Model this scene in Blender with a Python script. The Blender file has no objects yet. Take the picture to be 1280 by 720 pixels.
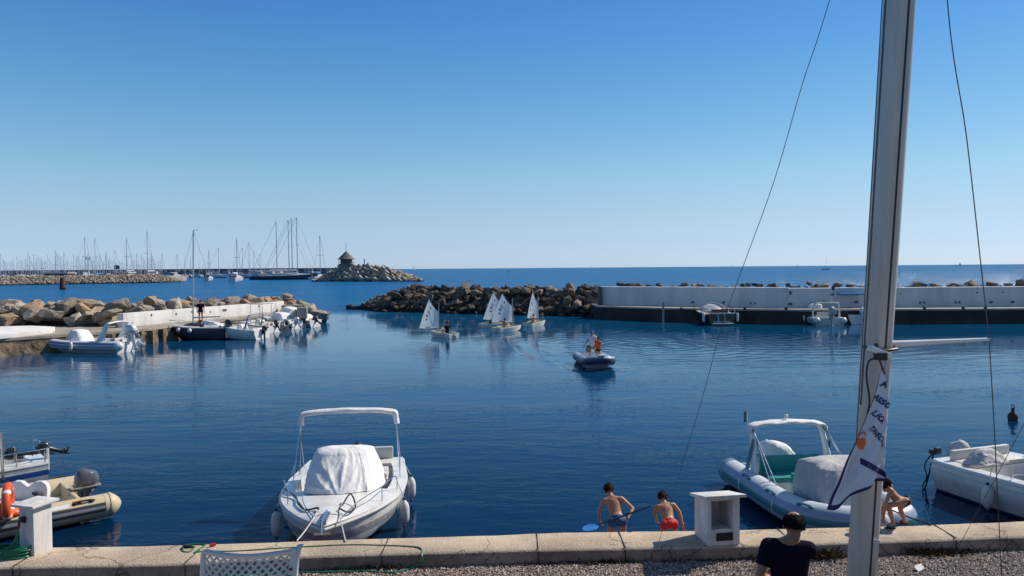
import bpy, bmesh, math, random
import numpy as np
from mathutils import Vector, Matrix, Euler, noise
random.seed(7)
R = math.radians
C = bpy.context.scene.collection
V = Vector

# ------------------------------------------------------------------ camera
CAMZ, F = 4.9, 930.0
PITCH, ROLL = math.atan(25.0 / F), R(0.45)
_f = V((0, math.cos(PITCH), -math.sin(PITCH)))
_r0 = V((1, 0, 0)); _u0 = _r0.cross(_f)
_r = _r0 * math.cos(ROLL) - _u0 * math.sin(ROLL)
_u = _u0 * math.cos(ROLL) + _r0 * math.sin(ROLL)
cam_d = bpy.data.cameras.new('camera'); cam = bpy.data.objects.new('camera', cam_d); C.objects.link(cam)
M4 = Matrix((_r, _u, -_f)).transposed().to_4x4(); M4.translation = V((0, 0, CAMZ))
cam.matrix_world = M4
cam_d.sensor_width = 36; cam_d.lens = 36 * F / 1280; cam_d.clip_start = 0.1; cam_d.clip_end = 60000
bpy.context.scene.camera = cam

def ray(px, py):
    return _f + _r * ((px - 640) / F) + _u * ((360 - py) / F)
def onz(px, py, z=0.0):            # point of the world at height z seen at a pixel of the 1280x720 photo
    d = ray(px, py); return V((0, 0, CAMZ)) + d * ((z - CAMZ) / d.z)
def ony(px, py, y):                # the same at distance y
    d = ray(px, py); return V((0, 0, CAMZ)) + d * (y / d.y)

# ------------------------------------------------------------------ materials
def _nodes(m):
    m.use_nodes = True; nt = m.node_tree; return nt, nt.nodes['Principled BSDF']
def mat(name, col, rough=0.5, metal=0.0, var=0.12, scale=6.0, bump=0.0, bscale=None, col2=None, coat=0.0, spec=0.5, trans=0.0, rnd=0.0, sss=0.0, st=None):
    m = bpy.data.materials.new(name); nt, b = _nodes(m); N = nt.nodes; L = nt.links
    tc = N.new('ShaderNodeTexCoord'); nz = N.new('ShaderNodeTexNoise')
    nz.inputs['Scale'].default_value = scale; nz.inputs['Detail'].default_value = 6; nz.inputs['Roughness'].default_value = 0.62
    if st:
        mp_s = N.new('ShaderNodeMapping'); mp_s.inputs['Scale'].default_value = st; L.new(tc.outputs['Object'], mp_s.inputs['Vector']); L.new(mp_s.outputs[0], nz.inputs['Vector'])
    else: L.new(tc.outputs['Object'], nz.inputs['Vector'])
    cr = N.new('ShaderNodeValToRGB'); cr.color_ramp.elements[0].position = 0.3; cr.color_ramp.elements[1].position = 0.7
    c2 = col2 if col2 else tuple(c * (1 - var * 2) for c in col)
    cr.color_ramp.elements[0].color = (*c2, 1); cr.color_ramp.elements[1].color = (*col, 1)
    L.new(nz.outputs['Fac'], cr.inputs['Fac'])
    out = cr.outputs['Color']
    if rnd:
        oi = N.new('ShaderNodeObjectInfo'); hs = N.new('ShaderNodeHueSaturation')
        mp = N.new('ShaderNodeMapRange'); mp.inputs['To Min'].default_value = 1 - rnd; mp.inputs['To Max'].default_value = 1 + rnd
        L.new(oi.outputs['Random'], mp.inputs['Value']); L.new(mp.outputs['Result'], hs.inputs['Value']); L.new(out, hs.inputs['Color']); out = hs.outputs['Color']
    L.new(out, b.inputs['Base Color'])
    b.inputs['Metallic'].default_value = metal
    b.inputs['Specular IOR Level'].default_value = spec
    b.inputs['Coat Weight'].default_value = coat; b.inputs['Coat Roughness'].default_value = 0.08
    b.inputs['Transmission Weight'].default_value = trans
    if sss: 
        b.inputs['Subsurface Weight'].default_value = sss; b.inputs['Subsurface Radius'].default_value = (0.02, 0.008, 0.005); b.inputs['Subsurface Scale'].default_value = 0.5
    rr = N.new('ShaderNodeMapRange'); rr.inputs['To Min'].default_value = max(0.02, rough - 0.1); rr.inputs['To Max'].default_value = min(1, rough + 0.1)
    L.new(nz.outputs['Fac'], rr.inputs['Value']); L.new(rr.outputs['Result'], b.inputs['Roughness'])
    if bump:
        n2 = N.new('ShaderNodeTexNoise'); n2.inputs['Scale'].default_value = bscale or scale * 4; n2.inputs['Detail'].default_value = 8
        L.new(tc.outputs['Object'], n2.inputs['Vector'])
        bp = N.new('ShaderNodeBump'); bp.inputs['Strength'].default_value = 1.0; bp.inputs['Distance'].default_value = bump
        L.new(n2.outputs['Fac'], bp.inputs['Height']); L.new(bp.outputs['Normal'], b.inputs['Normal'])
    return m

MT = {}
def mk(key, *a, **k): MT[key] = mat(key, *a, **k)
mk('gelcoat', (0.82, 0.81, 0.78), 0.3, var=0.05, scale=3.5, coat=0.25, col2=(0.62, 0.61, 0.57), st=(1, 1, .35))
mk('gelcoat_worn', (0.66, 0.66, 0.64), 0.45, var=0.1, scale=2.5, col2=(0.5, 0.5, 0.47))
mk('gelcoat_grey', (0.30, 0.33, 0.37), 0.35, scale=2, coat=0.2)
mk('hull_dark', (0.045, 0.05, 0.065), 0.4, scale=2)
mk('hull_black', (0.012, 0.013, 0.018), 0.3, scale=2, coat=0.3)
mk('antifoul_blue', (0.02, 0.07, 0.16), 0.6, scale=4)
mk('antifoul_green', (0.03, 0.09, 0.08), 0.6, scale=4)
mk('blue_stripe', (0.02, 0.09, 0.30), 0.35, scale=4)
mk('grey_stripe', (0.17, 0.18, 0.20), 0.45, scale=14, col2=(0.42, 0.43, 0.45))
mk('canvas_white', (0.80, 0.795, 0.78), 0.7, var=0.08, scale=3, bump=0.02, bscale=7, col2=(0.66, 0.65, 0.63))
mk('canvas_grey', (0.50, 0.495, 0.49), 0.75, var=0.1, scale=3, bump=0.035, bscale=6)
mk('canvas_blue', (0.05, 0.28, 0.55), 0.7, scale=3)
mk('cushion', (0.60, 0.58, 0.54), 0.6, var=0.05, scale=4, bump=0.003, bscale=20)
mk('cushion_teal', (0.02, 0.30, 0.28), 0.55, var=0.08, scale=4, bump=0.003, bscale=20)
mk('cushion_dark', (0.07, 0.012, 0.012), 0.5, scale=4)
mk('steel', (0.62, 0.62, 0.63), 0.25, metal=1.0, var=0.05, scale=10)
mk('alu', (0.56, 0.53, 0.49), 0.45, metal=0.35, var=0.06, scale=9, col2=(0.40, 0.37, 0.335), st=(1, 1, .12))
mk('alu_dark', (0.03, 0.03, 0.035), 0.5, var=0.05)
mk('rubber', (0.02, 0.02, 0.022), 0.6)
mk('black_plastic', (0.015, 0.015, 0.017), 0.35, coat=0.2)
mk('cowl_grey', (0.10, 0.11, 0.13), 0.25, coat=0.5, var=0.05)
mk('cowl_white', (0.7, 0.7, 0.7), 0.25, coat=0.4, var=0.03)
mk('cowl_silver', (0.33, 0.34, 0.36), 0.3, metal=0.3, coat=0.3, var=0.05)
mk('tube_cream', (0.60, 0.50, 0.32), 0.55, var=0.05, scale=2, coat=0.05)
mk('tube_grey', (0.27, 0.34, 0.47), 0.5, var=0.06, scale=2)
mk('tube_blue', (0.16, 0.25, 0.42), 0.5, var=0.06, scale=2)
mk('tube_white', (0.62, 0.64, 0.67), 0.5, var=0.06, scale=2)
mk('teal_panel', (0.02, 0.19, 0.23), 0.45, var=0.06, scale=3)
mk('navy_panel', (0.015, 0.03, 0.07), 0.45, scale=3)
mk('tube_stripe_dark', (0.025, 0.03, 0.04), 0.55)
mk('tube_stripe_grey', (0.25, 0.28, 0.32), 0.55)
mk('patch_orange', (0.75, 0.2, 0.05), 0.5)
mk('plate_white', (0.8, 0.8, 0.8), 0.5)
mk('lifebuoy_orange', (0.75, 0.10, 0.02), 0.45, var=0.08, scale=4)
mk('fender', (0.74, 0.73, 0.70), 0.4, var=0.08, scale=8, col2=(0.55, 0.54, 0.5))
mk('rope_white', (0.6, 0.58, 0.54), 0.8, scale=40)
mk('rope_black', (0.02, 0.02, 0.022), 0.8, scale=40)
mk('wire', (0.11, 0.11, 0.115), 0.4, metal=0.6)
mk('hose_green', (0.012, 0.20, 0.09), 0.4, scale=10, var=0.15)
mk('brass', (0.25, 0.16, 0.07), 0.4, metal=0.9)
mk('red_plastic', (0.5, 0.03, 0.02), 0.4)
mk('stucco', (0.74, 0.73, 0.71), 0.85, var=0.1, scale=6, bump=0.004, bscale=60, col2=(0.50, 0.48, 0.44), st=(1.2, 1.2, .3))
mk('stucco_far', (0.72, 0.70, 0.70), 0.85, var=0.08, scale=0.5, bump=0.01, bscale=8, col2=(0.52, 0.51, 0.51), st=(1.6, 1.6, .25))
mk('white_wall', (0.80, 0.79, 0.77), 0.8, var=0.08, scale=1.2, bump=0.01, bscale=9, col2=(0.58, 0.56, 0.52), st=(1, 1, .3))
mk('concrete_light', (0.42, 0.37, 0.31), 0.9, var=0.2, scale=0.9, bump=0.02, bscale=12)
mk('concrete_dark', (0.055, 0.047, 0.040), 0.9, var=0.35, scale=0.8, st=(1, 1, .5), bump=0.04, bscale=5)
mk('pier_face', (0.30, 0.22, 0.13), 0.9, scale=1.1, bump=0.25, bscale=1.6, col2=(0.035, 0.026, 0.018))  # dark noise patches painted in for the shade of recesses in the rough stone
mk('gravel_base', (0.17, 0.14, 0.12), 0.95, scale=25, bump=0.03, bscale=60, col2=(0.08, 0.065, 0.055))
mk('plastic_chair', (0.62, 0.59, 0.54), 0.5, var=0.06, scale=6)
mk('sail', (0.88, 0.88, 0.86), 0.7, var=0.04, scale=1.5, bump=0.01, bscale=1.5)
def add_transl(key, f):
    nt, b = MT[key].node_tree, MT[key].node_tree.nodes['Principled BSDF']; N = nt.nodes; t_ = N.new('ShaderNodeBsdfTranslucent'); m_ = N.new('ShaderNodeMixShader'); m_.inputs[0].default_value = f; t_.inputs['Color'].default_value = (.95, .95, .93, 1)
    nt.links.new(b.outputs[0], m_.inputs[1]); nt.links.new(t_.outputs[0], m_.inputs[2]); nt.links.new(m_.outputs[0], N['Material Output'].inputs[0])
add_transl('sail', .6)
mk('ink', (0.03, 0.03, 0.04), 0.6)
mk('optimist_hull', (0.70, 0.69, 0.62), 0.45, scale=4)
mk('optimist_inside', (0.55, 0.55, 0.30), 0.5, scale=4)
mk('skin_child', (0.46, 0.225, 0.135), 0.55, var=0.06, scale=9, sss=0.06, col2=(0.40, 0.18, 0.10))
mk('skin_man', (0.36, 0.17, 0.11), 0.5, var=0.08, scale=9, sss=0.06)
mk('hair_brown', (0.055, 0.027, 0.014), 0.75, scale=60, bump=0.008, bscale=90, spec=0.15)
mk('hair_black', (0.012, 0.009, 0.009), 0.75, scale=60, bump=0.008, bscale=90, spec=0.15)
mk('shirt_navy', (0.008, 0.009, 0.022), 0.9, scale=4, bump=0.01, bscale=9, spec=0.08)
mk('shirt_white', (0.7, 0.7, 0.72), 0.8, scale=4)
mk('shorts_navy', (0.012, 0.014, 0.03), 0.8)
mk('shorts_red', (0.62, 0.02, 0.015), 0.7, scale=10)
mk('shorts_blue', (0.03, 0.13, 0.42), 0.7, scale=26, col2=(0.01, 0.015, 0.04))
mk('vest_orange', (0.7, 0.10, 0.02), 0.7)
mk('cap_blue', (0.02, 0.09, 0.35), 0.7)
mk('cap_red', (0.5, 0.02, 0.05), 0.7)
mk('eye_white', (0.8, 0.8, 0.8), 0.3)
mk('net_blue', (0.02, 0.22, 0.62), 0.6)
mk('wood_brown', (0.10, 0.03, 0.02), 0.6, scale=6)
mk('slate', (0.13, 0.11, 0.10), 0.7, scale=1.2, bump=0.03, bscale=4)
mk('hut_wall', (0.22, 0.19, 0.16), 0.85, scale=1.0)
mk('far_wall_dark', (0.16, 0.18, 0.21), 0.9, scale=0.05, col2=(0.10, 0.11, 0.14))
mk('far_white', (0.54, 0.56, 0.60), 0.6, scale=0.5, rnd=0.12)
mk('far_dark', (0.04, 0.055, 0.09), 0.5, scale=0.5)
mk('far_mast', (0.48, 0.52, 0.58), 0.6, metal=0.0, scale=0.5, rnd=0.35)  # distance haze put into the colour: mast paler and bluer
mk('far_mast_dark', (0.22, 0.25, 0.30), 0.5, metal=0.0, scale=0.5, rnd=0.35)  # dark mast, lightened and blued the same way to paint in haze
mk('rust', (0.10, 0.03, 0.02), 0.8, scale=3)
mk('flag_white', (0.60, 0.61, 0.67), 0.8, var=0.05, scale=3, bump=0.006, bscale=9)
mk('flag_navy', (0.025, 0.02, 0.10), 0.8)
mk('flag_orange', (0.8, 0.16, 0.04), 0.8)
mk('weed', (0.12, 0.11, 0.03), 0.9, scale=8, col2=(0.05, 0.045, 0.015))
mk('weed_dead', (0.10, 0.055, 0.03), 0.9, scale=8)
mk('paper', (0.8, 0.8, 0.78), 0.8)
mk('terrace', (0.35, 0.30, 0.25), 0.9, scale=2)
mk('socket_brown', (0.12, 0.05, 0.025), 0.6)
mk('water_line_growth', (0.02, 0.022, 0.016), 0.8)
mk('block_concrete', (0.40, 0.36, 0.31), 0.9, scale=0.3, bump=0.1, bscale=1, rnd=0.3, col2=(0.24, 0.21, 0.18))

def rock_mat(name, cols, rnd, wet_z):
    m = bpy.data.materials.new(name); nt, b = _nodes(m); N = nt.nodes; L = nt.links
    oi = N.new('ShaderNodeObjectInfo'); geo = N.new('ShaderNodeNewGeometry'); tc = N.new('ShaderNodeTexCoord')
    cr = N.new('ShaderNodeValToRGB'); cr.color_ramp.interpolation = 'LINEAR'
    els = cr.color_ramp.elements
    while len(els) < len(cols): els.new(0.5)
    for i, c in enumerate(cols): els[i].position = i / (len(cols) - 1); els[i].color = (*c, 1)
    nz = N.new('ShaderNodeTexNoise'); nz.inputs['Scale'].default_value = 0.9; nz.inputs['Detail'].default_value = 5
    L.new(geo.outputs['Position'], nz.inputs['Vector'])
    ad = N.new('ShaderNodeMath'); ad.operation = 'MULTIPLY_ADD'; ad.inputs[1].default_value = 0.55; 
    L.new(nz.outputs['Fac'], ad.inputs[0]); 
    sb = N.new('ShaderNodeMath'); sb.operation = 'MULTIPLY_ADD'; sb.inputs[1].default_value = 0.9; sb.inputs[2].default_value = -0.24
    L.new(oi.outputs['Random'], sb.inputs[0]); L.new(sb.outputs[0], ad.inputs[2]); L.new(ad.outputs[0], cr.inputs['Fac'])
    # fine speckle
    n2 = N.new('ShaderNodeTexNoise'); n2.inputs['Scale'].default_value = 5; n2.inputs['Detail'].default_value = 9; n2.inputs['Roughness'].default_value = 0.7
    L.new(geo.outputs['Position'], n2.inputs['Vector'])
    mr = N.new('ShaderNodeMapRange'); mr.inputs['From Min'].default_value = 0.3; mr.inputs['From Max'].default_value = 0.7; mr.inputs['To Min'].default_value = 0.55; mr.inputs['To Max'].default_value = 1.2
    L.new(n2.outputs['Fac'], mr.inputs['Value'])
    mx = N.new('ShaderNodeMix'); mx.data_type = 'RGBA'; mx.blend_type = 'MULTIPLY'; mx.inputs['Factor'].default_value = 1
    L.new(cr.outputs['Color'], mx.inputs['A']); L.new(mr.outputs['Result'], mx.inputs['B'])
    # wet, weedy foot
    sx = N.new('ShaderNodeSeparateXYZ'); L.new(geo.outputs['Position'], sx.inputs[0])
    m3 = N.new('ShaderNodeMapRange'); m3.inputs['From Min'].default_value = wet_z * 0.4; m3.inputs['From Max'].default_value = wet_z; m3.inputs['To Min'].default_value = 0.13; m3.inputs['To Max'].default_value = 1
    L.new(sx.outputs['Z'], m3.inputs['Value'])
    m4 = N.new('ShaderNodeMix'); m4.data_type = 'RGBA'; m4.blend_type = 'MULTIPLY'; m4.inputs['Factor'].default_value = 1
    L.new(mx.outputs['Result'], m4.inputs['A']); L.new(m3.outputs['Result'], m4.inputs['B']); L.new(m4.outputs['Result'], b.inputs['Base Color'])
    b.inputs['Roughness'].default_value = 0.85
    bp = N.new('ShaderNodeBump'); bp.inputs['Distance'].default_value = 0.12; bp.inputs['Strength'].default_value = 0.9
    L.new(n2.outputs['Fac'], bp.inputs['Height']); L.new(bp.outputs['Normal'], b.inputs['Normal'])
    MT[name] = m
rock_mat('rock_tan', [(0.17, 0.145, 0.125), (0.42, 0.36, 0.28), (0.46, 0.29, 0.16), (0.54, 0.49, 0.40)], 0.3, 0.5)
rock_mat('rock_dark', [(0.035, 0.03, 0.028), (0.085, 0.066, 0.052), (0.19, 0.12, 0.07), (0.27, 0.22, 0.17)], 0.3, 0.9)
rock_mat('rock_far', [(0.16, 0.14, 0.12), (0.36, 0.30, 0.23), (0.30, 0.25, 0.2), (0.44, 0.38, 0.31)], 0.3, 0.8)

# quay concrete: warm, gritty, stained, cast in sections
def quay_mat(name, base, dark, gscale=1.0):
    m = bpy.data.materials.new(name); nt, b = _nodes(m); N = nt.nodes; L = nt.links
    geo = N.new('ShaderNodeNewGeometry')
    big = N.new('ShaderNodeTexNoise'); big.inputs['Scale'].default_value = 0.9 * gscale; big.inputs['Detail'].default_value = 8; big.inputs['Roughness'].default_value = 0.65
    fine = N.new('ShaderNodeTexNoise'); fine.inputs['Scale'].default_value = 45 * gscale; fine.inputs['Detail'].default_value = 4
    vor = N.new('ShaderNodeTexVoronoi'); vor.inputs['Scale'].default_value = 70 * gscale
    for n in (big, fine, vor): L.new(geo.outputs['Position'], n.inputs['Vector'])
    cr = N.new('ShaderNodeValToRGB'); cr.color_ramp.elements[0].position = 0.36; cr.color_ramp.elements[1].position = 0.62
    cr.color_ramp.elements[0].color = (*dark, 1); cr.color_ramp.elements[1].color = (*base, 1); L.new(big.outputs['Fac'], cr.inputs['Fac'])
    mr = N.new('ShaderNodeMapRange'); mr.inputs['From Min'].default_value = 0.25; mr.inputs['From Max'].default_value = 0.75; mr.inputs['To Min'].default_value = 0.6; mr.inputs['To Max'].default_value = 1.25
    L.new(fine.outputs['Fac'], mr.inputs['Value'])
    mx = N.new('ShaderNodeMix'); mx.data_type = 'RGBA'; mx.blend_type = 'MULTIPLY'; mx.inputs['Factor'].default_value = 0.85
    L.new(cr.outputs['Color'], mx.inputs['A']); L.new(mr.outputs['Result'], mx.inputs['B'])
    # cracks
    dn = N.new('ShaderNodeTexNoise'); dn.inputs['Scale'].default_value = 2.5; dn.inputs['Detail'].default_value = 5; L.new(geo.outputs['Position'], dn.inputs['Vector'])
    vm = N.new('ShaderNodeVectorMath'); vm.operation = 'MULTIPLY_ADD'; vm.inputs[1].default_value = (0.8, 0.8, 0.8); L.new(dn.outputs['Color'], vm.inputs[0]); L.new(geo.outputs['Position'], vm.inputs[2])
    v2 = N.new('ShaderNodeTexVoronoi'); v2.feature = 'DISTANCE_TO_EDGE'; v2.inputs['Scale'].default_value = 0.55; L.new(vm.outputs[0], v2.inputs['Vector'])
    m2 = N.new('ShaderNodeMapRange'); m2.inputs['From Min'].default_value = 0.0; m2.inputs['From Max'].default_value = 0.012; m2.inputs['To Min'].default_value = 0.3; m2.inputs['To Max'].default_value = 1
    L.new(v2.outputs['Distance'], m2.inputs['Value'])
    m5 = N.new('ShaderNodeMix'); m5.data_type = 'RGBA'; m5.blend_type = 'MULTIPLY'; m5.inputs['Factor'].default_value = 0.9
    L.new(mx.outputs['Result'], m5.inputs['A']); L.new(m2.outputs['Result'], m5.inputs['B']); L.new(m5.outputs['Result'], b.inputs['Base Color'])
    b.inputs['Roughness'].default_value = 0.92
    bp = N.new('ShaderNodeBump'); bp.inputs['Distance'].default_value = 0.012
    L.new(fine.outputs['Fac'], bp.inputs['Height'])
    bp2 = N.new('ShaderNodeBump'); bp2.inputs['Distance'].default_value = 0.03; L.new(big.outputs['Fac'], bp2.inputs['Height']); L.new(bp.outputs['Normal'], bp2.inputs['Normal'])
    L.new(bp2.outputs['Normal'], b.inputs['Normal'])
    MT[name] = m
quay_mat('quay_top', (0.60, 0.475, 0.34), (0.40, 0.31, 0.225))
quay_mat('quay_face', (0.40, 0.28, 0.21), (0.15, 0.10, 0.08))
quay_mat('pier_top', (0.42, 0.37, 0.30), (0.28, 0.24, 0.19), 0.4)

# ------------------------------------------------------------------ mesh builder
class G:
    def __init__(s): s.v = []; s.f = []; s.m = []
    def add(s, vs, fs, mi=0, T=None):
        n = len(s.v)
        s.v += [tuple(T @ V(p)) if T is not None else tuple(p) for p in vs]
        s.f += [tuple(i + n for i in q) for q in fs]; s.m += [mi] * len(fs); return s
    def box(s, c, d, mi=0, rz=0.0, T=None, taper=1.0, bev=0.0):
        x, y, z = d[0] / 2, d[1] / 2, d[2] / 2
        vs = [(a * x * (taper if k > 0 else 1), b * y * (taper if k > 0 else 1), k * z) for k in (-1, 1) for a, b in ((-1, -1), (1, -1), (1, 1), (-1, 1))]
        m = Matrix.Translation(V(c)) @ Matrix.Rotation(rz, 4, 'Z')
        if T is not None: m = T @ m
        return s.add(vs, [(3, 2, 1, 0), (4, 5, 6, 7), (0, 1, 5, 4), (1, 2, 6, 5), (2, 3, 7, 6), (3, 0, 4, 7)], mi, m)
    def rings(s, rs, mi=0, closed=True, cap=True, T=None, mfun=None):
        n = len(rs[0]); vs = [p for r in rs for p in r]; fs = []; ms = []
        for i in range(len(rs) - 1):
            for j in range(n if closed else n - 1):
                k = (j + 1) % n
                fs.append((i * n + j, i * n + k, (i + 1) * n + k, (i + 1) * n + j)); ms.append(mfun(i, j) if mfun else mi)
        if cap and closed:
            fs.append(tuple(reversed(range(n)))); ms.append(mi); fs.append(tuple((len(rs) - 1) * n + j for j in range(n))); ms.append(mi)
        b = len(s.m); s.add(vs, fs, mi, T); s.m[b:] = ms; return s
    def tube(s, pts, r, n=8, mi=0, cap=True, closed=False, T=None, mfun=None, up=None):
        pts = [V(p) for p in pts]; N = len(pts); rs = r if isinstance(r, (list, tuple)) else [r] * N
        rings = []; prev = None
        for i, p in enumerate(pts):
            if closed: t = pts[(i + 1) % N] - pts[i - 1]
            else: t = pts[min(i + 1, N - 1)] - pts[max(i - 1, 0)]
            t = t.normalized() if t.length > 1e-9 else V((0, 0, 1))
            if prev is None:
                a = V(up) if up else (V((0, 0, 1)) if abs(t.z) < 0.9 else V((1, 0, 0)))
            else: a = prev
            a = (a - t * a.dot(t)); a = a.normalized() if a.length > 1e-6 else t.orthogonal().normalized()
            if up: pass
            prev = V(up) if up else a
            b = t.cross(a)
            rings.append([p + (a * math.cos(q) + b * math.sin(q)) * rs[i] for q in [2 * math.pi * j / n for j in range(n)]])
        if closed: rings.append(rings[0])
        return s.rings(rings, mi, True, cap and not closed, T, mfun)
    def ell(s, c, r, mi=0, nu=14, nv=9, T=None, rot=None):
        vs = []; fs = []
        Rm = rot if rot is not None else Matrix.Identity(3)
        for i in range(nv + 1):
            th = math.pi * i / nv
            for j in range(nu):
                ph = 2 * math.pi * j / nu
                vs.append(V(c) + Rm @ V((r[0] * math.sin(th) * math.cos(ph), r[1] * math.sin(th) * math.sin(ph), r[2] * math.cos(th))))
        for i in range(nv):
            for j in range(nu):
                k = (j + 1) % nu; fs.append((i * nu + j, (i + 1) * nu + j, (i + 1) * nu + k, i * nu + k))
        return s.add(vs, fs, mi, T)
    def cap_(s, a, b, ra, rb, n=12):    # tapered capsule (for bodies)
        a, b = V(a), V(b); d = (b - a); L = d.length; t = d.normalized() if L > 1e-6 else V((0, 0, 1))
        pts = []; rr = []
        for q in (80, 50, 25): pts.append(a - t * ra * math.sin(R(q))); rr.append(ra * math.cos(R(q)))
        for k in range(5): pts.append(a + d * (k / 4)); rr.append(ra + (rb - ra) * k / 4)
        for q in (25, 50, 80): pts.append(b + t * rb * math.sin(R(q))); rr.append(rb * math.cos(R(q)))
        return s.tube(pts, rr, n)
    def grid(s, fn, nu, nv, mi=0, mfun=None, T=None):
        vs = [fn(i / nu, j / nv) for i in range(nu + 1) for j in range(nv + 1)]; fs = []; ms = []
        for i in range(nu):
            for j in range(nv):
                a = i * (nv + 1) + j; fs.append((a, a + nv + 1, a + nv + 2, a + 1)); ms.append(mfun(i / nu, j / nv) if mfun else mi)
        b = len(s.m); s.add(vs, fs, mi, T); s.m[b:] = ms; return s
    def poly(s, pts, mi=0, T=None): return s.add(pts, [tuple(range(len(pts)))], mi, T)
    def mesh(s, name, mats, sharp=38, bevel=0.0):
        me = bpy.data.meshes.new(name); me.from_pydata(s.v, [], s.f)
        for m in (mats if isinstance(mats, (list, tuple)) else [mats]): me.materials.append(MT[m] if isinstance(m, str) else m)
        me.polygons.foreach_set('material_index', s.m)
        bm = bmesh.new(); bm.from_mesh(me)
        bmesh.ops.remove_doubles(bm, verts=bm.verts, dist=1e-5)
        if bevel: bmesh.ops.bevel(bm, geom=[e for e in bm.edges if len(e.link_faces) == 2 and e.calc_face_angle(0) > R(30)], offset=bevel, segments=2, affect='EDGES', profile=0.6, clamp_overlap=True)
        bmesh.ops.recalc_face_normals(bm, faces=bm.faces); bm.to_mesh(me); bm.free()
        me.polygons.foreach_set('use_smooth', [True] * len(me.polygons)); me.set_sharp_from_angle(angle=R(sharp)); me.update(); return me
    def build(s, name, mats, parent=None, sharp=38, bevel=0.0, loc=None, rz=None):
        o = bpy.data.objects.new(name, s.mesh(name, mats, sharp, bevel)); C.objects.link(o); o.parent = parent
        if loc is not None: o.location = loc
        if rz is not None: o.rotation_euler.z = rz
        return o

def tag(o, label=None, cat=None, group=None, kind=None):
    for k, v in (('label', label), ('category', cat), ('group', group), ('kind', kind)):
        if v: o[k] = v
    return o
def thing(name, label, cat, loc=(0, 0, 0), rz=0.0, group=None, s=1.0):
    o = bpy.data.objects.new(name, None); C.objects.link(o); o.location = loc; o.rotation_euler = (0, 0, rz); o.scale = (s, s, s)
    o.empty_display_size = 0.1
    return tag(o, label, cat, group)
def struct(o): o['kind'] = 'structure'; return o
def kids(o): return [c for c in bpy.data.objects if c.parent == o]
def copy_tree(o, parent=None):
    c = o.copy(); C.objects.link(c); c.parent = parent
    for ch in kids(o): copy_tree(ch, c)
    return c
def lerp(a, b, t): return a + (b - a) * t
def catmull(pts, n=6):
    pts = [V(p) for p in pts]; out = []
    for i in range(len(pts) - 1):
        p0, p1, p2, p3 = pts[max(i - 1, 0)], pts[i], pts[i + 1], pts[min(i + 2, len(pts) - 1)]
        for k in range(n):
            t = k / n
            out.append(0.5 * ((2 * p1) + (p2 - p0) * t + (2 * p0 - 5 * p1 + 4 * p2 - p3) * t * t + (3 * p1 - p0 - 3 * p2 + p3) * t ** 3))
    out.append(pts[-1]); return out
def sag(a, b, s, n=10):
    a, b = V(a), V(b); return [a.lerp(b, k / n) - V((0, 0, s * 4 * (k / n) * (1 - k / n))) for k in range(n + 1)]
def text_mesh(txt, size=1.0, bold=0.0):
    cu = bpy.data.curves.new('t', 'FONT'); cu.body = txt; cu.size = size; cu.offset = bold; cu.resolution_u = 3
    ob = bpy.data.objects.new('t', cu); C.objects.link(ob); dg = bpy.context.evaluated_depsgraph_get(); dg.update()
    me = bpy.data.meshes.new_from_object(ob.evaluated_get(dg)); vs = [tuple(v.co) for v in me.vertices]; fs = [tuple(p.vertices) for p in me.polygons]
    bpy.data.objects.remove(ob); bpy.data.meshes.remove(me); bpy.data.curves.remove(cu); return vs, fs
def remeshed(g, voxel, smooth=3, cuts=(), name='body'):
    me = bpy.data.meshes.new(name); me.from_pydata(g.v, [], g.f)
    bm = bmesh.new(); bm.from_mesh(me); bmesh.ops.recalc_face_normals(bm, faces=bm.faces); bm.to_mesh(me); bm.free()
    ob = bpy.data.objects.new('tmp', me); C.objects.link(ob)
    m = ob.modifiers.new('r', 'REMESH'); m.mode = 'VOXEL'; m.voxel_size = voxel
    m = ob.modifiers.new('s', 'SMOOTH'); m.factor = 0.5; m.iterations = smooth
    dg = bpy.context.evaluated_depsgraph_get(); dg.update(); out = bpy.data.meshes.new_from_object(ob.evaluated_get(dg))
    bpy.data.objects.remove(ob); bpy.data.meshes.remove(me)
    if cuts:
        bm = bmesh.new(); bm.from_mesh(out)
        for co, no in cuts:
            bmesh.ops.bisect_plane(bm, geom=bm.verts[:] + bm.edges[:] + bm.faces[:], plane_co=V(co), plane_no=V(no), clear_outer=True)
        bm.to_mesh(out); bm.free()
    out.polygons.foreach_set('use_smooth', [True] * len(out.polygons)); return out
def mesh_obj(name, me, mats, parent=None):
    me.materials.clear()
    for m in mats: me.materials.append(MT[m])
    me.name = name; o = bpy.data.objects.new(name, me); C.objects.link(o); o.parent = parent; return o
SKY_AIR, SKY_DUST, SKY_OZ, SKY_STR = 1.0, 0.3, 2.0, 0.165
SKY_RAMP = [(0.0, (0.475, 0.67, 1.14)), (0.012, (0.46, 0.62, 1.06)), (0.03, (0.44, 0.575, 0.93)), (0.0645, (0.488, 0.574, 0.762)), (0.118, (0.49, 0.64, 0.716)), (0.195, (0.40, 0.62, 0.739)), (0.27, (0.293, 0.58, 0.78)), (0.334, (0.25, 0.535, 0.80)), (0.5, (0.30, 0.50, 0.68)), (1.0, (0.66, 0.70, 0.72))]
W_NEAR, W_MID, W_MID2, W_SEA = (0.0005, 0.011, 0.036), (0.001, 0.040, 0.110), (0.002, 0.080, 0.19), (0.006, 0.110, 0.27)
_p = onz(748, 462, 0); PB = (_p.x, _p.y + .5)
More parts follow.
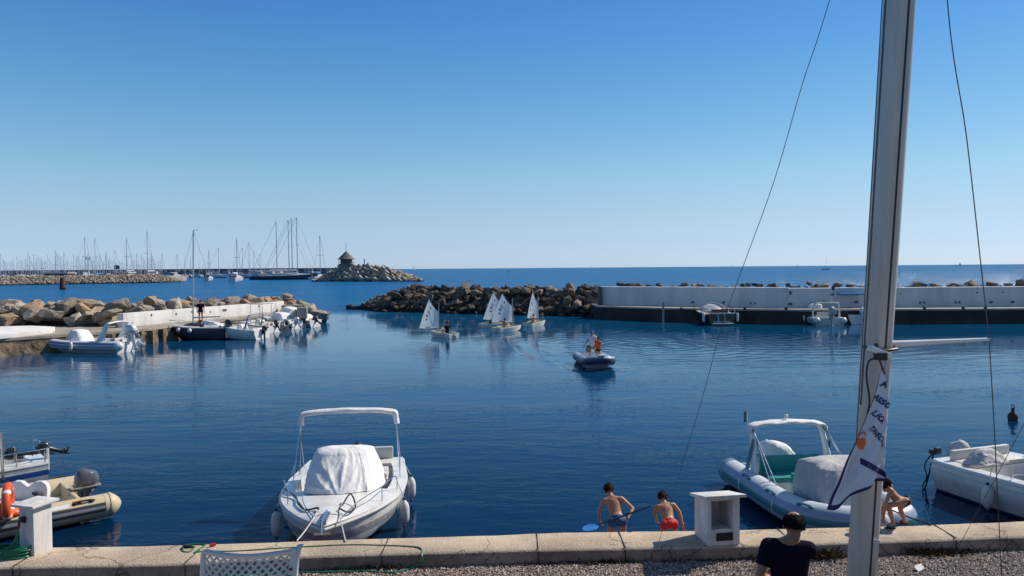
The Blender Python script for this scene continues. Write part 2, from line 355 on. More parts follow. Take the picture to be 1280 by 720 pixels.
# ------------------------------------------------------------------ boat kit (local: +x bow, +y port, z=0 waterline)
def outboard(parent, loc, s=1.0, tilt=0.0, cowl='cowl_grey', cover=None, rz=0.0):
    T = Matrix.Translation(V(loc)) @ Matrix.Rotation(rz, 4, 'Z') @ Matrix.Rotation(R(tilt), 4, 'Y') @ Matrix.Scale(s, 4)
    g = G()
    g.box((-0.06, 0, -0.05), (0.10, 0.26, 0.34), 0, T=T)                       # clamp bracket
    rs = []
    for z, lx, ly, x in ((0.18, 0.15, 0.10, -0.26), (-0.1, 0.12, 0.075, -0.25), (-0.45, 0.10, 0.05, -0.24), (-0.62, 0.13, 0.05, -0.25), (-0.66, 0.20, 0.09, -0.27), (-0.68, 0.20, 0.09, -0.27), (-0.70, 0.10, 0.04, -0.25), (-0.98, 0.05, 0.012, -0.22)):
        rs.append([(x + lx * math.cos(a), ly * math.sin(a), z) for a in [2 * math.pi * k / 12 for k in range(12)]])
    g.rings(rs, 0, T=T); g.ell((-0.30, 0, -0.82), (0.20, 0.055, 0.055), 0, T=T)
    g.tube([(-0.12, 0, 0.1), (0.05, 0.02, 0.14), (0.2, 0.08, 0.05)], 0.02, 6, 1, T=T)
    o = g.build('outboard_motor', [cowl if not cover else 'cowl_grey', 'rubber'], parent)
    g = G(); rs = []
    prof = ((0.12, 0.24, 0.16), (0.17, 0.30, 0.20), (0.34, 0.33, 0.215), (0.52, 0.30, 0.20), (0.62, 0.25, 0.17), (0.67, 0.15, 0.11), (0.69, 0.03, 0.02))
    if cover: prof = ((-0.02, 0.33, 0.22), (0.12, 0.34, 0.23), (0.34, 0.37, 0.25), (0.52, 0.34, 0.23), (0.66, 0.25, 0.19), (0.72, 0.13, 0.11), (0.74, 0.03, 0.02))
    for z, lx, ly in prof:
        r = []
        for k in range(20):
            a = 2 * math.pi * k / 20; c, q = math.cos(a), math.sin(a); e = 0.75
            r.append((-0.27 - 0.05 * (z - 0.3) + lx * abs(c) ** e * (1 if c > 0 else -1), ly * abs(q) ** e * (1 if q > 0 else -1), z + (0.05 * c if z > 0.5 else 0)))
        rs.append(r)
    g.rings(rs, 0, T=T)
    if cover: g.build('motor_cover', [cover], o)
    else:
        c = g.build('cowl', [cowl], o)
        g = G(); g.box((-0.27, 0, 0.225), (0.665, 0.44, 0.03), 0, T=T); g.build('cowl_band', ['alu' if cowl != 'cowl_white' else 'cowl_grey'], o)
    g = G()
    for k in range(3):
        a = 2 * math.pi * k / 3
        g.box((0, 0.07, 0), (0.02, 0.13, 0.07), 0, T=T @ Matrix.Translation((-0.53, 0, -0.82)) @ Matrix.Rotation(a, 4, 'X') @ Matrix.Rotation(0.5, 4, 'Y'))
    g.ell((-0.50, 0, -0.82), (0.07, 0.035, 0.035), 0, T=T); g.build('propeller', ['rubber'], o)
    return o

def hullf(L, B, fs, fb, dr=0.35, p=2.4, t0=0.3, rake=0.5, sheer_p=1.7, tr=0.88):
    def b(t): 
        w = B / 2 * (tr + (1 - tr) * min(1, t / t0))
        return max(0.0, w * (1 - max(0, (t - t0) / (1 - t0)) ** p))
    def zs(t): return fs + (fb - fs) * t ** sheer_p
    def kz(t): return -dr * (1 - t ** 5) + zs(1) * 0.55 * t ** 9
    def X(t, z=None):
        x = -L / 2 + (L - rake) * t
        if z is None: z = zs(t)
        return x + rake * t ** 3 * max(0, (z - kz(t)) / (zs(t) - kz(t)))
    return b, zs, kz, X
def hull(parent, L, B, fs, fb, mats, dr=0.35, p=2.4, t0=0.3, rake=0.5, chine=0.80, flare=0.94, stripe=None, n=22, sp=1.7, name='hull', tr=0.88):
    b, zs, kz, X = hullf(L, B, fs, fb, dr, p, t0, rake, sp, tr)
    rs = []
    for i in range(n + 1):
        t = i / n; w = b(t); s = zs(t); k = kz(t); row = []
        fr = 1 - 0.22 * t ** 2
        sec = [(1.0, s), (1.012, s - 0.03), (1.012, s - 0.07), (0.99, s - 0.09), (flare + .03, lerp(s, 0, 0.32)), (flare, lerp(s, 0, 0.52)), (lerp(flare, chine, 0.6), lerp(s, 0.06, 0.78)), (chine * fr, max(0.05 + 0.28 * s * t ** 3, k + 0.02)), (chine * fr * 0.96, max(0.0 + 0.25 * s * t ** 3, k + 0.015)), (chine * fr * 0.45, lerp(k, 0.0, 0.5) if k < 0 else k + 0.005), (0, k)]
        half = [(X(t, z), w * q, z) for q, z in sec]
        rs.append(half + [(x, -y, z) for x, y, z in reversed(half[:-1])])
    g = G(); h = len(sec) - 1
    def mf(i, j):
        q = j if j < h else 2 * h - 1 - j
        if q in (1,): return 2
        if stripe and q in stripe: return 3
        if q >= 7: return 1
        return 0
    g.rings(rs, 0, closed=False, mfun=mf)
    g.poly([rs[0][k] for k in range(len(rs[0]))], 0)
    return g.build(name, mats, parent, sharp=32), (b, zs, kz, X)
def deck(parent, fn, td, w, floor_z, mats=('gelcoat', 'gelcoat_worn'), camber=0.06, t_st=0.10, name='deck', n=18, inset=0.0):
    b, zs, kz, X = fn
    g = G()
    # foredeck td..1
    rs = []
    for i in range(n + 1):
        t = td + (1 - td) * i / n; bw = b(t) - inset
        rs.append([(X(t), bw * q, zs(t) + camber * (1 - q * q) * min(1, bw * 3)) for q in (1, .8, .5, .2, 0, -.2, -.5, -.8, -1)])
    g.rings(rs, 0, closed=False)
    # side decks, liner and floor
    ts = [t_st + (td - t_st) * i / 10 for i in range(11)]
    for s in (1, -1):
        A = [(X(t), s * (b(t)), zs(t)) for t in ts]; Bn = [(X(t), s * (b(t) - w), zs(t) + 0.02) for t in ts]; D = [(X(t), s * (b(t) - w - 0.03), floor_z) for t in ts]
        g.rings([A, Bn, D], 0, closed=False)
    g.rings([[(X(t), (b(t) - w - 0.03) * q, floor_z) for q in (1, -1)] for t in ts], 1, closed=False)
    # bulkhead forward and transom deck
    t = td; g.poly([(X(t), (b(t) - w), zs(t) + .02), (X(t), -(b(t) - w), zs(t) + .02), (X(t), -(b(t) - w - .03), floor_z), (X(t), (b(t) - w - .03), floor_z)], 0)
    t = t_st; g.poly([(X(t), (b(t) - w), zs(t) + .02), (X(t), -(b(t) - w), zs(t) + .02), (X(t), -(b(t) - w - .03), floor_z), (X(t), (b(t) - w - .03), floor_z)], 0)
    g.poly([(X(0), b(0), zs(0)), (X(0), -b(0), zs(0)), (X(t), -b(t), zs(t) + .004), (X(t), b(t), zs(t) + .004)], 0)
    return g.build(name, list(mats), parent, sharp=30)

def rib(root, L=5.6, B=2.3, r=0.25, z=0.42, tube_m='tube_white', side=None, stripes=None, cone='tube_white', hull_m='gelcoat_worn', lift=0.35, bow_w=0.55, deck_m='gelcoat_grey', nose=1.0, panels=None, tin=0.0):
    """inflatable collar + V hull; tube_m collar colour, stripes = list of (angle0, angle1, material) around the outside"""
    hb = B / 2 - r
    path = []
    n = 34
    for i in range(n + 1):
        s = i / n
        # port stern -> bow -> starboard stern
        u = s * 2 if s <= 0.5 else (1 - s) * 2; sg = 1 if s <= 0.5 else -1
        if u < 0.55: x = -L / 2 + r + (L * 0.62) * (u / 0.55) * 0.93; y = hb
        else:
            q = (u - 0.55) / 0.45; x0 = -L / 2 + r + L * 0.62 * 0.93
            a = q * math.pi / 2; x = x0 + (L / 2 - r - x0) * math.sin(a) ** 0.9; y = hb * math.cos(a) ** (0.75 if bow_w > 0.5 else 1)
        path.append(V((x, sg * y, z + lift * max(0, (x + L * 0.05) / (L * 0.55)) ** 2)))
    rad = [r] * len(path)
    rad[0] = r * 0.98; rad[-1] = r * 0.98
    NT = 24
    def mf(i, j):
        a = 360 * (j + .5) / NT; a = a if a <= 180 else a - 360
        m_ = 0
        if stripes:
            for k, (a0, a1, _m) in enumerate(stripes):
                if a0 <= a <= a1: m_ = 3 + k
        return m_
    # ring angle 0 = up; positive toward outside: handle by building rings by hand
    g = G(); rs = []
    N = len(path)
    for i, p in enumerate(path):
        t = (path[min(i + 1, N - 1)] - path[max(i - 1, 0)]).normalized()
        up = V((0, 0, 1)); outw = t.cross(up).normalized() * -1
        if outw.dot(V((p.x * 0.2, p.y, 0))) < 0 and abs(p.y) > 0.05: outw = -outw
        if abs(p.y) <= 0.05: outw = V((1, 0, 0))
        upv = V((0, 0, 1)); 
        rs.append([p + (upv * math.cos(2 * math.pi * j / NT) + outw * math.sin(2 * math.pi * j / NT)) * rad[i] for j in range(NT)])
    g.rings(rs, 0, cap=False, mfun=mf)
    mats = [tube_m, cone, 'rubber'] + [s_[2] for s_ in (stripes or [])]
    tb = g.build('inflatable_tube', mats, root, sharp=60)
    for s_, e in ((1, 0), (-1, -1)):
        g = G(); p = path[e]
        rr = [(0, 1.0), (-0.10, 0.97), (-0.10, 1.02), (-0.14, 1.02), (-0.22, 0.8), (-0.30, 0.5), (-0.34, 0.2), (-0.345, 0.02)]
        g.rings([[(p.x + dx * nose * r / 0.25, p.y + r * q * math.sin(2 * math.pi * j / 20), p.z + r * q * math.cos(2 * math.pi * j / 20) * 1.0) for j in range(20)] for dx, q in rr], 0)
        g.build('tube_cone', [cone], tb)
    # rigid hull, transom, deck
    g = G(); rs = []
    for i in range(15):
        t = i / 14; x = -L / 2 + tin + r * 0.8 + (L * 0.93 - r - tin) * t
        w = hb * (1 if t < 0.5 else math.sqrt(max(0, 1 - ((t - .5) / .5) ** 2.2))) + 0.03
        zt = z + lift * max(0, (x + L * 0.05) / (L * 0.55)) ** 2 - r * 0.55
        kz = -0.28 + (zt + 0.26) * max(0, (t - .45) / .55) ** 2.6
        rs.append([(x, w, zt + .1), (x, w * .96, zt - .05), (x, w * .75, lerp(kz, zt, .45)), (x, 0, kz), (x, -w * .75, lerp(kz, zt, .45)), (x, -w * .96, zt - .05), (x, -w, zt + .1)])
    g.rings(rs, 0, closed=False); g.poly(rs[0], 0)
    g.build('hull', [hull_m], root, sharp=30)
    g = G(); g.rings([[(q[0][0], q[0][1], max(0.17, q[1][2] - .02)), (q[-1][0], q[-1][1], max(0.17, q[1][2] - .02))] for q in rs], 0, closed=False)
    g.build('deck', [deck_m], root)
    g = G(); g.box((-L / 2 + tin + r * 0.8 + 0.03, 0, z * 0.7), (0.07, hb * 2 + .1, z + .25), 0); g.build('transom', [hull_m], root, bevel=0.015)
    return path, rs
def grabs(root, path, r, idx, mat_='rubber', off=0.0):
    for i in idx:
        p = path[i]; t = (path[i + 1] - path[i - 1]).normalized(); sg = 1 if p.y > 0 else -1
        g = G(); c = p + V((0, sg * r * math.sin(R(38)), r * math.cos(R(38))))
        g.tube([c + t * q + V((0, sg, 1)).normalized() * h for q, h in ((-.16, -0.01), (-.12, .035), (0, .05), (.12, .035), (.16, -0.01))], 0.018, 6)
        g.ell(c - t * .14, (.06, .05, .03)); g.ell(c + t * .14, (.06, .05, .03)); g.build('grab_handle', [mat_], root)
def arch(root, x, w, z0, z1, mat_='gelcoat', lean=-0.3, th=0.07, name='roll_bar', depth=0.12, top_r=0.3, n=6):
    pts = [(x, w, z0), (x + lean * .5, w * .97, lerp(z0, z1, .5)), (x + lean * .9, w * .9, z1 - .10), (x + lean, w * .72, z1), (x + lean, 0, z1 + .04), (x + lean, -w * .72, z1), (x + lean * .9, -w * .9, z1 - .10), (x + lean * .5, -w * .97, lerp(z0, z1, .5)), (x, -w, z0)]
    g = G(); pts = catmull(pts, n)
    rs = []
    for i, p in enumerate(pts):
        t = (pts[min(i + 1, len(pts) - 1)] - pts[max(0, i - 1)]).normalized(); a = V((1, 0, 0)); a = (a - t * a.dot(t)).normalized(); b_ = t.cross(a)
        d = depth * (1.7 - 0.9 * min(1, (p.z - z0) / (z1 - z0)))
        rs.append([p + a * (d / 2) * math.cos(q) + b_ * (th / 2) * math.sin(q) for q in [2 * math.pi * k / 10 for k in range(10)]])
    g.rings(rs, 0); return g.build(name, [mat_], root, sharp=60)
def rail(root, pts, r=0.014, posts=(), name='guard_rail', mat_='steel'):
    g = G(); g.tube(catmull(pts, 5), r, 7)
    for a, b_ in posts: g.tube([a, b_], r * .9, 6)
    return g.build(name, [mat_], root)
def ridge(jj, q, cr):
    s = 0
    for (a0, b0, a1, b1, amp, w) in cr:
        dx, dy = a1 - a0, b1 - b0; t = max(0, min(1, ((jj - a0) * dx + (q - b0) * dy * .3) / (dx * dx + dy * dy * .3 + 1e-9))); d = math.hypot(jj - a0 - dx * t, (q - b0 - dy * t) * .3)
        s += amp * math.exp(-(d / w)) * math.sin(math.pi * min(1, t + .15))
    return s
def drape(root, foot, top, mat_='canvas_white', name='cover', seed=1, folds=0.035, n=18, nk=None, kf=5, creases=(), res=12):
    """a loose cover: foot and top are closed outlines with the same number of points; the sides wrinkle, the top is tented"""
    g = G(); N = len(foot); m = N * 6
    f = catmull(list(foot) + [foot[0]], res)[:-1]; t = catmull(list(top) + [top[0]], res)[:-1]
    rs = []; ct = sum(t, V()) / len(t)
    for i in range(n + 1):
        q = i / n; row = []
        for j in range(len(f)):
            p = f[j].lerp(t[j], q); out = (p - V((ct.x, ct.y, p.z))); out = out.normalized() if out.length > 1e-4 else V((1, 0, 0))
            jj_ = j / len(f); w = noise.noise(V((jj_ * kf * 2 + seed * 7.1, q * 1.2, seed))) - 1.1 * (abs(noise.noise(V((jj_ * kf * 3.2 + q * 1.6 * math.sin(jj_ * 9), q * 1.1, seed + 9)))) ** .6) * (1 - .35 * q) + .55 + .35 * noise.noise(V((jj_ * kf * 9 + q * 3, q * 4, seed + 4)))
            p = p + out * (w * folds * 2 + ridge(jj_, q, creases) + 0.10 * math.sin(q * math.pi) * (t[j] - f[j]).length * .5)
            row.append(p)
        rs.append(row)
    for k in range(1, 5):
        q = k / 5; rs.append([p.lerp(ct + V((0, 0, .04)), q) + V((0, 0, 0.05 * math.sin(q * math.pi) + 0.25 * folds * noise.noise(p * 4))) for p in rs[n]])
    g.rings(rs, 0, cap=True); return g.build(name, [mat_], root, sharp=75)
def fender(loc, label, r=0.13, L=0.6, group=None, horizontal=False, rope_to=None, m='fender'):
    t = thing('fender', label, 'fender', loc, 0, group)
    g = G(); h = L / 2
    g.rings([[(q * r * math.cos(a), q * r * math.sin(a), z) for a in [2 * math.pi * k / 18 for k in range(18)]] for z, q in ((-h - .06, .18), (-h - .02, .22), (-h, .45), (-h + .05, .82), (-h + .12, 1), (h - .12, 1), (h - .05, .82), (h, .45), (h + .02, .22), (h + .06, .18))], 0)
    g.build('fender_body', [m], t, sharp=60)
    if rope_to is not None: g = G(); g.tube([(0, 0, h + .05), V(rope_to) - V(loc)], 0.008, 5); g.build('fender_rope', ['rope_white'], t)
    g = G(); g.ell((0, 0, -h - .05), (r * .3, r * .3, .03)); g.ell((0, 0, h + .05), (r * .3, r * .3, .03)); g.build('fender_end', ['rubber'], t)
    return t
def rope(pts, label, m='rope_white', r=0.011, name='mooring_rope', group=None):
    g = G(); g.tube(pts, r, 6); o = g.build(name, [m]); tag(o, label, 'rope', group); return o
def W(root, p): return root.matrix_basis @ V(p)     # local point of a placed boat to world
def seatbox(root, c, d, mat_, name='seat', back=0.0, base='gelcoat', rz=0):
    g = G(); g.box((c[0], c[1], c[2] + d[2] / 2), d, 0, rz); s = g.build(name, [base], root, bevel=0.02)
    g = G(); g.box((c[0], c[1], c[2] + d[2] + .05), (d[0] * .96, d[1] * .96, .1), 0, rz); g.build('seat_cushion', [mat_], s, bevel=0.03)
    if back: g = G(); g.box((c[0] - d[0] / 2 + .05, c[1], c[2] + d[2] + back / 2), (.1, d[1] * .96, back), 0); g.build('backrest', [mat_], s, bevel=0.035)
    return s
def console(root, c, mat_='gelcoat', s=1.0, screen=True, wheel=True):
    x, y, z = c; g = G()
    prof = [(-.25, 0), (-.28, .55), (-.16, .78), (.12, .86), (.30, .60), (.36, 0)]
    g.rings([[(x + a * s, y + w * .34 * s, z + h * s) for a, h in prof] for w in (-1, -.9, .9, 1)], 0); o = g.build('console', [mat_], root, bevel=0.02)
    if screen:
        g = G(); g.grid(lambda u, v: V((x + s * (.2 + .10 * math.cos((u - .5) * 2.6) - .14 * v), y + s * (u - .5) * .66, z + s * (.78 + .32 * v))), 8, 3); g.build('windscreen', ['tinted'], o)
    if wheel:
        g = G(); cc = V((x - .36 * s, y, z + .62 * s)); g.tube([cc + V((0.06 * math.cos(a), .17 * math.sin(a), .16 * math.cos(a))) * s for a in [2 * math.pi * k / 16 for k in range(16)]], .014, 6, closed=True)
        g.tube([cc, cc + V((.12, 0, -.03))], .02, 6); g.tube([cc - V((0, .16, 0)) * s, cc + V((0, .16, 0)) * s], .01, 5); g.build('steering_wheel', ['rubber'], o)
    return o
def tinted():
    m = bpy.data.materials.new('tinted'); nt, b = _nodes(m); N = nt.nodes
    nz = N.new('ShaderNodeTexNoise'); nz.inputs['Scale'].default_value = 3
    mr = N.new('ShaderNodeMapRange'); mr.inputs['To Min'].default_value = 0.03; mr.inputs['To Max'].default_value = 0.1; nt.links.new(nz.outputs['Fac'], mr.inputs['Value']); nt.links.new(mr.outputs['Result'], b.inputs['Roughness'])
    b.inputs['Base Color'].default_value = (0.10, 0.12, 0.14, 1); b.inputs['Alpha'].default_value = 0.45; MT['tinted'] = m
tinted()

# ------------------------------------------------------------------ people
def person(root, J, H=1.7, skin='skin_man', hair='hair_brown', voxel=0.012, look=(0, 1, 0), shirt=None, shorts=None, bald=False, cap=None, vest=None, far=False, hands=True, child=False, shoes=None, legs=True):
    """J: joints in local metres. One continuous body surface; hair and clothes are children."""
    k = H / 1.75; hk = k * (1.32 if child else 1.25) ; q = k * (1.0 if child else 1.12)
    def P(n): return V(J[n])
    look = V(look).normalized(); side = look.cross(V((0, 0, 1))).normalized(); upv = side.cross(look).normalized()
    hc = P('head'); Rm = Matrix((side, look, upv)).transposed()
    def h(x, y, z): return hc + Rm @ (V((x, y, z)) * hk)
    shx = (P('shR') - P('shL')).normalized()
    body = G()
    chest = (P('shL') + P('shR')) / 2; hip = (P('hipL') + P('hipR')) / 2; spine = (chest - hip); sp = spine.normalized(); fwd = sp.cross(shx).normalized() * -1
    Rt = Matrix((shx, fwd, sp)).transposed()
    def torso(g, inf=0.0, top=1.0):
        L = spine.length; rr_ = []
        for t, wx, wy in ((0.0, .155, .105), (.18, .150, .100), (.38, .135, .092), (.58, .150, .100), (.78, .165, .102), (.90, .160, .092), (1.0, .135, .07), (1.06, .08, .05)):
            mid = hip.lerp(chest, t)
            if 'bend' in J: mid = mid - fwd * J['bend'] * math.sin(t * math.pi)
            rr_.append([mid + Rt @ V(((wx * q * 1.02 + inf) * math.cos(a), (wy * q + inf) * math.sin(a), 0)) for a in [2 * math.pi * k_ / 20 for k_ in range(20)]])
        g.rings(rr_, 0)
        g.ell(hip, (.155 * q + inf, .105 * q + inf, .07 * q + inf), rot=Rt)
        g.cap_(P('shL').lerp(chest, .12), P('shR').lerp(chest, .12), .062 * q + inf, .062 * q + inf)
    def arm(g, s, inf=0.0, upto=1.0):
        a, b_, c = P('sh' + s), P('el' + s), P('wr' + s)
        g.cap_(a, a.lerp(b_, upto), .056 * q + inf, lerp(.056, .040, upto) * q + inf)
        if upto >= 1: g.cap_(b_, c, .042 * q + inf, .027 * q + inf); g.cap_(b_, b_.lerp(c, .4), .040 * q, .043 * q)
    def leg(g, s, inf=0.0, upto=1.0):
        a, b_ = P('hip' + s), P('kn' + s)
        g.cap_(a, a.lerp(b_, upto), .088 * q + inf, lerp(.088, .056, upto) * q + inf)
        if upto >= 1 and 'an' + s in J:
            c, d = P('an' + s), P('toe' + s); g.cap_(b_, c, .055 * q, .036 * q); g.cap_(b_.lerp(c, .1), b_.lerp(c, .45), .05 * q, .058 * q)
            heel = c - (d - c).normalized() * .04 * q - V((0, 0, .03 * q)); g.cap_(heel, heel.lerp(d, .6), .034 * q, .036 * q); g.cap_(heel.lerp(d, .6), d, .038 * q, .026 * q); g.cap_(c, heel, .036 * q, .034 * q)
    torso(body)
    body.cap_(chest + sp * .01 * q, h(0, -.02, -.06), .068 * q, .056 * q)
    for s in 'LR': body.cap_(chest + sp * .05 * q, P('sh' + s).lerp(chest, .3) + sp * .01 * q, .062 * q, .05 * q)
    for s in 'LR':
        arm(body, s)
        if legs: leg(body, s)
    # head
    body.ell(h(0, -.012, .025), (.074 * hk, .092 * hk, .088 * hk), rot=Rm)
    body.ell(h(0, .018, -.03), (.058 * hk, .072 * hk, .078 * hk), rot=Rm)
    body.ell(h(0, .058, -.085), (.030 * hk, .026 * hk, .022 * hk), rot=Rm)
    body.cap_(h(0, .088, .012), h(0, .108, -.022), .010 * hk, .015 * hk)
    for s in (-1, 1): body.ell(h(s * .078, -.012, -.005), (.011 * hk, .022 * hk, .032 * hk), rot=Rm)
    body.ell(h(0, .090, -.052), (.024 * hk, .010 * hk, .008 * hk), rot=Rm)
    me = remeshed(body, voxel, 3 if not far else 2, name='person')
    # hands are added as fine geometry of the same mesh
    if hands:
        bm = bmesh.new(); bm.from_mesh(me)
        for s in 'LR':
            w = P('wr' + s); d = (P('wr' + s) - P('el' + s)).normalized(); 
            if 'hd' + s in J: d = V(J['hd' + s]).normalized()
            sidev = d.cross(V((0.3, 0.2, 1))).normalized(); nn = sidev.cross(d).normalized()
            g = G(); pr = .040 * q
            g.ell(w + d * .045 * q, (.036 * q, .016 * q, .050 * q), rot=Matrix((sidev, nn, d)).transposed())
            g.cap_(w - d * .02, w + d * .02, .026 * q, .024 * q)
            for f_, (ox, ln) in enumerate(((-.026, .062), (-.009, .072), (.009, .068), (.025, .052))):
                b0 = w + d * .078 * q + sidev * ox * q; b1 = b0 + (d * .8 + nn * .35).normalized() * ln * .45 * q; b2 = b1 + (d * .25 + nn * .9).normalized() * ln * .55 * q
                g.cap_(b0 - d * .02 * q, b1, .0095 * q, .0085 * q, 8); g.cap_(b1, b2, .0085 * q, .007 * q, 8)
            t0 = w + d * .03 * q - sidev * .028 * q; t1 = t0 + (d * .6 - sidev * .6 + nn * .4).normalized() * .035 * q; t2 = t1 + (d * .7 + nn * .6 + sidev * .2).normalized() * .03 * q
            g.cap_(t0, t1, .012 * q, .010 * q, 8); g.cap_(t1, t2, .010 * q, .008 * q, 8)
            hm = bpy.data.meshes.new('h'); hm.from_pydata(g.v, [], g.f); bm2 = bmesh.new(); bm2.from_mesh(hm); bmesh.ops.recalc_face_normals(bm2, faces=bm2.faces)
            bm2.to_mesh(hm); bm.from_mesh(hm); bm2.free(); bpy.data.meshes.remove(hm)
        bm.to_mesh(me); bm.free(); me.polygons.foreach_set('use_smooth', [True] * len(me.polygons))
    bo = mesh_obj('body', me, [skin], root)
    # eyes
    g = G()
    for s in (-1, 1): g = G(); g.ell(h(s * .030, .079, .004), (.011 * hk, .007 * hk, .007 * hk), 0, rot=Rm); g.ell(h(s * .030, .084, .004), (.005 * hk, .003 * hk, .005 * hk), 1, rot=Rm); g.build('eye', ['eye_white', 'ink'], root)
    # hair
    if not cap or True:
        g = G(); nu, nv = 28, 14
        rs = []
        for i in range(nv + 1):
            th = math.pi * 0.74 * i / nv; row = []
            for j in range(nu):
                ph = 2 * math.pi * j / nu; c, s_ = math.cos(ph), math.sin(ph)      # s_>0 forward
                lim = 0.40 + 0.30 * max(0, s_ ) ; thh = th * (1 - 0.42 * max(0, s_) ** 0.7) if not bald else th
                jit = 1 + 0.07 * noise.noise(V((c * 6, s_ * 6, th * 5))) + 0.05 * noise.noise(V((c * 15, s_ * 15, th * 6))) 
                x, y, z = .083 * math.sin(thh) * c * jit, -.014 + .101 * math.sin(thh) * s_ * jit, .026 + .097 * math.cos(thh) * jit
                row.append(h(x, y, z))
            rs.append(row)
        if bald:
            g2 = G(); rs2 = []
            for i in range(9):
                row = []
                for j in range(25):
                    ph = R(172 + 196 * j / 24) ; c, s_ = math.cos(ph), math.sin(ph); th = lerp(R(36 + 12 * abs(c)) + .30 * noise.noise(V((j * .8, 7, 1))), R(118 - 18 * abs(c) ** 2), i / 8)
                    e = 1 + 0.05 * noise.noise(V((c * 9, s_ * 9, th * 6))); th2 = th
                    e *= 0.985 if i in (0, 8) else 1.0
                    row.append(h(.082 * math.sin(th2) * c * e, -.014 + .100 * math.sin(th2) * s_ * e, .025 + .094 * math.cos(th2) * e))
                rs2.append(row)
            g2.rings(rs2, 0, closed=False); g2.build('hair', [hair], root, sharp=80)
        else: g.rings(rs, 0, cap=False); g.build('hair', [hair], root, sharp=80)
    if not far:
        rh = random.Random(int(H * 100)); g = G()
        for _ in range(2600):
            ph = rh.uniform(0, 2 * math.pi); c, s_ = math.cos(ph), math.sin(ph)
            lo, hi = (R(34 + 10 * abs(c)), R(112)) if bald else (0.0, R(128 - 62 * max(0, s_) ** .7))
            if bald and s_ > .15: continue
            th = lo + (hi - lo) * (rh.random() ** (.8 if bald else .6)) ; d_ = rh.uniform(.10, .28); dp = rh.uniform(-.25, .25)
            def hs(th, ph, e): return h(.083 * math.sin(th) * math.cos(ph) * e, -.014 + .101 * math.sin(th) * math.sin(ph) * e, .026 + .097 * math.cos(th) * e)
            a = hs(th, ph, .98); b_ = hs(th + d_ * .5, ph + dp * .5, 1.05); e_ = hs(th + d_, ph + dp, rh.uniform(1.02, 1.11)); w_ = side * .0022
            g.add([a - w_, a + w_, b_ + w_, e_, b_ - w_], [(0, 1, 2, 3, 4)])
        g.build('hair_strands', [hair], root)
    if cap:
        g = G()
        g.ell(h(0, -.012, .045), (.088 * hk, .105 * hk, .088 * hk), rot=Rm); g.box((0, 0, 0), (.13 * hk, .10 * hk, .012), T=Matrix.Translation(h(0, .12, .05)) @ Rm.to_4x4()); g.build('cap', [cap], root)
    if shirt:
        g = G(); torso(g, .018)
        for s in 'LR': g.ell(P('sh' + s), (.075 * q, .075 * q, .075 * q))
        me = remeshed(g, max(voxel, .012), 4, cuts=[(hip - sp * .04, -sp)] + [] if True else ([(J['elL'] if 0 else tuple(P('sh' + s).lerp(P('el' + s), .60)), tuple((P('el' + s) - P('sh' + s)).normalized())) for s in 'LR'] if J.get('cut_sleeves') else []))
        so_ = mesh_obj('shirt', me, [shirt], root)
        for s in 'LR':
            a, b_ = P('sh' + s), P('el' + s); g = G(); g.tube([a.lerp(b_, t_) for t_ in (-.05, .15, .35, .55, .66)], [.072 * q, .074 * q, .068 * q, .066 * q, .068 * q], 18, cap=False); g.build('sleeve', [shirt], so_, sharp=70)
    if vest:
        g = G(); torso(g, .035); me = remeshed(g, max(voxel, .015), 3, cuts=[(hip.lerp(chest, .15), -sp)]); mesh_obj('life_vest', me, [vest], root)
    if shorts:
        g = G()
        g.ell(hip, (.160 * q + .008, .108 * q + .008, spine.length * .17 + .02), rot=Rt); g.ell(hip.lerp(chest, .16), (.152 * q + .008, .103 * q + .008, spine.length * .15), rot=Rt)
        for s in 'LR': leg(g, s, .008, J.get('short_len', .10))
        cuts = [(tuple(hip.lerp(chest, J.get('waist', .22))), tuple(sp))]
        me = remeshed(g, max(voxel * .8, .009), 3, cuts=cuts); mesh_obj('shorts', me, [shorts], root)
    return root
# ------------------------------------------------------------------ world and sun
SUN = V((0.80, 0.42, 0.80)).normalized()
elev = math.asin(SUN.z); azim = math.atan2(SUN.x, SUN.y)
w = bpy.data.worlds.new('World'); bpy.context.scene.world = w; w.use_nodes = True
nt = w.node_tree; bg = nt.nodes['Background']; sky = nt.nodes.new('ShaderNodeTexSky'); sky.sky_type = 'NISHITA'
sky.sun_disc = False; sky.sun_elevation = elev; sky.sun_rotation = azim; sky.air_density = SKY_AIR; sky.dust_density = SKY_DUST; sky.ozone_density = SKY_OZ; sky.altitude = 0
tcw = nt.nodes.new('ShaderNodeTexCoord'); sxw = nt.nodes.new('ShaderNodeSeparateXYZ'); nt.links.new(tcw.outputs['Generated'], sxw.inputs[0])
crw = nt.nodes.new('ShaderNodeValToRGB'); els = crw.color_ramp.elements; els[0].position = 0.0; els[0].color = (*SKY_RAMP[0][1], 1); els[1].position = 1.0; els[1].color = (*SKY_RAMP[-1][1], 1)
for p_, c_ in SKY_RAMP[1:-1]: e_ = els.new(p_); e_.color = (*c_, 1)
mw = nt.nodes.new('ShaderNodeMix'); mw.data_type = 'RGBA'; mw.blend_type = 'MULTIPLY'; mw.inputs['Factor'].default_value = 1.0
nt.links.new(sxw.outputs['Z'], crw.inputs['Fac']); nt.links.new(sky.outputs[0], mw.inputs['A']); nt.links.new(crw.outputs['Color'], mw.inputs['B'])
mrx = nt.nodes.new('ShaderNodeMapRange'); mrx.inputs['From Min'].default_value = -0.6; mrx.inputs['From Max'].default_value = 0.6; mrx.inputs['To Min'].default_value = 1.06; mrx.inputs['To Max'].default_value = 0.80; nt.links.new(sxw.outputs['X'], mrx.inputs['Value'])
hv = nt.nodes.new('ShaderNodeHueSaturation'); nt.links.new(mrx.outputs['Result'], hv.inputs['Value']); nt.links.new(mw.outputs['Result'], hv.inputs['Color'])
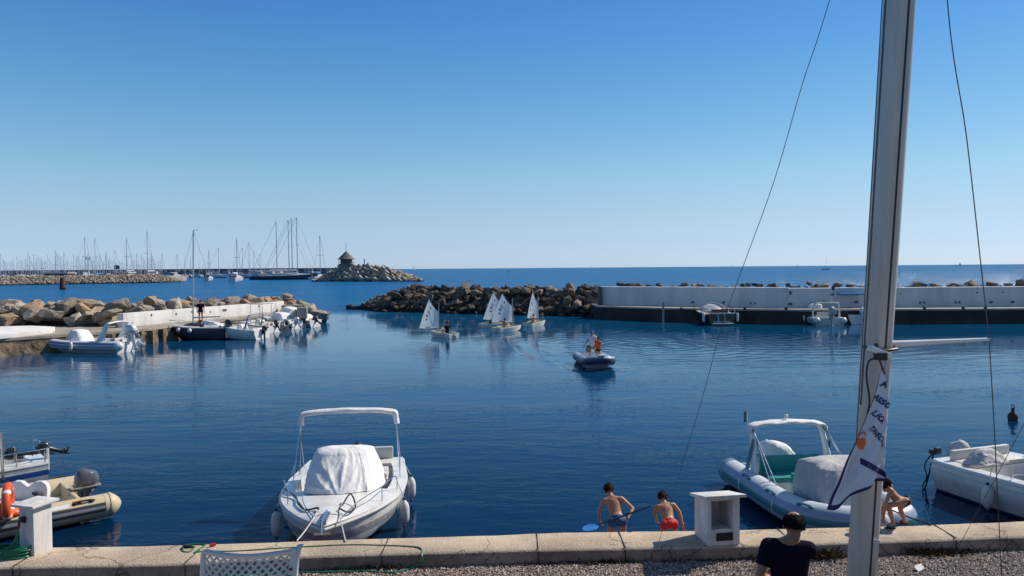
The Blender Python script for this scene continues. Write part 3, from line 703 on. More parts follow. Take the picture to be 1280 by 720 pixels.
nt.links.new(hv.outputs['Color'], bg.inputs['Color']); bg.inputs['Strength'].default_value = SKY_STR
sl = bpy.data.lights.new('sun', 'SUN'); sl.energy = 5.0; sl.angle = R(0.5); sl.color = (1.0, 0.91, 0.79)
so = bpy.data.objects.new('sun', sl); C.objects.link(so); so.rotation_euler = (-SUN).to_track_quat('-Z', 'Y').to_euler(); so.location = (20, 10, 30)
sc = bpy.context.scene
sc.view_settings.view_transform = 'Standard'; sc.view_settings.look = 'None'; sc.view_settings.exposure = 0; sc.view_settings.gamma = 1
sc.render.engine = 'CYCLES'; sc.cycles.max_bounces = 6; sc.cycles.use_denoising = True; sc.cycles.caustics_reflective = False; sc.cycles.caustics_refractive = False

# ------------------------------------------------------------------ water: one sheet to the horizon, displaced near the camera by the patrol boat's wake
def axis(a, b, step, lo, hi, g=1.22):
    m = list(np.arange(a, b + 1e-6, step)); s = step; x = m[-1]; r = []
    while x < hi: s *= g; x += s; r.append(min(x, hi))
    s = step; x = m[0]; l = []
    while x > lo: s *= g; x -= s; l.append(max(x, lo))
    return np.array(l[::-1] + m + r)
xs = axis(-9, 26, 0.17, -30000, 30000); ys = axis(26, 72, 0.15, -200, 26000)
XX, YY = np.meshgrid(xs, ys, indexing='ij')
BX, BY = PB[0], PB[1]
def wake(X, Y):
    s = Y - (BY - 1.2); wv = X - BX - 0.03 * s; z = np.zeros_like(X)
    act = (s > 0)
    for sg in (-1, 1):
        d = (sg * wv) - (0.55 + s * 0.37)
        amp = 0.050 * np.exp(-s / 26) * act
        ph = (d * 1.0 + s * 0.30) * 2 * np.pi / 1.5
        z += 1.0 * amp * np.exp(-(d / (0.55 + s * .03)) ** 2) * np.cos(ph)
        z += amp * 0.55 * np.exp(-((d + 1.3) / (0.8 + s * .04)) ** 2) * np.cos(ph * 0.8 + 1)
    z += 0.02 * np.exp(-(wv / (0.7 + .05 * np.maximum(s, 0))) ** 2) * np.exp(-s / 14) * act * np.cos(s * 2 * np.pi / 1.3)
    # spreading rings from an earlier turn, right of the boat
    for cx, cy, lam, a, r0, r1 in ((9.0, 46.0, 1.0, 0.007, 0.5, 15), (17.0, 52.0, 1.3, 0.006, 1, 20)):
        r = np.hypot(X - cx, (Y - cy)); z += a * np.clip(1 - r / r1, 0, 1) * np.clip(r / 2.0, 0, 1) * np.cos(2 * np.pi * r / lam)
    return z
dens = np.clip((XX + 9) / 2, 0, 1) * np.clip((26 - XX) / 3, 0, 1) * np.clip((YY - 26) / 3, 0, 1) * np.clip((72 - YY) / 4, 0, 1)
ZZ = wake(XX, YY) * dens
nx, ny = XX.shape
co = np.stack([XX, YY, ZZ], -1).reshape(-1, 3)
ii, jj = np.meshgrid(np.arange(nx - 1), np.arange(ny - 1), indexing='ij'); a = (ii * ny + jj).ravel()
fc = np.stack([a, a + ny, a + ny + 1, a + 1], -1)
me = bpy.data.meshes.new('sea'); me.vertices.add(len(co)); me.vertices.foreach_set('co', co.ravel())
me.loops.add(len(fc) * 4); me.loops.foreach_set('vertex_index', fc.ravel()); me.polygons.add(len(fc)); me.polygons.foreach_set('loop_start', np.arange(len(fc)) * 4); me.polygons.foreach_set('loop_total', np.full(len(fc), 4))
me.update(); me.validate(); me.polygons.foreach_set('use_smooth', [True] * len(me.polygons))
m = bpy.data.materials.new('sea_water'); nt_, b = _nodes(m); N = nt_.nodes; L = nt_.links
geo = N.new('ShaderNodeNewGeometry'); sx = N.new('ShaderNodeSeparateXYZ'); L.new(geo.outputs['Position'], sx.inputs[0])
def mrange(src, a, b_, c, d, smooth=False):
    n = N.new('ShaderNodeMapRange'); n.inputs['From Min'].default_value = a; n.inputs['From Max'].default_value = b_; n.inputs['To Min'].default_value = c; n.inputs['To Max'].default_value = d
    if smooth: n.interpolation_type = 'SMOOTHSTEP'
    L.new(src, n.inputs['Value']); return n.outputs['Result']
open_ = mrange(sx.outputs['Y'], 78, 100, 0, 1, True)
def wavenoise(scale, stretch, detail, rough=0.5, rot=0.0):
    mp = N.new('ShaderNodeMapping'); mp.inputs['Scale'].default_value = stretch; mp.inputs['Rotation'].default_value = (0, 0, rot); L.new(geo.outputs['Position'], mp.inputs['Vector'])
    n = N.new('ShaderNodeTexNoise'); n.inputs['Scale'].default_value = scale; n.inputs['Detail'].default_value = detail; n.inputs['Roughness'].default_value = rough; L.new(mp.outputs[0], n.inputs['Vector']); return n.outputs['Fac']
def math_(op, a, b_=None):
    n = N.new('ShaderNodeMath'); n.operation = op
    for i, q in enumerate((a, b_)):
        if q is None: continue
        if isinstance(q, (int, float)): n.inputs[i].default_value = q
        else: L.new(q, n.inputs[i])
    return n.outputs[0]
n1 = wavenoise(2.3, (0.55, 1.25, 1), 3, 0.55, R(12)); n2 = wavenoise(0.7, (0.6, 1.3, 1), 3, 0.5, R(-10)); n3 = wavenoise(0.7, (0.5, 1.3, 1), 5, 0.66, R(5)); n4 = wavenoise(7.0, (0.7, 1.2, 1), 2, 0.5, R(20))
patch = mrange(wavenoise(0.07, (.8, 2.2, 1), 4, 0.6), 0.38, 0.62, 0.35, 1.35)
h1 = math_('MULTIPLY', n1, 0.026); h2 = math_('MULTIPLY', n2, 0.038); h4 = math_('MULTIPLY', n4, 0.009)
hh = math_('MULTIPLY', math_('MULTIPLY', math_('ADD', math_('ADD', h1, h2), h4), patch), mrange(sx.outputs['Y'], 12, 48, 1.15, 0.22))
h3 = math_('MULTIPLY', math_('MULTIPLY', n3, 0.75), open_)
hs = math_('ADD', hh, h3)
bp = N.new('ShaderNodeBump'); bp.inputs['Strength'].default_value = 1.0; bp.inputs['Distance'].default_value = 1.0
L.new(hs, bp.inputs['Height'])
# body colour: deep navy by the quay, greener further out, bright blue at sea
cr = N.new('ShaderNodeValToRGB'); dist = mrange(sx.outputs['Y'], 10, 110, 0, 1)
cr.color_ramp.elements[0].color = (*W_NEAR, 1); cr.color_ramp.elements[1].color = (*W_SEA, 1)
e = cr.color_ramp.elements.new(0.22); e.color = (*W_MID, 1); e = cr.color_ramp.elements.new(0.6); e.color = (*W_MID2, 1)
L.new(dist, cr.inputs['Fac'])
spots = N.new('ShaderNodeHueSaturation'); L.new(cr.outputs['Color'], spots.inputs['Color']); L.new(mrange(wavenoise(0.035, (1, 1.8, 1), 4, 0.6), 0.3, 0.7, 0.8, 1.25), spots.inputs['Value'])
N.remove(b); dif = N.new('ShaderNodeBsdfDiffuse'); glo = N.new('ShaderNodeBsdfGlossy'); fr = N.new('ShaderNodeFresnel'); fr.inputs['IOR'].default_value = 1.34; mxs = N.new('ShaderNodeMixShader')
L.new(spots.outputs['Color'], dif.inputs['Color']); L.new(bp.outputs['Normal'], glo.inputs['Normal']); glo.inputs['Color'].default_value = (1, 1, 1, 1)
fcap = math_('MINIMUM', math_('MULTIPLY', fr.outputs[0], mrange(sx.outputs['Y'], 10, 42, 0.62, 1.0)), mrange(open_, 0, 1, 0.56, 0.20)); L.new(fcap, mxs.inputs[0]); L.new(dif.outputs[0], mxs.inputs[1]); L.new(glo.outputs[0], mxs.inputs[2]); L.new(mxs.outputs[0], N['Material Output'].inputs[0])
L.new(mrange(open_, 0, 1, 0.04, 0.12), glo.inputs['Roughness'])
me.materials.append(m); sea = bpy.data.objects.new('sea', me); C.objects.link(sea); struct(sea)

# ------------------------------------------------------------------ near quay: kerb, gravel, step and terrace
ZT, ZG = 0.81, 0.60
far_px = [(-120, 688), (65, 683.5), (160, 682.5), (230, 680.5), (320, 678), (428, 674), (620, 668.5), (700, 665), (860, 663), (960, 661), (1140, 656.5), (1280, 651), (1420, 645)]
near_px = [(-120, 714), (0, 709), (200, 705.5), (250, 703), (375, 695.5), (620, 688), (860, 683.5), (1100, 677), (1280, 670), (1420, 664)]
FARL = [onz(a, b_, ZT) for a, b_ in far_px]; NEARL = [onz(a, b_, ZT) for a, b_ in near_px]
def yat(line, x):
    for p, q in zip(line[:-1], line[1:]):
        if p.x <= x <= q.x: return lerp(p.y, q.y, (x - p.x) / (q.x - p.x))
    return line[0].y if x < line[0].x else line[-1].y
g = G(); secs = []
xq = [-12] + list(np.arange(-9.0, 11.01, 0.25)) + [16]
for i, x in enumerate(xq):
    yf = yat(FARL, x); yn = yat(NEARL, x)
    e = 0.008 * noise.noise(V((x * 3, 0, 0))); e2 = 0.010 * noise.noise(V((x * 2.3, 5, 0)))
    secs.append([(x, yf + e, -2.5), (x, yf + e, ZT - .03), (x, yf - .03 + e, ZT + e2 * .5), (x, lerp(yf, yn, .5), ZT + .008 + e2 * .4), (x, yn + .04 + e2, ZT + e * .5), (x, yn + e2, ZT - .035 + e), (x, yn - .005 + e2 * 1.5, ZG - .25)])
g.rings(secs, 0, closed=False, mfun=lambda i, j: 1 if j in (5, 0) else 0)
g.rings([[(x, y, z)] + [(x, y, z)] for x, y, z in ()], 0) if 0 else None
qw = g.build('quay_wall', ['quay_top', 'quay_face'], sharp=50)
tag(qw, 'low worn beige concrete quay edge running across the foot of the picture', 'quay wall')
g = G()
for x0, ln in ((-6.95, .012), (-4.6, .01), (-1.9, .01), (.35, .012), (1.62, .012), (4.1, .012), (6.6, .012)):
    yf = yat(FARL, x0); yn = yat(NEARL, x0); g.box((x0, (yf + yn) / 2, ZT + .008), (ln, yf - yn, .014), 0)
    g.box((x0, yn - .008, ZT - .12), (ln, .012, .2), 0)
g.build('casting_joint', ['water_line_growth'], qw)
g = G(); N_ = 60
g.grid(lambda u, v: V((lerp(-16, 20, u), lerp(yat(NEARL, lerp(-16, 20, u)) + .1, -4, v), ZG - .01 + 0.02 * noise.noise(V((u * 30, v * 12, 0))))), 90, 40)
struct(g.build('ground', ['gravel_base']))
# gravel: loose stones where the picture can resolve them
rg = np.random.default_rng(3); n = 30000
gx = rg.uniform(-2.2, 9.5, n); gy = rg.uniform(0, 1, n); base = []
vs = []; fs = []; mi = []
for i in range(n):
    x = gx[i]; yn = yat(NEARL, x); y = yn - 0.03 - gy[i] ** 1.15 * 1.5
    if i < 3500: x = -2.0 - rg.uniform(0, 6.8); yn = yat(NEARL, x); y = yn - 0.02 - rg.uniform(0, .35)
    s = rg.uniform(.007, .02); a = rg.uniform(0, 6.28); ca, sa = math.cos(a), math.sin(a); z = ZG + rg.uniform(-.004, .012)
    k = len(vs)
    for (px_, py_, pz_) in ((1, .1, 0), (.3, .8, .1), (-.8, .5, -.1), (-.7, -.6, .1), (.4, -.8, 0), (.15, 0, .6), (-.2, .1, .75)):
        e = rg.uniform(.8, 1.25); X_, Y_ = px_ * s * e * 1.25, py_ * s * e; vs.append((x + X_ * ca - Y_ * sa, y + X_ * sa + Y_ * ca, z + pz_ * s))
    for q in ((0, 1, 5), (1, 6, 5), (1, 2, 6), (2, 3, 6), (3, 4, 5), (3, 5, 6), (4, 0, 5)): fs.append(tuple(k + t for t in q)); 
    mi += [i % 5] * 7
for k, c in enumerate(((.50, .40, .32), (.34, .26, .20), (.60, .52, .44), (.24, .18, .15), (.42, .30, .22))): mk('stone%d' % k, c, .85, var=.1, scale=20)
me = bpy.data.meshes.new('gravel'); me.from_pydata(vs, [], fs); 
for k in range(5): me.materials.append(MT['stone%d' % k])
me.polygons.foreach_set('material_index', mi); o = bpy.data.objects.new('gravel', me); C.objects.link(o); tag(o, 'loose brown and beige gravel in front of the quay edge', 'gravel', kind='stuff')
# lower step where the boys stand
g = G(); g.box((2.0, (yat(FARL, 2.0) + .65), -.35), (3.4, 1.25, 1.3)); 
qs = g.build('quay_step', ['quay_face'], bevel=0.02); tag(qs, 'low concrete landing step on the water side of the quay', 'step')
g = G(); g.box((0, 0.6, 3.0), (16, 5.6, .2)); g.box((0, .6, 1.7), (15.6, 5.0, 2.4)); tr = g.build('terrace', ['terrace']); struct(tr)
# dry weeds at the foot of the kerb
rw = random.Random(5)
g = G()
def weed_clump(cx, w_, n_, hgt, mi):
    for _ in range(n_):
        x = cx + rw.gauss(0, w_); y = yat(NEARL, x) - abs(rw.gauss(.03, .04)); 
        a = rw.uniform(0, 6.28); t = rw.uniform(.1, 1.1); h_ = rw.uniform(.3, 1) * hgt; p0 = V((x, y, ZG)); d = V((math.cos(a) * t, math.sin(a) * t - .2, 1)).normalized()
        p1 = p0 + d * h_ * .6; p2 = p1 + (d + V((math.cos(a), math.sin(a), -.7)) * .5) * h_ * .5; s_ = V((math.sin(a), -math.cos(a), 0)) * .008
        g.add([p0 - s_, p0 + s_, p1 + s_, p2, p1 - s_], [(0, 1, 2, 3, 4)], mi)
for cx, w_, n_, h_, mi_ in ((1.3, .25, 120, .1, 1), (.6, .3, 60, .07, 1), (2.9, .5, 130, .08, 1), (3.9, .25, 150, .14, 0), (4.55, .12, 160, .22, 0), (4.3, .35, 90, .1, 1), (6.2, .18, 260, .14, 1), (6.55, .2, 160, .10, 1), (8.2, .4, 90, .07, 1), (-1.9, .3, 90, .12, 1), (-2.6, .4, 60, .08, 1)): weed_clump(cx, w_, n_, h_, mi_)
o = g.build('dry_weeds', ['weed', 'weed_dead']); tag(o, 'dry weeds rooted along the foot of the quay edge', 'weeds', kind='stuff')
c = onz(1150, 712, ZG); g = G()
rs = []
for i in range(7):
    rs.append([(.05 * (1 + .5 * noise.noise(V((i * .9, j, 2)))) * math.cos(j * .785) * (1 - .1 * i) + (i - 3) * .022, .035 * (1 + .5 * noise.noise(V((i, j, 5)))) * math.sin(j * .785) * (1 - .05 * i), .035 + .012 * noise.noise(V((i, j, 9)))* 2 + .03 * math.sin(j * .785)) for j in range(8)])
g.rings(rs, 0); o = g.build('paper_litter', ['paper'], loc=c, rz=.6, sharp=20); tag(o, 'crumpled white scrap of paper lying on the gravel', 'litter')
# ------------------------------------------------------------------ utility pillars on the quay
p0 = onz(39, 694, ZT)
t = thing('utility_pillar', 'narrow white water pillar with a tap on the quay, green hose hanging from it', 'utility pillar', (p0.x, p0.y + .12, ZT), R(-17))
g = G(); g.box((0, 0, .355), (.27, .30, .71)); g.build('shaft', ['stucco'], t, bevel=.006)
g = G(); g.box((0, 0, .73), (.42, .44, .04)); g.build('cap_slab', ['stucco'], t, bevel=.01)
g = G(); g.tube([(-.03, -.16, .53), (-.03, -.21, .53), (-.03, -.235, .52), (-.03, -.24, .48)], .018, 8); g.box((-.03, -.2, .56), (.09, .02, .025)); g.box((-.03, -.165, .53), (.06, .03, .09)); tp = g.build('tap', ['rubber'], t)
g = G(); g.tube([(-.03, -.24, .485), (-.03, -.24, .43)], .02, 8); g.build('hose_connector', ['red_plastic'], tp)
M_ = Matrix.Translation(t.location) @ Matrix.Rotation(R(-17), 4, 'Z'); tapw = M_ @ V((-.03, -.24, .43))
cc = onz(12, 697, ZT)
pts = [tapw, tapw + V((-.02, -.01, -.15)), tapw + V((-.03, -.03, -.36)), V((tapw.x - .03, tapw.y - .02, ZT + .03))]
a0 = 0
for k in range(150):
    a = a0 - k * .26; rr = .20 + .05 * noise.noise(V((k * .13, 1, 0))); pts.append(V((cc.x + rr * 1.35 * math.cos(a), cc.y + .02 + rr * .62 * math.sin(a), ZT + .025 + k * .0009 + .012 * noise.noise(V((k * .3, 0, 4))))))
g = G(); g.tube(catmull(pts, 3), .011, 7)
g.tube(catmull([tapw + V((-.02, 0, -.04)), tapw + V((-.06, -.03, -.2)), tapw + V((-.22, -.06, -.36)), cc + V((.1, .0, .08)), cc + V((-.05, .08, .06))], 8), .011, 7)
o = g.build('garden_hose', ['hose_green']); tag(o, 'green hose lying in a coil at the foot of the narrow pillar', 'hose', 'green hoses on the quay')

p1 = onz(885.5, 683, ZT); rz = R(9)
t = thing('utility_pedestal', 'square white pedestal with an open niche and slab top, between boys and man', 'utility pedestal', tuple(p1), rz)
Wd, Dp, H = .485, .50, .70
def slope(g): g.v = [(x, y, z - .20 * y * max(0, min(1, z / H))) for x, y, z in g.v]
g = G(); th = .045; zb = .235
g.box((th / 2, Dp / 2, H / 2), (th, Dp, H)); g.box((Wd - th * 1.2, Dp / 2, H / 2), (th * 2.4, Dp, H)); g.box((Wd / 2 - .03, Dp - th / 2, H / 2), (Wd - th * 3.4 - .004, th, H)); 
g.box((Wd / 2 - .03, Dp / 2 - .02, zb / 2), (Wd - th * 3.4 - .004, Dp - th - .02, zb)); g.box((Wd / 2 - .03, .05, H - .02), (Wd - th * 3.4 - .004, .09, .04))
slope(g); g.build('pedestal_body', ['stucco'], t)
g = G(); g.box((Wd / 2, Dp / 2 - .03, H + .022), (Wd + .15, Dp + .10, .044)); slope(g); g.build('cap_slab', ['stucco'], t, bevel=.008)
g = G(); g.box((.16, Dp - th - .02, .52), (.17, .03, .10)); g.tube(sag((.14, Dp - th - .05, .48), (.2, Dp - th - .05, .47), .02), .006, 5); g.build('socket_box', ['socket_brown'], t)
g = G(); g.box((Wd / 2 + .01, -.002, .125), (.255, .012, .115)); 
for k in range(6): g.box((Wd / 2 + .01, -.010, .085 + k * .016), (.24, .008, .006))
g.build('vent_grille', ['rubber'], t)

# hose along the quay
def q(px, py, z=ZT + .012): return onz(px, py, z)
pts = [q(243, 684), q(236, 690), q(228, 688), q(232, 682), q(244, 680), q(256, 681), q(250, 686), q(243, 691), q(256, 689), q(290, 689), q(340, 686), q(400, 682.5), q(440, 681), q(490, 682), q(518, 683.5), q(526.5, 686)]
l = q(527.5, 689.5); pts += [V((l.x, l.y - .03, ZT - .03)), V((l.x + .01, yat(NEARL, l.x) - .05, ZT - .10)), V((l.x - .04, yat(NEARL, l.x) - .06, ZG + .06)), V((l.x - .15, yat(NEARL, l.x) - .09, ZG + .02))] + [onz(a, b_, ZG + .02) for a, b_ in ((490, 715.5), (450, 713.5), (410, 715), (370, 716), (300, 719), (250, 724))]
g = G(); g.tube(catmull(pts, 6), .0115, 7); t = g.build('garden_hose', ['hose_green']); tag(t, 'long green hose running along the quay edge and looping down onto the gravel', 'hose', 'green hoses on the quay')
g = G(); g.tube([q(243, 684), q(234, 683.5)], .02, 8); a = q(234, 684); g.box(a + V((0, 0, .01)), (.12, .035, .04)); g.box(a + V((-.05, -.03, .0)), (.03, .1, .03)); g.build('spray_nozzle', ['rubber'], t)
g = G(); g.tube([q(262, 681.5, ZT + .03), q(270, 680, ZT + .03)], .022, 8); g.build('hose_connector', ['red_plastic'], t)

# ------------------------------------------------------------------ plastic chair on the terrace, only the top of its back in frame
tl = ony(250, 691, 2.68); trp = ony(372, 686, 2.72)
cx = (tl.x + trp.x) / 2; cw = (trp - tl).length; top = (tl.z + trp.z) / 2
t = thing('plastic_chair', 'beige plastic chair with a lattice back standing on the terrace', 'chair', (cx, 2.70, 3.1), R(1))
hz = top - 3.1
def back(u, v, off=0.0):    # u across, v down from the top; gentle curve
    x = (u - .5) * cw * (1 - .10 * v) ; return V((x, -.045 * math.cos((u - .5) * 3) + .02 - v * .10 + off, hz - .006 - v * .34 - .006 * math.sin(u * 3.1) + .012 * (2 * u - 1) ** 4 * 0))
g = G(); nu, nv = 13, 12
W_ = cw; st = .0262
def strip(u0, v0, u1, v1, wd=.0085, th=.006):
    n_ = 10; A = []; 
    for k in range(n_ + 1): A.append(back(lerp(u0, u1, k / n_), lerp(v0, v1, k / n_)))
    g.tube(A, wd * .52, 4, 0)
du = .084
k = -14
while k < 14:
    # diagonals at 45 degrees in metres
    for sg in (1, -1):
        u0 = k * du; v0 = 0.03; u1 = u0 + sg * 1.06; v1 = v0 + 1.0 * cw / .34 * 1.0
        # clip to 0..1
        a, b_ = 0.0, 1.0
        for lo, hi, s0, s1 in ((.035, .955, u0, u1), (.03, .97, v0, v1)):
            d = s1 - s0
            if abs(d) < 1e-9: continue
            ta, tb = (lo - s0) / d, (hi - s0) / d
            if ta > tb: ta, tb = tb, ta
            a, b_ = max(a, ta), min(b_, tb)
        if b_ - a > .01: strip(lerp(u0, u1, a), lerp(v0, v1, a), lerp(u0, u1, b_), lerp(v0, v1, b_))
    k += 1
lt = g.build('lattice_back', ['plastic_chair'], t, sharp=80)
g = G(); A = [back(u, v) for u, v in [(.0, 1)] + [(.0, 1 - i / 6) for i in range(1, 6)] + [(.005, .03), (.03, .0)] + [(i / 12, 0) for i in range(1, 12)] + [(.98, 0.0)]]
g.tube(catmull(A, 3), .0105, 8); g.tube([back(.955, .02), back(.945, .5), back(.93, 1)], .009, 8)
e = [back(.99, 1.0), back(.985, .6), back(.98, .25), back(.985, .08), back(1.0, -.015, .005), back(1.02, -.035, .01)]
g.rings([[p + V((sx_ * w_, sy * .012, 0)) for sx_, sy in ((-1, -1), (1, -1), (1, 1), (-1, 1))] for p, w_ in zip(catmull(e, 4), np.linspace(.020, .009, 21))], 0)
g.tube([back(0, 1), back(1, 1)], .012, 8); g.build('back_frame', ['plastic_chair'], t, sharp=60)
g = G(); 
for k in range(5): g.box(tuple(back(.93 + .008 * k, .44 - .07 * k, -.019)), (.012, .002, .010), 0, T=None)
g.build('printed_mark', ['ink'], lt)
g = G(); g.grid(lambda u, v: V(((u - .5) * cw * .98, -.09 + .44 * v + .0, .42 + .03 * abs(2 * u - 1) ** 3 + .02 * v)), 12, 10); g.box((0, .13, .40), (cw * .9, .40, .015)); g.build('seat', ['plastic_chair'], t)
for sx_ in (-1, 1):
    for y_ in (-.06, .32):
        g = G(); g.tube([(sx_ * cw * .44, y_, .42), (sx_ * cw * .56, y_ + (.07 if y_ > 0 else -.07), 0)], [.022, .016], 8); g.build('leg', ['plastic_chair'], t)
    g = G(); g.tube(catmull([back(.5 + sx_ * .48, .75), V((sx_ * (cw * .5 - .005), .08, .50)), V((sx_ * (cw * .5 - .005), .2, .49)), V((sx_ * cw * .46, .26, .42))], 6), .017, 8); g.build('armrest', ['plastic_chair'], t)

# ------------------------------------------------------------------ the beached mast, its shrouds, spreader, flag and lamp
MB_ = ony(1076.5, 720, 4.86); MTp = ony(1124.5, 0, 4.52); md = (MTp - MB_); 
foot = MB_ + md * ((ZG - MB_.z) / md.z); tipm = MB_ + md * ((9.6 - MB_.z) / md.z); mdn = md.normalized()
t = thing('mast', 'tall grey aluminium mast leaning slightly, set on the gravel in front of everything', 'mast', tuple(foot), 0)
fa = V((0, 0, 0)); sec = [(.080 * math.sin(a), -.115 * math.cos(a)) for a in [2 * math.pi * k / 28 for k in range(28)]]
# slot on the camera side
sec = [(-.006, -.100), (-.006, -.1145)] + [(.080 * abs(math.sin(a)) ** .85 * (-1 if a > 0 else 1), -.115 * math.cos(a)) for a in [R(6) + (2 * math.pi - R(12)) * k / 30 for k in range(31)]][1:-1] + [(.006, -.1145), (.006, -.100)]
sec = [(-.007, -.096), (-.007, -.114)] + [(-.080 * (abs(math.sin(a)) ** .85) * (1 if math.sin(a) > 0 else -1), -.115 * math.cos(a)) for a in [R(9) + (2 * math.pi - R(18)) * k / 30 for k in range(31)]] + [(.007, -.114), (.007, -.096)]
g = G(); g.rings([[V((x, y, 0)) + (tipm - foot) * q_ for x, y in sec] for q_ in (0, .15, .3, .5, .75, 1)], 0); g.build('spar', ['alu'], t, sharp=50)
g = G(); g.rings([[V((x, y, 0)) + (tipm - foot) * q_ for x, y in ((-.0065, -.0975), (-.0065, -.11), (.0065, -.11), (.0065, -.0975))] for q_ in (0, 1)], 0); g.build('luff_groove', ['alu_dark'], t)
sp0 = ony(1098, 431, 4.70); sp1 = ony(1237, 424, 4.62)
g = G(); dsp = (sp1 - foot) - (sp0 - foot)
g.rings([[(sp0 - foot) + dsp * q_ + V((0, .028 * k_ * math.cos(a), .020 * k_ * math.sin(a))) for a in [2 * math.pi * k / 14 for k in range(14)]] for q_, k_ in ((0, 1.1), (.1, 1.1), (.3, .95), (.9, .55), (.985, .5), (.99, .3), (1, .3))], 0); g.build('spreader', ['gelcoat'], t)
g = G(); c = sp0 - foot
g.tube([c + V((-.095, .0, -.01)), c + V((-.06, -.115, -.02)), c + V((.0, -.135, -.02)), c + V((.06, -.115, -.015)), c + V((.095, 0, -.01))], .009, 6); g.build('mast_band', ['alu_dark'], t)
fl = ony(1099, 440, 4.52)
h_ = thing('floodlight', 'small white floodlight with black cable clamped on the mast', 'lamp', tuple(fl), R(8))
g = G(); g.box((0, 0, 0), (.145, .05, .035), T=Matrix.Rotation(R(22), 4, 'Y')); g.build('housing', ['gelcoat'], h_, bevel=.008)
g = G(); g.box((.0, -.012, -.025), (.06, .05, .045)); g.tube([(0, .03, .0), (0, .03, .05)], .012, 6); g.build('bracket', ['rubber'], h_)
g = G()
for P_ in ([(1099, 450, 4.5), (1104, 462, 4.5), (1108, 478, 4.5), (1101, 500, 4.52), (1092, 520, 4.55), (1089, 545, 4.58)], [(1094, 448, 4.5), (1086, 452, 4.5), (1083, 470, 4.52), (1087, 500, 4.55), (1084, 520, 4.6), (1083, 545, 4.62)]): g.tube([V(ony(*p)) - fl for p in catmull([V(p) for p in P_], 5)], .006, 6)
g.rotate = None
cb = g.build('cable', ['rubber'], None); cb.parent = h_; cb.rotation_euler.z = -R(8)
# halyards running down the mast
g = G()
for a, b_, r_ in (((1108.5, -20, 4.38), (1076, 506, 4.62), .006), ((1142.5, -20, 4.5), (1112, 420, 4.68), .003), ((1104, -20, 4.38), (1070, 560, 4.62), .0035)): g.tube([ony(*a), ony(*b_)], r_, 6)
o = g.build('halyard', ['wire']); tag(o, 'dark halyards hugging the mast from its top', 'halyard')
g = G(); g.tube([ony(1101, 600, 4.66), ony(1098, 640, 4.68), ony(1096, 725, 4.74)], .0045, 6); g.box(ony(1095.5, 680, 4.70), (.02, .02, .05)); g.box(ony(1096, 676, 4.70), (.03, .014, .014)); o = g.build('flag_halyard', ['rope_white']); tag(o, 'thin pale flag line dropping from the flag along the mast foot', 'flag line')
g = G(); hb_ = tipm - mdn * .15
def stay(pl, label, r_=.0028):
    P_ = [V(ony(*p)) for p in pl]; g = G(); g.tube(catmull(P_, 6), r_, 6); o = g.build('stay_wire', ['wire']); tag(o, label, 'stay wire', 'wire stays of the mast'); return o
stay([(1152, -400, 4.36), (1037, 0, 4.9), (1003, 105, 5.1), (968, 225, 5.4), (930, 330, 5.8), (903, 405, 6.3), (880, 490, 6.9), (856, 570, 7.7), (832, 650, 8.6), (806, 735, 9.7), (804, 742, 9.78)], 'thin wire sagging from the mast top down to the gravel beside the man')
stay([(1160, -400, 4.2), (1184, 0, 4.3), (1208, 170, 4.4), (1226, 330, 4.55), (1236.5, 425, 4.62)], 'upper wire from the mast top to the spreader tip', .0036)
stay([(1236.5, 426, 4.62), (1242, 520, 4.8), (1248, 640, 5.3), (1252, 720, 5.8), (1258, 850, 7.55)], 'lower wire from the spreader tip down to the gravel', .0036)
stay([(1193, 694, 10.75), (1216, 650, 10.4), (1242, 602, 10.0), (1280, 530, 9.3), (1420, 265, 8.0)], 'slack wire rising steeply from the gravel across the white day boat', .004)
a_ = ony(1420, 265, 8.0); g = G(); g.tube([(a_.x, a_.y, ZG - .1), (a_.x, a_.y, a_.z + .5)], .05, 10); o = g.build('flagpole', ['alu']); tag(o, 'grey pole beyond the picture edge carrying the slack wire', 'pole')

# flag: hangs in folds in front of the mast; a function of x and z gives its depth
FY = 4.50
def pxz(px, py): p = ony(px, py, FY); return p.x, p.z
def flag_y(x, z):
    a, b_ = pxz(1106, 450), pxz(1034, 638)
    d = (x - lerp(b_[0], a[0], (z - b_[1]) / (a[1] - b_[1])))     # distance right of the leech
    return FY + .030 * math.sin(d * 34 + z * 5) * min(1, abs(d) * 12) + .015 * math.sin(d * 70 - z * 13) * min(1, abs(d) * 8) + .012 * noise.noise(V((x * 9, z * 9, 3)))
Lc = catmull([V((*pxz(a, b_), 0)) for a, b_ in ((1033, 637), (1044, 610), (1058, 577), (1075, 540), (1091, 500), (1099, 472), (1104, 447))], 6)
Rc = catmull([V((*pxz(a, b_), 0)) for a, b_ in ((1108.5, 601), (1108.8, 585), (1108.6, 560), (1108, 530), (1107.5, 500), (1106.5, 470), (1105.5, 445))], 6)
Bc = catmull([V((*pxz(a, b_), 0)) for a, b_ in ((1033, 637), (1044, 637.5), (1055, 632), (1068, 620), (1082, 609), (1096, 604.5), (1108.5, 601))], 6)
def cur(Cc, s): s = max(0, min(1, s)) * (len(Cc) - 1); i = min(int(s), len(Cc) - 2); return Cc[i].lerp(Cc[i + 1], s - i)
def flag_pt(u, v):
    p = cur(Lc, v).lerp(cur(Rc, v), u); b0 = cur(Lc, 0).lerp(cur(Rc, 0), u); p = p + (cur(Bc, u) - b0) * (1 - v) ** 2; return V((p.x, flag_y(p.x, p.y), p.y))
t = thing('club_flag', 'white and navy flag hanging in folds from the mast with dark lettering', 'flag', (0, 0, 0))
g = G(); g.grid(flag_pt, 44, 60, mfun=lambda u, v: 1 if (v < .035 or (v < .97 and u < .06 + .25 * max(0, v - .7))) else 0); fc_ = g.build('flag_cloth', ['flag_white', 'flag_navy'], t, sharp=80)
g = G(); A = []; Bb = []
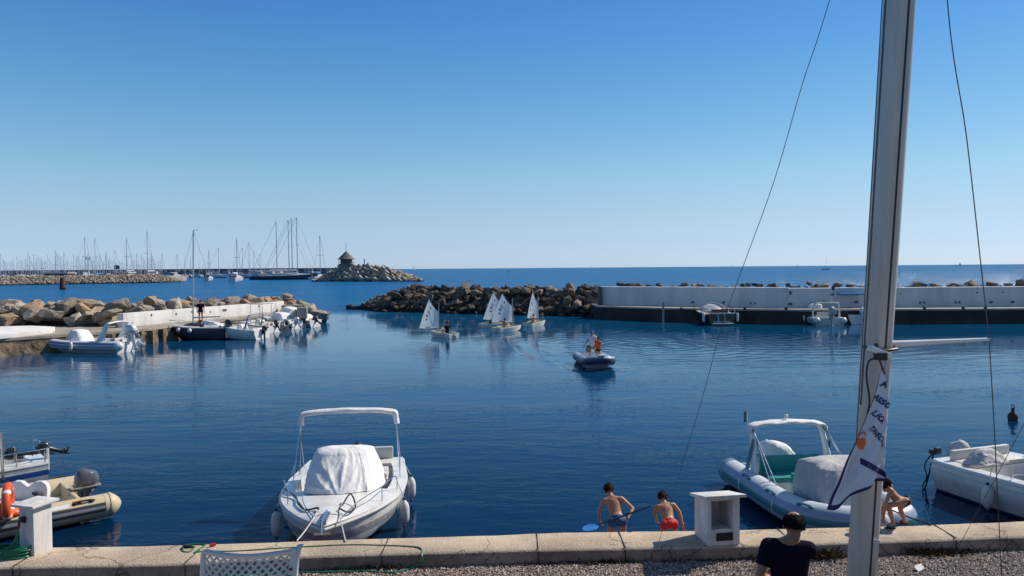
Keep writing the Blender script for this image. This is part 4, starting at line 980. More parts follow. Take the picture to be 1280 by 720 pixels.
for i in range(25):
    s_ = i / 24; a = V(pxz(1077 + 31 * s_, 573 + 4 * s_ + 13.5 * s_ ** 1.2)); b_ = V(pxz(1076 + 32 * s_, 580.5 + 4 * s_ + 13.5 * s_ ** 1.2))
    A.append((a.x, flag_y(a.x, a.y) - .005, a.y)); Bb.append((b_.x, flag_y(b_.x, b_.y) - .005, b_.y))
g.rings([A, Bb], 0, closed=False); g.build('inner_band', ['flag_navy'], fc_)
g = G()
def flag_poly(pl, mi, sub=8):
    c = V(pl[0]); 
    vs_ = []; 
    for i in range(1, len(pl) - 1):
        a, b_, c_ = V(pl[0]), V(pl[i]), V(pl[i + 1]); vs_ = []
        for p in range(sub + 1):
            for q_ in range(sub + 1 - p):
                w_ = a + (b_ - a) * (p / sub) + (c_ - a) * (q_ / sub); X_ = pxz(w_.x, w_.y); vs_.append((X_[0], flag_y(*X_) - .005, X_[1]))
        idx = lambda p, q_: sum(sub + 1 - k for k in range(p)) + q_
        fs_ = []
        for p in range(sub):
            for q_ in range(sub - p):
                fs_.append((idx(p, q_), idx(p + 1, q_), idx(p, q_ + 1)))
                if q_ < sub - p - 1: fs_.append((idx(p + 1, q_), idx(p + 1, q_ + 1), idx(p, q_ + 1)))
        g.add(vs_, fs_, mi)
flag_poly([(1070.5, 549.5), (1082, 547.5), (1082.5, 555), (1080, 563), (1075.5, 562.5), (1071.5, 557)], 0)
flag_poly([(1069.5, 547.5), (1081, 539.5), (1082.5, 540.3), (1071, 549)], 0); flag_poly([(1081, 539.5), (1082.6, 540.3), (1082.4, 545), (1081.2, 545)], 0)
g.build('emblem', ['flag_orange'], fc_)
g = G()
def flag_text(txt, px, py, ang, size, squeeze=1.0):
    vs_, fs_ = text_mesh(txt, 1.0, .035); dx, dy = math.cos(R(ang)), math.sin(R(ang))
    nv_ = []
    for x, y, z in vs_:
        x *= size * squeeze; y *= size; sh = x + .06 * y
        X_ = pxz(px + sh * dx + y * dy, py + sh * dy - y * dx); nv_.append((X_[0], flag_y(*X_) - .006, X_[1]))
    g.add(nv_, fs_, 0)
for a_ in (('A', 1099, 482, 20, 10.5), ('ASSO', 1091, 497, 42, 10, .80), ('LICA', 1089, 517, 46, 10, .82), ('TAVECCHIA', 1085, 535, 53, 9.3, .62)): g = G(); flag_text(*a_); g.build('lettering', ['flag_navy'], fc_)

# ------------------------------------------------------------------ people on the quay
# man in the navy shirt, seen from behind, standing on the gravel
hp = ony(993.5, 658, 7.75); 
t = thing('person', 'balding man in a dark navy t-shirt seen from behind, hand raised to his face', 'person', (hp.x, hp.y, ZG))
hz = hp.z - ZG
J = dict(head=(0, .02, hz), shL=(-.265, .03, hz - .215), shR=(.125, -.05, hz - .225), hipL=(-.15, .03, hz - .80), hipR=(.05, -.01, hz - .80),
         elL=(-.385, -.04, hz - .50), wrL=(-.285, .16, hz - .60), hdL=(1, .5, 0), elR=(.10, .27, hz - .36), wrR=(.085, .17, hz - .10), hdR=(.5, -.1, 1),
         knL=(-.15, .07, .50), anL=(-.16, .03, .09), toeL=(-.18, .17, .03), knR=(.06, .04, .50), anR=(.07, 0, .09), toeR=(.08, .16, .03), cut_sleeves=True)
person(t, J, 1.80, skin='skin_man', hair='hair_black', voxel=.011, look=(.25, .95, -.22), shirt='shirt_navy', shorts='shorts_navy', bald=True)
# two boys behind the quay edge on the landing step
def boy(px, py, y, label, facing, J, shorts, H=1.28, zf=.30, look=(0, 1, -.6), hair='hair_brown'):
    p = ony(px, py, y); t = thing('person', label, 'person', (p.x, p.y, zf), facing); J = {k: (V(v) if isinstance(v, tuple) else v) for k, v in J.items()}
    person(t, J, H, skin='skin_child', hair=hair, voxel=.010, look=look, shorts=shorts, child=True); return t
b1 = ony(772, 652, 11.75); hz = b1.z - .30
J = dict(hipL=(-.085, 0, hz), hipR=(.085, .02, hz + .01), shL=(-.19, .27, hz + .25), shR=(.10, .25, hz + .29), head=(-.085, .42, hz + .375), bend=.03,
         elL=(-.275, .24, hz + .08), wrL=(-.265, .18, hz - .045), hdL=(.3, -.1, -1), elR=(.265, .15, hz + .16), wrR=(.155, -.02, hz + .05), hdR=(-.6, .0, -.8),
         knL=(-.13, .10, hz - .33), anL=(-.12, -.02, .06), toeL=(-.13, .14, .03), knR=(.11, .12, hz - .33), anR=(.12, 0, .06), toeR=(.14, .15, .03))
T1 = boy(772, 652, 11.75, 'boy in blue patterned swimming trunks bending forward with a fishing net', 0, J, 'shorts_blue', look=(-.15, .9, -.8))
b2 = ony(837, 655, 11.75); hz = b2.z - .30
J = dict(hipL=(-.08, 0, hz), hipR=(.08, .02, hz), shL=(-.155, .23, hz + .20), shR=(.12, .25, hz + .225), head=(-.035, .37, hz + .30), bend=.03,
         elL=(-.19, .26, hz + .10), wrL=(-.14, .36, hz - .06), hdL=(.2, .5, -1), elR=(.20, .20, hz + .13), wrR=(.235, .10, hz - .06), hdR=(.05, 0, -1),
         knL=(-.11, .10, hz - .32), anL=(-.10, -.02, .06), toeL=(-.11, .14, .03), knR=(.10, .12, hz - .32), anR=(.11, 0, .06), toeR=(.13, .15, .03))
boy(837, 655, 11.75, 'boy in red swimming trunks bent over holding a red string', 0, J, 'shorts_red', H=1.22, look=(0, .8, -.9))
a = ony(856, 655, 11.7); g = G(); g.tube(sag(a + V((0, 0, .03)), a + V((.01, .25, -.75)), .02), .004, 5); o = g.build('string', ['red_plastic']); tag(o, 'thin red string dangling from the hand of the boy in red', 'string')
# net
n0 = ony(814, 632.5, 11.55); n1 = ony(751, 655, 11.75); nh = ony(738, 661, 12.1)
t = thing('fishing_net', 'blue hand net with a long dark handle held by the bending boy', 'fishing net', tuple(n1))
g = G(); g.tube([n0 - n1, (0, 0, 0), ony(748, 656, 11.8) - n1], .013, 8); g.build('handle', ['rubber'], t)
g = G(); hc = nh - n1; hcs = [hc + V((.125 * math.cos(a), .15 * math.sin(a), .03 * math.cos(a) + .02)) for a in [2 * math.pi * k / 24 for k in range(24)]]; g.tube(hcs, .009, 6, closed=True); g.build('hoop', ['net_blue'], t)
g = G(); g.rings([[hc.lerp(p, q_) - V((0, 0, .12 * (1 - q_ ** 2))) for p in hcs] for q_ in (1, .85, .65, .45, .25, .08)], 0, cap=True); g.build('mesh_bag', ['net_blue'], t)
# crouching boy on the quay edge
c3 = onz(1112, 658, ZT); 
def P3(px, py, dy=0.0): p = ony(px + 7, py - (2 if py < 640 else 0), c3.y + dy); return tuple(p - V((c3.x, c3.y, ZT)))
t = thing('person', 'boy in dark trunks and sandals crouching on the quay, head lowered behind the flag', 'person', (c3.x, c3.y, ZT))
J = dict(head=P3(1101, 609, -.02), shL=P3(1106, 616.5, .12), shR=P3(1107, 615.5, -.12), hipL=P3(1126.5, 628, .07), hipR=P3(1126, 629, -.09), bend=-.05,
         elL=P3(1099, 634, .14), wrL=P3(1097, 648, .10), hdL=(-.1, 0, -1), elR=P3(1098.5, 634, -.12), wrR=P3(1097.5, 648, -.05), hdR=(-.1, .0, -1),
         knR=P3(1103.5, 634, -.10), anR=P3(1109, 653.5, -.10), toeR=P3(1102, 656.5, -.11), knL=P3(1118, 637.5, .09), anL=P3(1124, 651.5, .08), toeL=P3(1118, 654.5, .08), short_len=.36, waist=.16)
person(t, J, 1.22, skin='skin_child', hair='hair_brown', voxel=.010, look=(-.45, .1, -.85), shorts='shorts_navy', child=True)
for nm, a, b_ in (('sandal', J['anR'], J['toeR']), ('sandal', J['anL'], J['toeL'])):
    a, b_ = V(a), V(b_); a = a - (b_ - a) * .3; g = G(); z0 = min(b_.z, a.z) - .0
    z0 = .008 if nm else 0
    d = (V((b_.x, b_.y, 0)) - V((a.x, a.y, 0))).normalized(); s_ = V((-d.y, d.x, 0)) * .036; A = V((a.x, a.y, z0)); B_ = V((b_.x, b_.y, z0)) + d * .03
    zz = b_.z - .035
    g.rings([[A + s_ * k_ + V((0, 0, h)) for k_, h in ((-1, 0), (1, 0), (1, .018), (-1, .018))], [A.lerp(B_, .6) + s_ * k_ * 1.15 + V((0, 0, h)) for k_, h in ((-1, 0), (1, 0), (1, .016), (-1, .016))], [B_ + s_ * k_ * .8 + V((0, 0, h)) for k_, h in ((-1, 0), (1, 0), (1, .014), (-1, .014))]], 0)
    M2 = A.lerp(B_, .62); g.tube([M2 - s_ * 1.1, M2 + V((0, 0, .055)), M2 + s_ * 1.1], .012, 6); g.build(nm, ['rubber'], t)

# ------------------------------------------------------------------ boats moored at the quay
def place(bow, stern, L=None):   # world (x,y) of bow and stern -> loc, heading
    b_, s_ = V((bow[0], bow[1], 0)), V((stern[0], stern[1], 0)); d = b_ - s_; return tuple((b_ + s_) / 2), math.atan2(d.y, d.x), d.length
# 1 white motorboat with a bimini, bow to the quay
bw = ony(404, 658, 11.7); stn = ony(446, 590, 16.8); loc, rz, L = place(bw, stn)
t1 = thing('motorboat', 'white open motorboat with a tented white cover and folded bimini, bow to the quay', 'motorboat', loc, rz)
ho, fn = hull(t1, L, 2.36, .60, .82, ['gelcoat', 'gelcoat', 'gelcoat', 'grey_stripe'], dr=.35, p=2.9, t0=.35, rake=.5, stripe=(4,), flare=.96); b, zs, kz, X = fn
deck(t1, fn, .60, .26, .28, camber=.09)
g = G(); 
for sg in (1, -1):
    g.tube([(X(k / 24), sg * (b(k / 24) + .012), zs(k / 24) - .05) for k in range(25)], .022, 6)
g.build('rub_rail', ['gelcoat_worn'], t1)
# raised foredeck moulding, anchor locker and roller
g = G(); rs = []
for k in range(9):
    tt = .66 + .27 * k / 8; rs.append([(X(tt), b(tt) * .62 * q_, zs(tt) + .055 + .045 * math.cos(q_ * 1.4)) for q_ in (1, .6, 0, -.6, -1)])
g.rings(rs, 0, closed=False); g.build('foredeck_pad', ['gelcoat'], t1)
g = G(); g.box((X(.955), 0, zs(1) + .06), (.42, .10, .05), 0); g.tube([(X(1) - .02, -.05, zs(1) + .06), (X(1) - .02, .05, zs(1) + .06)], .04, 10); g.tube([(X(.93), 0, zs(1) + .12), (X(1) + .06, 0, zs(1) + .10), (X(1) + .12, 0, zs(1) - .08)], .018, 6); g.box((X(1) + .10, 0, zs(1) - .08), (.03, .26, .03), T=None); g.build('anchor_roller', ['steel'], t1)
for sg in (1, -1):
    g = G(); g.box((X(.90), sg * .17, zs(.9) + .10), (.14, .02, .02)); g.box((X(.90), sg * .17, zs(.9) + .08), (.04, .02, .04)); g.build('cleat', ['steel'], t1)
    tp = [(X(.60), sg * (b(.60) - .06), zs(.60) + .02), (X(.62), sg * (b(.62) - .06), zs(.6) + .30), (X(.75), sg * (b(.75) - .07), zs(.75) + .27), (X(.88), sg * (b(.88) - .05), zs(.88) + .20), (X(.945), sg * (b(.945) - .03), zs(.94) + .03)]
    rail(t1, tp, .0105, [((X(.75), sg * (b(.75) - .07), zs(.75)), tp[2])])
# windscreen console under a cover
drape(t1, [(X(.67), .52, .80), (X(.70), .0, .83), (X(.67), -.52, .80), (X(.56), -.70, .70), (X(.36), -.64, .60), (X(.36), .64, .60), (X(.56), .70, .70)],
      [(X(.56), .34, 1.38), (X(.57), 0, 1.41), (X(.56), -.34, 1.38), (X(.50), -.50, 1.40), (X(.39), -.44, 1.30), (X(.39), .44, 1.30), (X(.50), .50, 1.40)], 'canvas_white', 'console_cover', 3, .020, kf=5, res=28, n=40, creases=[(.12, 0, .02, 1, .05, .012), (.13, 0, .12, 1, .05, .010), (.14, 0, .24, 1, .055, .012), (.16, 0, .34, .8, .04, .012), (.10, 0, -.02, .6, .03, .01), (.18, .1, .40, .3, .03, .012), (.2, .5, .3, 1, .03, .01)])
seatbox(t1, (X(.13), .1, .25), (.5, 1.55, .34), 'cushion', back=.36)
seatbox(t1, (X(.30), .62, .28), (.6, .35, .32), 'cushion')
outboard(t1, (X(0) - .02, 0, .42), .72, 0, 'black_plastic')
# bimini: folded cloth on a bowed frame
xb = X(.27); wb = 1.0
g = G()
hoop = catmull([(xb + .05, wb + .03, zs(.3)), (xb + .1, wb, 1.2), (xb + .12, wb - .03, 1.78), (xb + .12, wb - .16, 1.92), (xb + .12, 0, 1.96), (xb + .12, -wb + .16, 1.92), (xb + .12, -wb + .03, 1.78), (xb + .1, -wb, 1.25), (xb + .05, -wb - .03, zs(.3))], 8)
g.tube(hoop, .016, 7)
for sg in (1, -1): g.tube([(xb + .62, sg * (wb + .06), zs(.4)), (xb + .12, sg * (wb - .02), 1.80)], .011, 6); g.tube([(xb - .5, sg * (wb + .03), zs(.2)), (xb + .1, sg * (wb), 1.5)], .006, 5)
bf = g.build('bimini_frame', ['steel'], t1)
g = G(); cl = hoop[14:-14]; rs = []
for i, p in enumerate(cl):
    tg = (cl[min(i + 1, len(cl) - 1)] - cl[max(i - 1, 0)]).normalized(); a = V((1, 0, 0)); b2_ = tg.cross(a)
    rs.append([p + (a * math.cos(q_) * .11 + b2_ * math.sin(q_) * .055) * (1 + .22 * noise.noise(V((i * .35, q_ * 1.1, 2)))) for q_ in [2 * math.pi * k / 14 for k in range(14)]])
g.rings(rs, 0); g.build('bimini_cloth', ['canvas_white'], bf, sharp=80)
Mw = Matrix.Translation(V(loc)) @ Matrix.Rotation(rz, 4, 'Z')
def fend(Mw, fn, tt, sg, label, drop=.40, group=None, L=.42, r=.095, out=.10):
    b, zs, kz, X = fn; c = Mw @ V((X(tt), sg * (b(tt) + out), zs(tt) - drop)); return fender(tuple(c), label, r, L, group, rope_to=tuple(Mw @ V((X(tt), sg * (b(tt) - .05), zs(tt) + .25))))
G1 = 'white fenders hung over the boat sides'
fend(Mw, fn, .70, -1, 'white fender hanging off the covered motorboat on the side away from its seat', group=G1)
fend(Mw, fn, .62, 1, 'white black-ended fender hanging near the motorboat bow on its reflection side', group=G1)
fend(Mw, fn, .33, 1, 'white fender hanging by the bimini foot of the covered motorboat', .30, group=G1)
fend(Mw, fn, .30, -1, 'white fender hanging by the motorboat stern on the shaded far side', .42, group=G1)
for (tt, sg, px, py, lb) in ((.90, 1, 432, 683, 'white mooring line from the motorboat bow to the quay, nearer the long hose loop'), (.90, -1, 371, 682, 'white mooring line from the motorboat bow to the quay, nearer the plastic chair')):
    e = onz(px, py - 6, ZT + .02); a = Mw @ V((X(tt), sg * .17, zs(tt) + .11)); rope(sag(a, e, .03), lb)
g = G(); g.tube(catmull([Mw @ V(p) for p in ((X(.60), -(b(.6) - .08), .80), (X(.7), -(b(.7) - .25), .80), (X(.78), -.62, .82), (X(.86), -.42, .84), (X(.88), -.2, .90), (X(.90), -.17, .92))], 6), .016, 6)
o = g.build('mooring_rope', ['rope_black']); tag(o, 'black rope lying over the motorboat foredeck', 'rope')
g = G(); g.tube(catmull([Mw @ V(p) for p in ((X(.90), .17, .92), (X(.92), .34, .88), (X(.86), .42, .86), (X(.80), .30, .98), (X(.86), .20, .89))], 6), .014, 6); o = g.build('mooring_rope', ['rope_black']); tag(o, 'short curl of black rope beside the motorboat anchor roller', 'rope')

# 2 cream inflatable at the left, stern and outboard toward the middle of the picture
e = onz(130, 650, 0.0); hd = R(222); L = 6.0; B = 2.35
dv = V((math.cos(hd), math.sin(hd), 0)); pv = V((-math.sin(hd), math.cos(hd), 0))      # bow direction, port
ctr = e + dv * (L / 2) - pv * -0.0
ctr = e + dv * (L / 2 - .25) + pv * (-(B / 2 - .12)) if pv.dot(V((1, -1, 0))) > 0 else e + dv * (L / 2 - .25) + pv * (B / 2 - .12)
NS = 1 if pv.dot(V((1, -1, 0))) > 0 else -1
t2 = thing('inflatable_boat', 'cream inflatable boat with grey stripes, bench seat and grey outboard', 'inflatable boat', (ctr.x, ctr.y, 0), hd)
path, _ = rib(t2, L, B, .23, .26, 'tube_cream', cone='tube_cream', deck_m='gelcoat', stripes=[(66, 72, 'tube_stripe_dark'), (73, 96, 'tube_stripe_grey'), (97, 104, 'tube_stripe_dark'), (-1, -1, 'tube_cream')], hull_m='tube_cream', tin=.4)
grabs(t2, path, .23, [1, 4, 10, 24, 30, 33])
def on_tube(path, r, i0, i1, a0, a1, off=.006):
    def f(u, v):
        x = lerp(i0, i1, u); i = int(x); p = path[i].lerp(path[min(i + 1, len(path) - 1)], x - i); a = R(lerp(a0, a1, v)); sg = 1 if p.y > 0 else -1
        return p + V((0, sg * math.sin(a), math.cos(a))) * (r + off)
    return f
for sgi in ((1.7, 2.6), (31.4, 32.3)):
    g = G(); g.grid(on_tube(path, .23, *sgi, 36, 56), 6, 5); g.build('registration_plate', ['plate_white'], t2)
for sgi in ((1.1, 1.5), (32.5, 32.9)):
    g = G(); g.grid(on_tube(path, .23, *sgi, 22, 48), 5, 5); g.build('valve_patch', ['patch_orange'], t2)
sgn = 1 if (Matrix.Rotation(hd, 3, 'Z') @ V((0, 1, 0))).dot(V((1, -1, 0))) > 0 else -1
t2s = seatbox(t2, (-1.45, NS * .12, .16), (.62, 1.25, .22), 'gelcoat', name='bench_seat')
g = G(); pr = [(-.62, 0), (-.62, .34), (-.56, .46), (-.42, .53), (-.22, .52), (-.08, .44), (0, .40), (.08, .44), (.22, .52), (.42, .53), (.56, .46), (.62, .34), (.62, 0)]
g.rings([[Matrix.Translation((-1.62, NS * .22, 0)) @ Matrix.Rotation(-NS * R(-44), 4, 'Z') @ V((dx - .12 * z, y * .66, .38 + z * .82)) for y, z in pr] for dx in (-.05, -.02, .03, .05)], 0); g.build('backrest', ['gelcoat'], t2s, bevel=.012)
outboard(t2, (-L / 2 + .52, .05 * NS, .33), .72, 0, 'cowl_grey')
g = G(); g.box((-1.75, .38, .32), (.36, .28, .25)); g.tube(catmull([(-1.95, .1, .4), (-1.85, .4, .62), (-1.7, .2, .5), (-1.75, 0, .6), (-2.0, -.1, .5)], 5), .03, 6); g.tube(catmull([(-1.95, .2, .4), (-1.8, .5, .55), (-1.68, .35, .6), (-1.9, .5, .45)], 5), .025, 6); g.build('battery_box', ['rubber'], t2)
co_ = console(t2, (.35, .25, .16), 'gelcoat', .85)
g = G(); g.box((.62, .0, .45), (.5, .9, .6)); g.build('console_locker', ['wood_brown'], t2, bevel=.05)
lb_px = ony(10, 627, 13.0)
lb = thing('lifebuoy', 'orange lifebuoy standing in the cream inflatable boat', 'lifebuoy', tuple(lb_px), R(-62))
g = G(); g.tube([(.27 * math.cos(a), 0, .27 * math.sin(a)) for a in [2 * math.pi * k / 32 for k in range(32)]], .07, 12, closed=True); g.build('ring', ['lifebuoy_orange'], lb)
g = G()
for a in (R(45), R(135), R(225), R(315)): g.tube([(.27 * math.cos(a + d_), 0, .27 * math.sin(a + d_)) for d_ in (-.1, 0, .1)], .0735, 12)
g.build('reflective_band', ['plate_white'], lb)
lb2 = ony(6, 640, 13.3); g = G(); g.ell((0, 0, 0), (.30, .22, .13), 0); g.ell((.0, 0, .10), (.2, .16, .08), 0); o = g.build('orange_bag', ['lifebuoy_orange'], loc=lb2); tag(o, 'orange bag lying beneath the lifebuoy in the cream boat', 'bag')
hh_ = ony(16, 598, 14.6)
# 3 sailing boat behind it
stn = V((-10.95, 17.2, 0)); bw = stn + V((-2.9, -2.7, 0)); loc, rz, L = place(bw, stn)
t3 = thing('sailing_boat', 'small white sailing boat with a blue stripe and stern rail behind the cream inflatable', 'sailing boat', loc, rz)
ho, fn3 = hull(t3, L, 1.7, .62, .76, ['gelcoat', 'antifoul_blue', 'gelcoat', 'blue_stripe'], dr=.4, stripe=(4,), tr=.72, t0=.4); b, zs, kz, X = fn3
deck(t3, fn3, .45, .24, .30, camber=.10)
for sg in (1, -1):
    rail(t3, [(X(.01), sg * .1, zs(0) + .28), (X(.02), sg * b(.02), zs(0) + .28), (X(.3), sg * (b(.3)), zs(0) + .28), (X(.36), sg * b(.36), zs(0) + .02)], .014, [((X(.02), sg * b(.02), zs(0)), (X(.02), sg * b(.02), zs(0) + .28)), ((X(.18), sg * b(.18), zs(0)), (X(.18), sg * b(.18), zs(0) + .28))], 'stern_rail')
g = G(); g.box((X(.0) - .02, .35, .62), (.06, .2, .5)); g.build('motor_bracket', ['gelcoat'], t3, bevel=.01)
outboard(t3, (X(0) - .06, .35, .72), .42, 70, 'black_plastic')
outboard(t3, (X(.16), .45, .74), .42, 84, 'black_plastic')
g = G(); m_ = t3.matrix_basis.inverted() if False else (Matrix.Translation(V(loc)) @ Matrix.Rotation(rz, 4, 'Z')).inverted(); mp_ = m_ @ ony(4, 600, 15.9); mp2 = m_ @ ony(1.5, 541, 15.9)
g.tube([(mp_.x, mp_.y, .4), (mp2.x, mp2.y, mp2.z)], .03, 8); g.tube([(mp_.x + .1, mp_.y, .4), (mp_.x + .1, mp_.y, mp2.z - .35)], .05, 8); g.build('gallows_post', ['steel'], t3)
g = G(); g.tube([(mp2.x, mp2.y, mp2.z - .1), (X(.03), b(.03), zs(0) + .4)], .006, 5); g.build('backstay', ['steel'], t3)
g = G(); g.rings([[(X(tt), b(tt) * .55 * q_, zs(tt) + .05 + hh * math.sqrt(max(0, 1 - abs(q_) ** 3))) for q_ in (1, .9, .5, 0, -.5, -.9, -1)] for tt, hh in ((.42, .22), (.5, .24), (.7, .18), (.8, .03))], 0, closed=False); g.build('cabin_top', ['gelcoat'], t3)

# 4 grey and teal inflatable with roll bar at the right
bw = V((6.28, 12.45, 0)); stn = V((5.78, 16.9, 0)); loc, rz, L = place(bw, stn); B = 2.35
t4 = thing('inflatable_boat', 'grey and teal inflatable boat with roll bar, teal seats and grey covered console', 'inflatable boat', loc, rz)
path, _ = rib(t4, L, B, .27, .30, 'tube_grey', cone='tube_grey', hull_m='gelcoat_worn', lift=.22, deck_m='gelcoat', stripes=[(74, 102, 'teal_panel'), (-102, -74, 'teal_panel'), (-20, 38, 'tube_white')])
grabs(t4, path, .27, [4, 8, 12, 22, 26, 30], 'teal_panel')
for i in (3.5, 9, 13.6, 20.4, 25, 30.5):
    g = G(); g.grid(on_tube(path, .27, i, i + .16, 60, 112, .008), 2, 8); g.build('tube_seam', ['tube_white'], t4)
arch(t4, -L / 2 + 1.25, B / 2 - .33, .45, 1.50, 'gelcoat', -.28, .09, depth=.20, n=6)
g = G(); xa = -L / 2 + .95
pts = catmull([(xa, .86, 1.36), (xa, .74, 1.49), (xa, .0, 1.55), (xa, -.74, 1.49), (xa, -.86, 1.36)], 8); rs = []
for i, p in enumerate(pts):
    tg = (pts[min(i + 1, len(pts) - 1)] - pts[max(i - 1, 0)]).normalized(); a = V((1, 0, 0)); c_ = tg.cross(a); rs.append([p + (a * math.cos(q_) * .16 + c_ * math.sin(q_) * .045) * (1 + .25 * noise.noise(V((i * .5, q_, 5)))) for q_ in [2 * math.pi * k / 12 for k in range(12)]])
g.rings(rs, 0); g.build('rolled_awning', ['canvas_white'], t4, sharp=80)
for sg in (1, -1):
    g = G(); g.tube([(xa + .1, sg * .80, 1.43), (xa + 1.35, sg * .86, .55)], .013, 6); g.tube([(xa + .2, sg * .82, 1.38), (xa + 1.1, sg * .88, .55)], .013, 6); g.build('awning_strut', ['steel'], t4)
    g = G(); g.grid(lambda u, v: V((-L / 2 + 1.22 - .20 * (1 - v) - .02 + .30 * (u - .5) * (1 - .5 * v) * .6, sg * (B / 2 - .27 - .05 * v), .55 + .7 * v)), 3, 6); g.build('arch_stripe', ['teal_panel'], t4)
g = G(); g.tube([(xa, -.86, 1.42), (xa - .02, -.88, 1.86)], .010, 6); fs4 = g.build('flagstaff', ['steel'], t4)
g = G(); g.grid(lambda u, v: V((xa - .02 - .10 * u, -.88 + .02 * math.sin(u * 5), 1.84 - .24 * v - .10 * u)), 6, 6); g.build('pennant', ['teal_panel'], fs4)
g = G(); g.ell((xa, 0, 1.66), (.045, .045, .045)); g.tube([(xa, 0, 1.55), (xa, 0, 1.65)], .012, 6); g.build('anchor_light', ['gelcoat'], t4)
s4 = seatbox(t4, (-L / 2 + 1.35, 0, .18), (.62, 1.40, .26), 'cushion_teal', back=.42, name='stern_bench')
s5 = seatbox(t4, (-L / 2 + 2.05, .05, .18), (.42, .85, .32), 'cushion_teal', back=.2, name='helm_seat')
drape(t4, [(-L / 2 + .45, .36, .5), (-L / 2 + .9, .36, .55), (-L / 2 + .9, -.36, .55), (-L / 2 + .45, -.36, .5)], [(-L / 2 + .5, .18, .92), (-L / 2 + .82, .16, .90), (-L / 2 + .82, -.20, 1.0), (-L / 2 + .5, -.20, 1.02)], 'canvas_white', 'motor_cover', 6, .03)
outboard(t4, (-L / 2 + .2, 0, .42), .72, 0, 'cowl_white')
drape(t4, [(1.35, .48, .42), (1.35, -.48, .42), (.85, -.56, .36), (.30, -.56, .36), (.30, .56, .36), (.85, .56, .36)], [(1.0, .42, 1.16), (1.0, -.42, 1.14), (.75, -.48, 1.18), (.33, -.50, 1.17), (.33, .50, 1.20), (.75, .48, 1.20)], 'canvas_grey', 'console_cover', 11, .024, kf=7, res=24, n=30, creases=[(.1, 0, .3, 1, .04, .01), (.2, 0, .02, .8, .04, .01), (.45, 0, .62, 1, .035, .01), (.7, .1, .5, .9, .04, .01), (.92, 0, .8, 1, .04, .01), (.3, .2, .5, .5, .03, .008)])
g = G(); g.grid(lambda u, v: V((1.3 + .6 * u, (v - .5) * (1.10 - .6 * u), .42 + .10 * u)), 8, 6); g.box((1.40, 0, .33), (.8, .8, .15)); g.build('bow_locker', ['gelcoat'], t4)
g = G(); tpn = path[17]; g.box((tpn.x + .05, 0, tpn.z + .30), (.30, .16, .05)); g.box((tpn.x - .05, .0, tpn.z + .36), (.05, .26, .06)); g.tube([(tpn.x + .22, -.05, tpn.z + .32), (tpn.x + .22, .05, tpn.z + .32)], .04, 8); g.build('bow_fitting', ['rubber'], t4)
g = G(); g.ell((tpn.x + .10, 0, tpn.z + .0), (.20, .22, .22), 0); g.build('bow_guard', ['tube_white'], t4, sharp=80)
Mw4 = Matrix.Translation(V(loc)) @ Matrix.Rotation(rz, 4, 'Z'); a = Mw4 @ V((tpn.x + .2, 0, tpn.z + .34)); e_ = onz(1164, 656, ZT + .02)
rope(sag(a, e_, .02), 'black mooring line from the teal inflatable bow to the quay beside the crouching boy', 'rope_black', .013)

# 5 white boat at the right edge
bw = (12.4, 11.9); s0 = onz(1158, 612, 0); L = 6.6
dv = (V((bw[0], bw[1], 0)) - V((10.3, 17.0, 0))).normalized(); stn = V((s0.x + 1.05, s0.y + .25, 0)); bwv = stn + V((.32, -.947, 0)) * L; loc, rz, L = place((bwv.x, bwv.y), (stn.x, stn.y))
t5 = thing('motorboat', 'white day boat with a blue waterline and a grey-shrouded outboard, tied by the picture edge', 'motorboat', loc, rz)
ho, fn5 = hull(t5, L, 2.4, .70, .98, ['gelcoat', 'antifoul_blue', 'gelcoat_worn', 'gelcoat'], dr=.42, t0=.3, flare=.97, chine=.86, tr=.9); b, zs, kz, X = fn5
deck(t5, fn5, .66, .20, .25, camber=.07)
for sg in (1, -1):
    g = G(); g.tube([(X(k / 24), sg * (b(k / 24) + .01), zs(k / 24) - .17) for k in range(23)], .012, 6); g.build('rub_rail', ['gelcoat_worn'], t5)
outboard(t5, (X(0) + .05, -.1, .48), .68, 0, 'cowl_grey', cover='canvas_grey')
drape(t5, [(X(.10), -.15, .75), (X(.17), -.15, .8), (X(.17), -.85, .8), (X(.10), -.85, .75)], [(X(.12), -.3, 1.0), (X(.15), -.3, 1.0), (X(.15), -.7, .98), (X(.12), -.7, .98)], 'canvas_grey', 'seat_cover', 8, .03)
seatbox(t5, (X(.08), .0, .25), (.5, 1.7, .38), 'cushion', back=.3, name='stern_bench')
drape(t5, [(X(.30), .62, .60), (X(.44), .62, .62), (X(.44), -.45, .62), (X(.30), -.45, .60)], [(X(.31), .55, 1.20), (X(.40), .52, 1.22), (X(.40), -.38, 1.22), (X(.31), -.38, 1.18)], 'canvas_white', 'seat_cover', 12, .02)
drape(t5, [(X(.46), .78, .78), (X(.70), .66, .85), (X(.76), 0, .9), (X(.70), -.66, .85), (X(.46), -.78, .78)], [(X(.50), .52, 1.52), (X(.60), .45, 1.50), (X(.63), 0, 1.50), (X(.60), -.45, 1.50), (X(.50), -.52, 1.52)], 'canvas_grey', 'console_cover', 14, .035, kf=5)
for sg in (1, -1): rail(t5, [(X(.30), sg * (b(.3) - .1), zs(.3) + .03), (X(.34), sg * (b(.34) - .1), zs(.34) + .16), (X(.55), sg * (b(.55) - .1), zs(.5) + .2), (X(.75), sg * (b(.75) - .08), zs(.75) + .28), (X(.95), sg * (b(.95) - .02), zs(.95) + .25)], .013)
g = G(); g.box((X(.0) + .05, -1.0, .86), (.16, .2, .1)); g.box((X(.02), -1.02, .92), (.1, .12, .1)); g.build('stern_cleat', ['rubber'], t5, bevel=.02)
Mw5 = Matrix.Translation(V(loc)) @ Matrix.Rotation(rz, 4, 'Z')
sgn5 = -1 if (Mw5.to_3x3() @ V((0, -1, 0))).x < 0 else 1
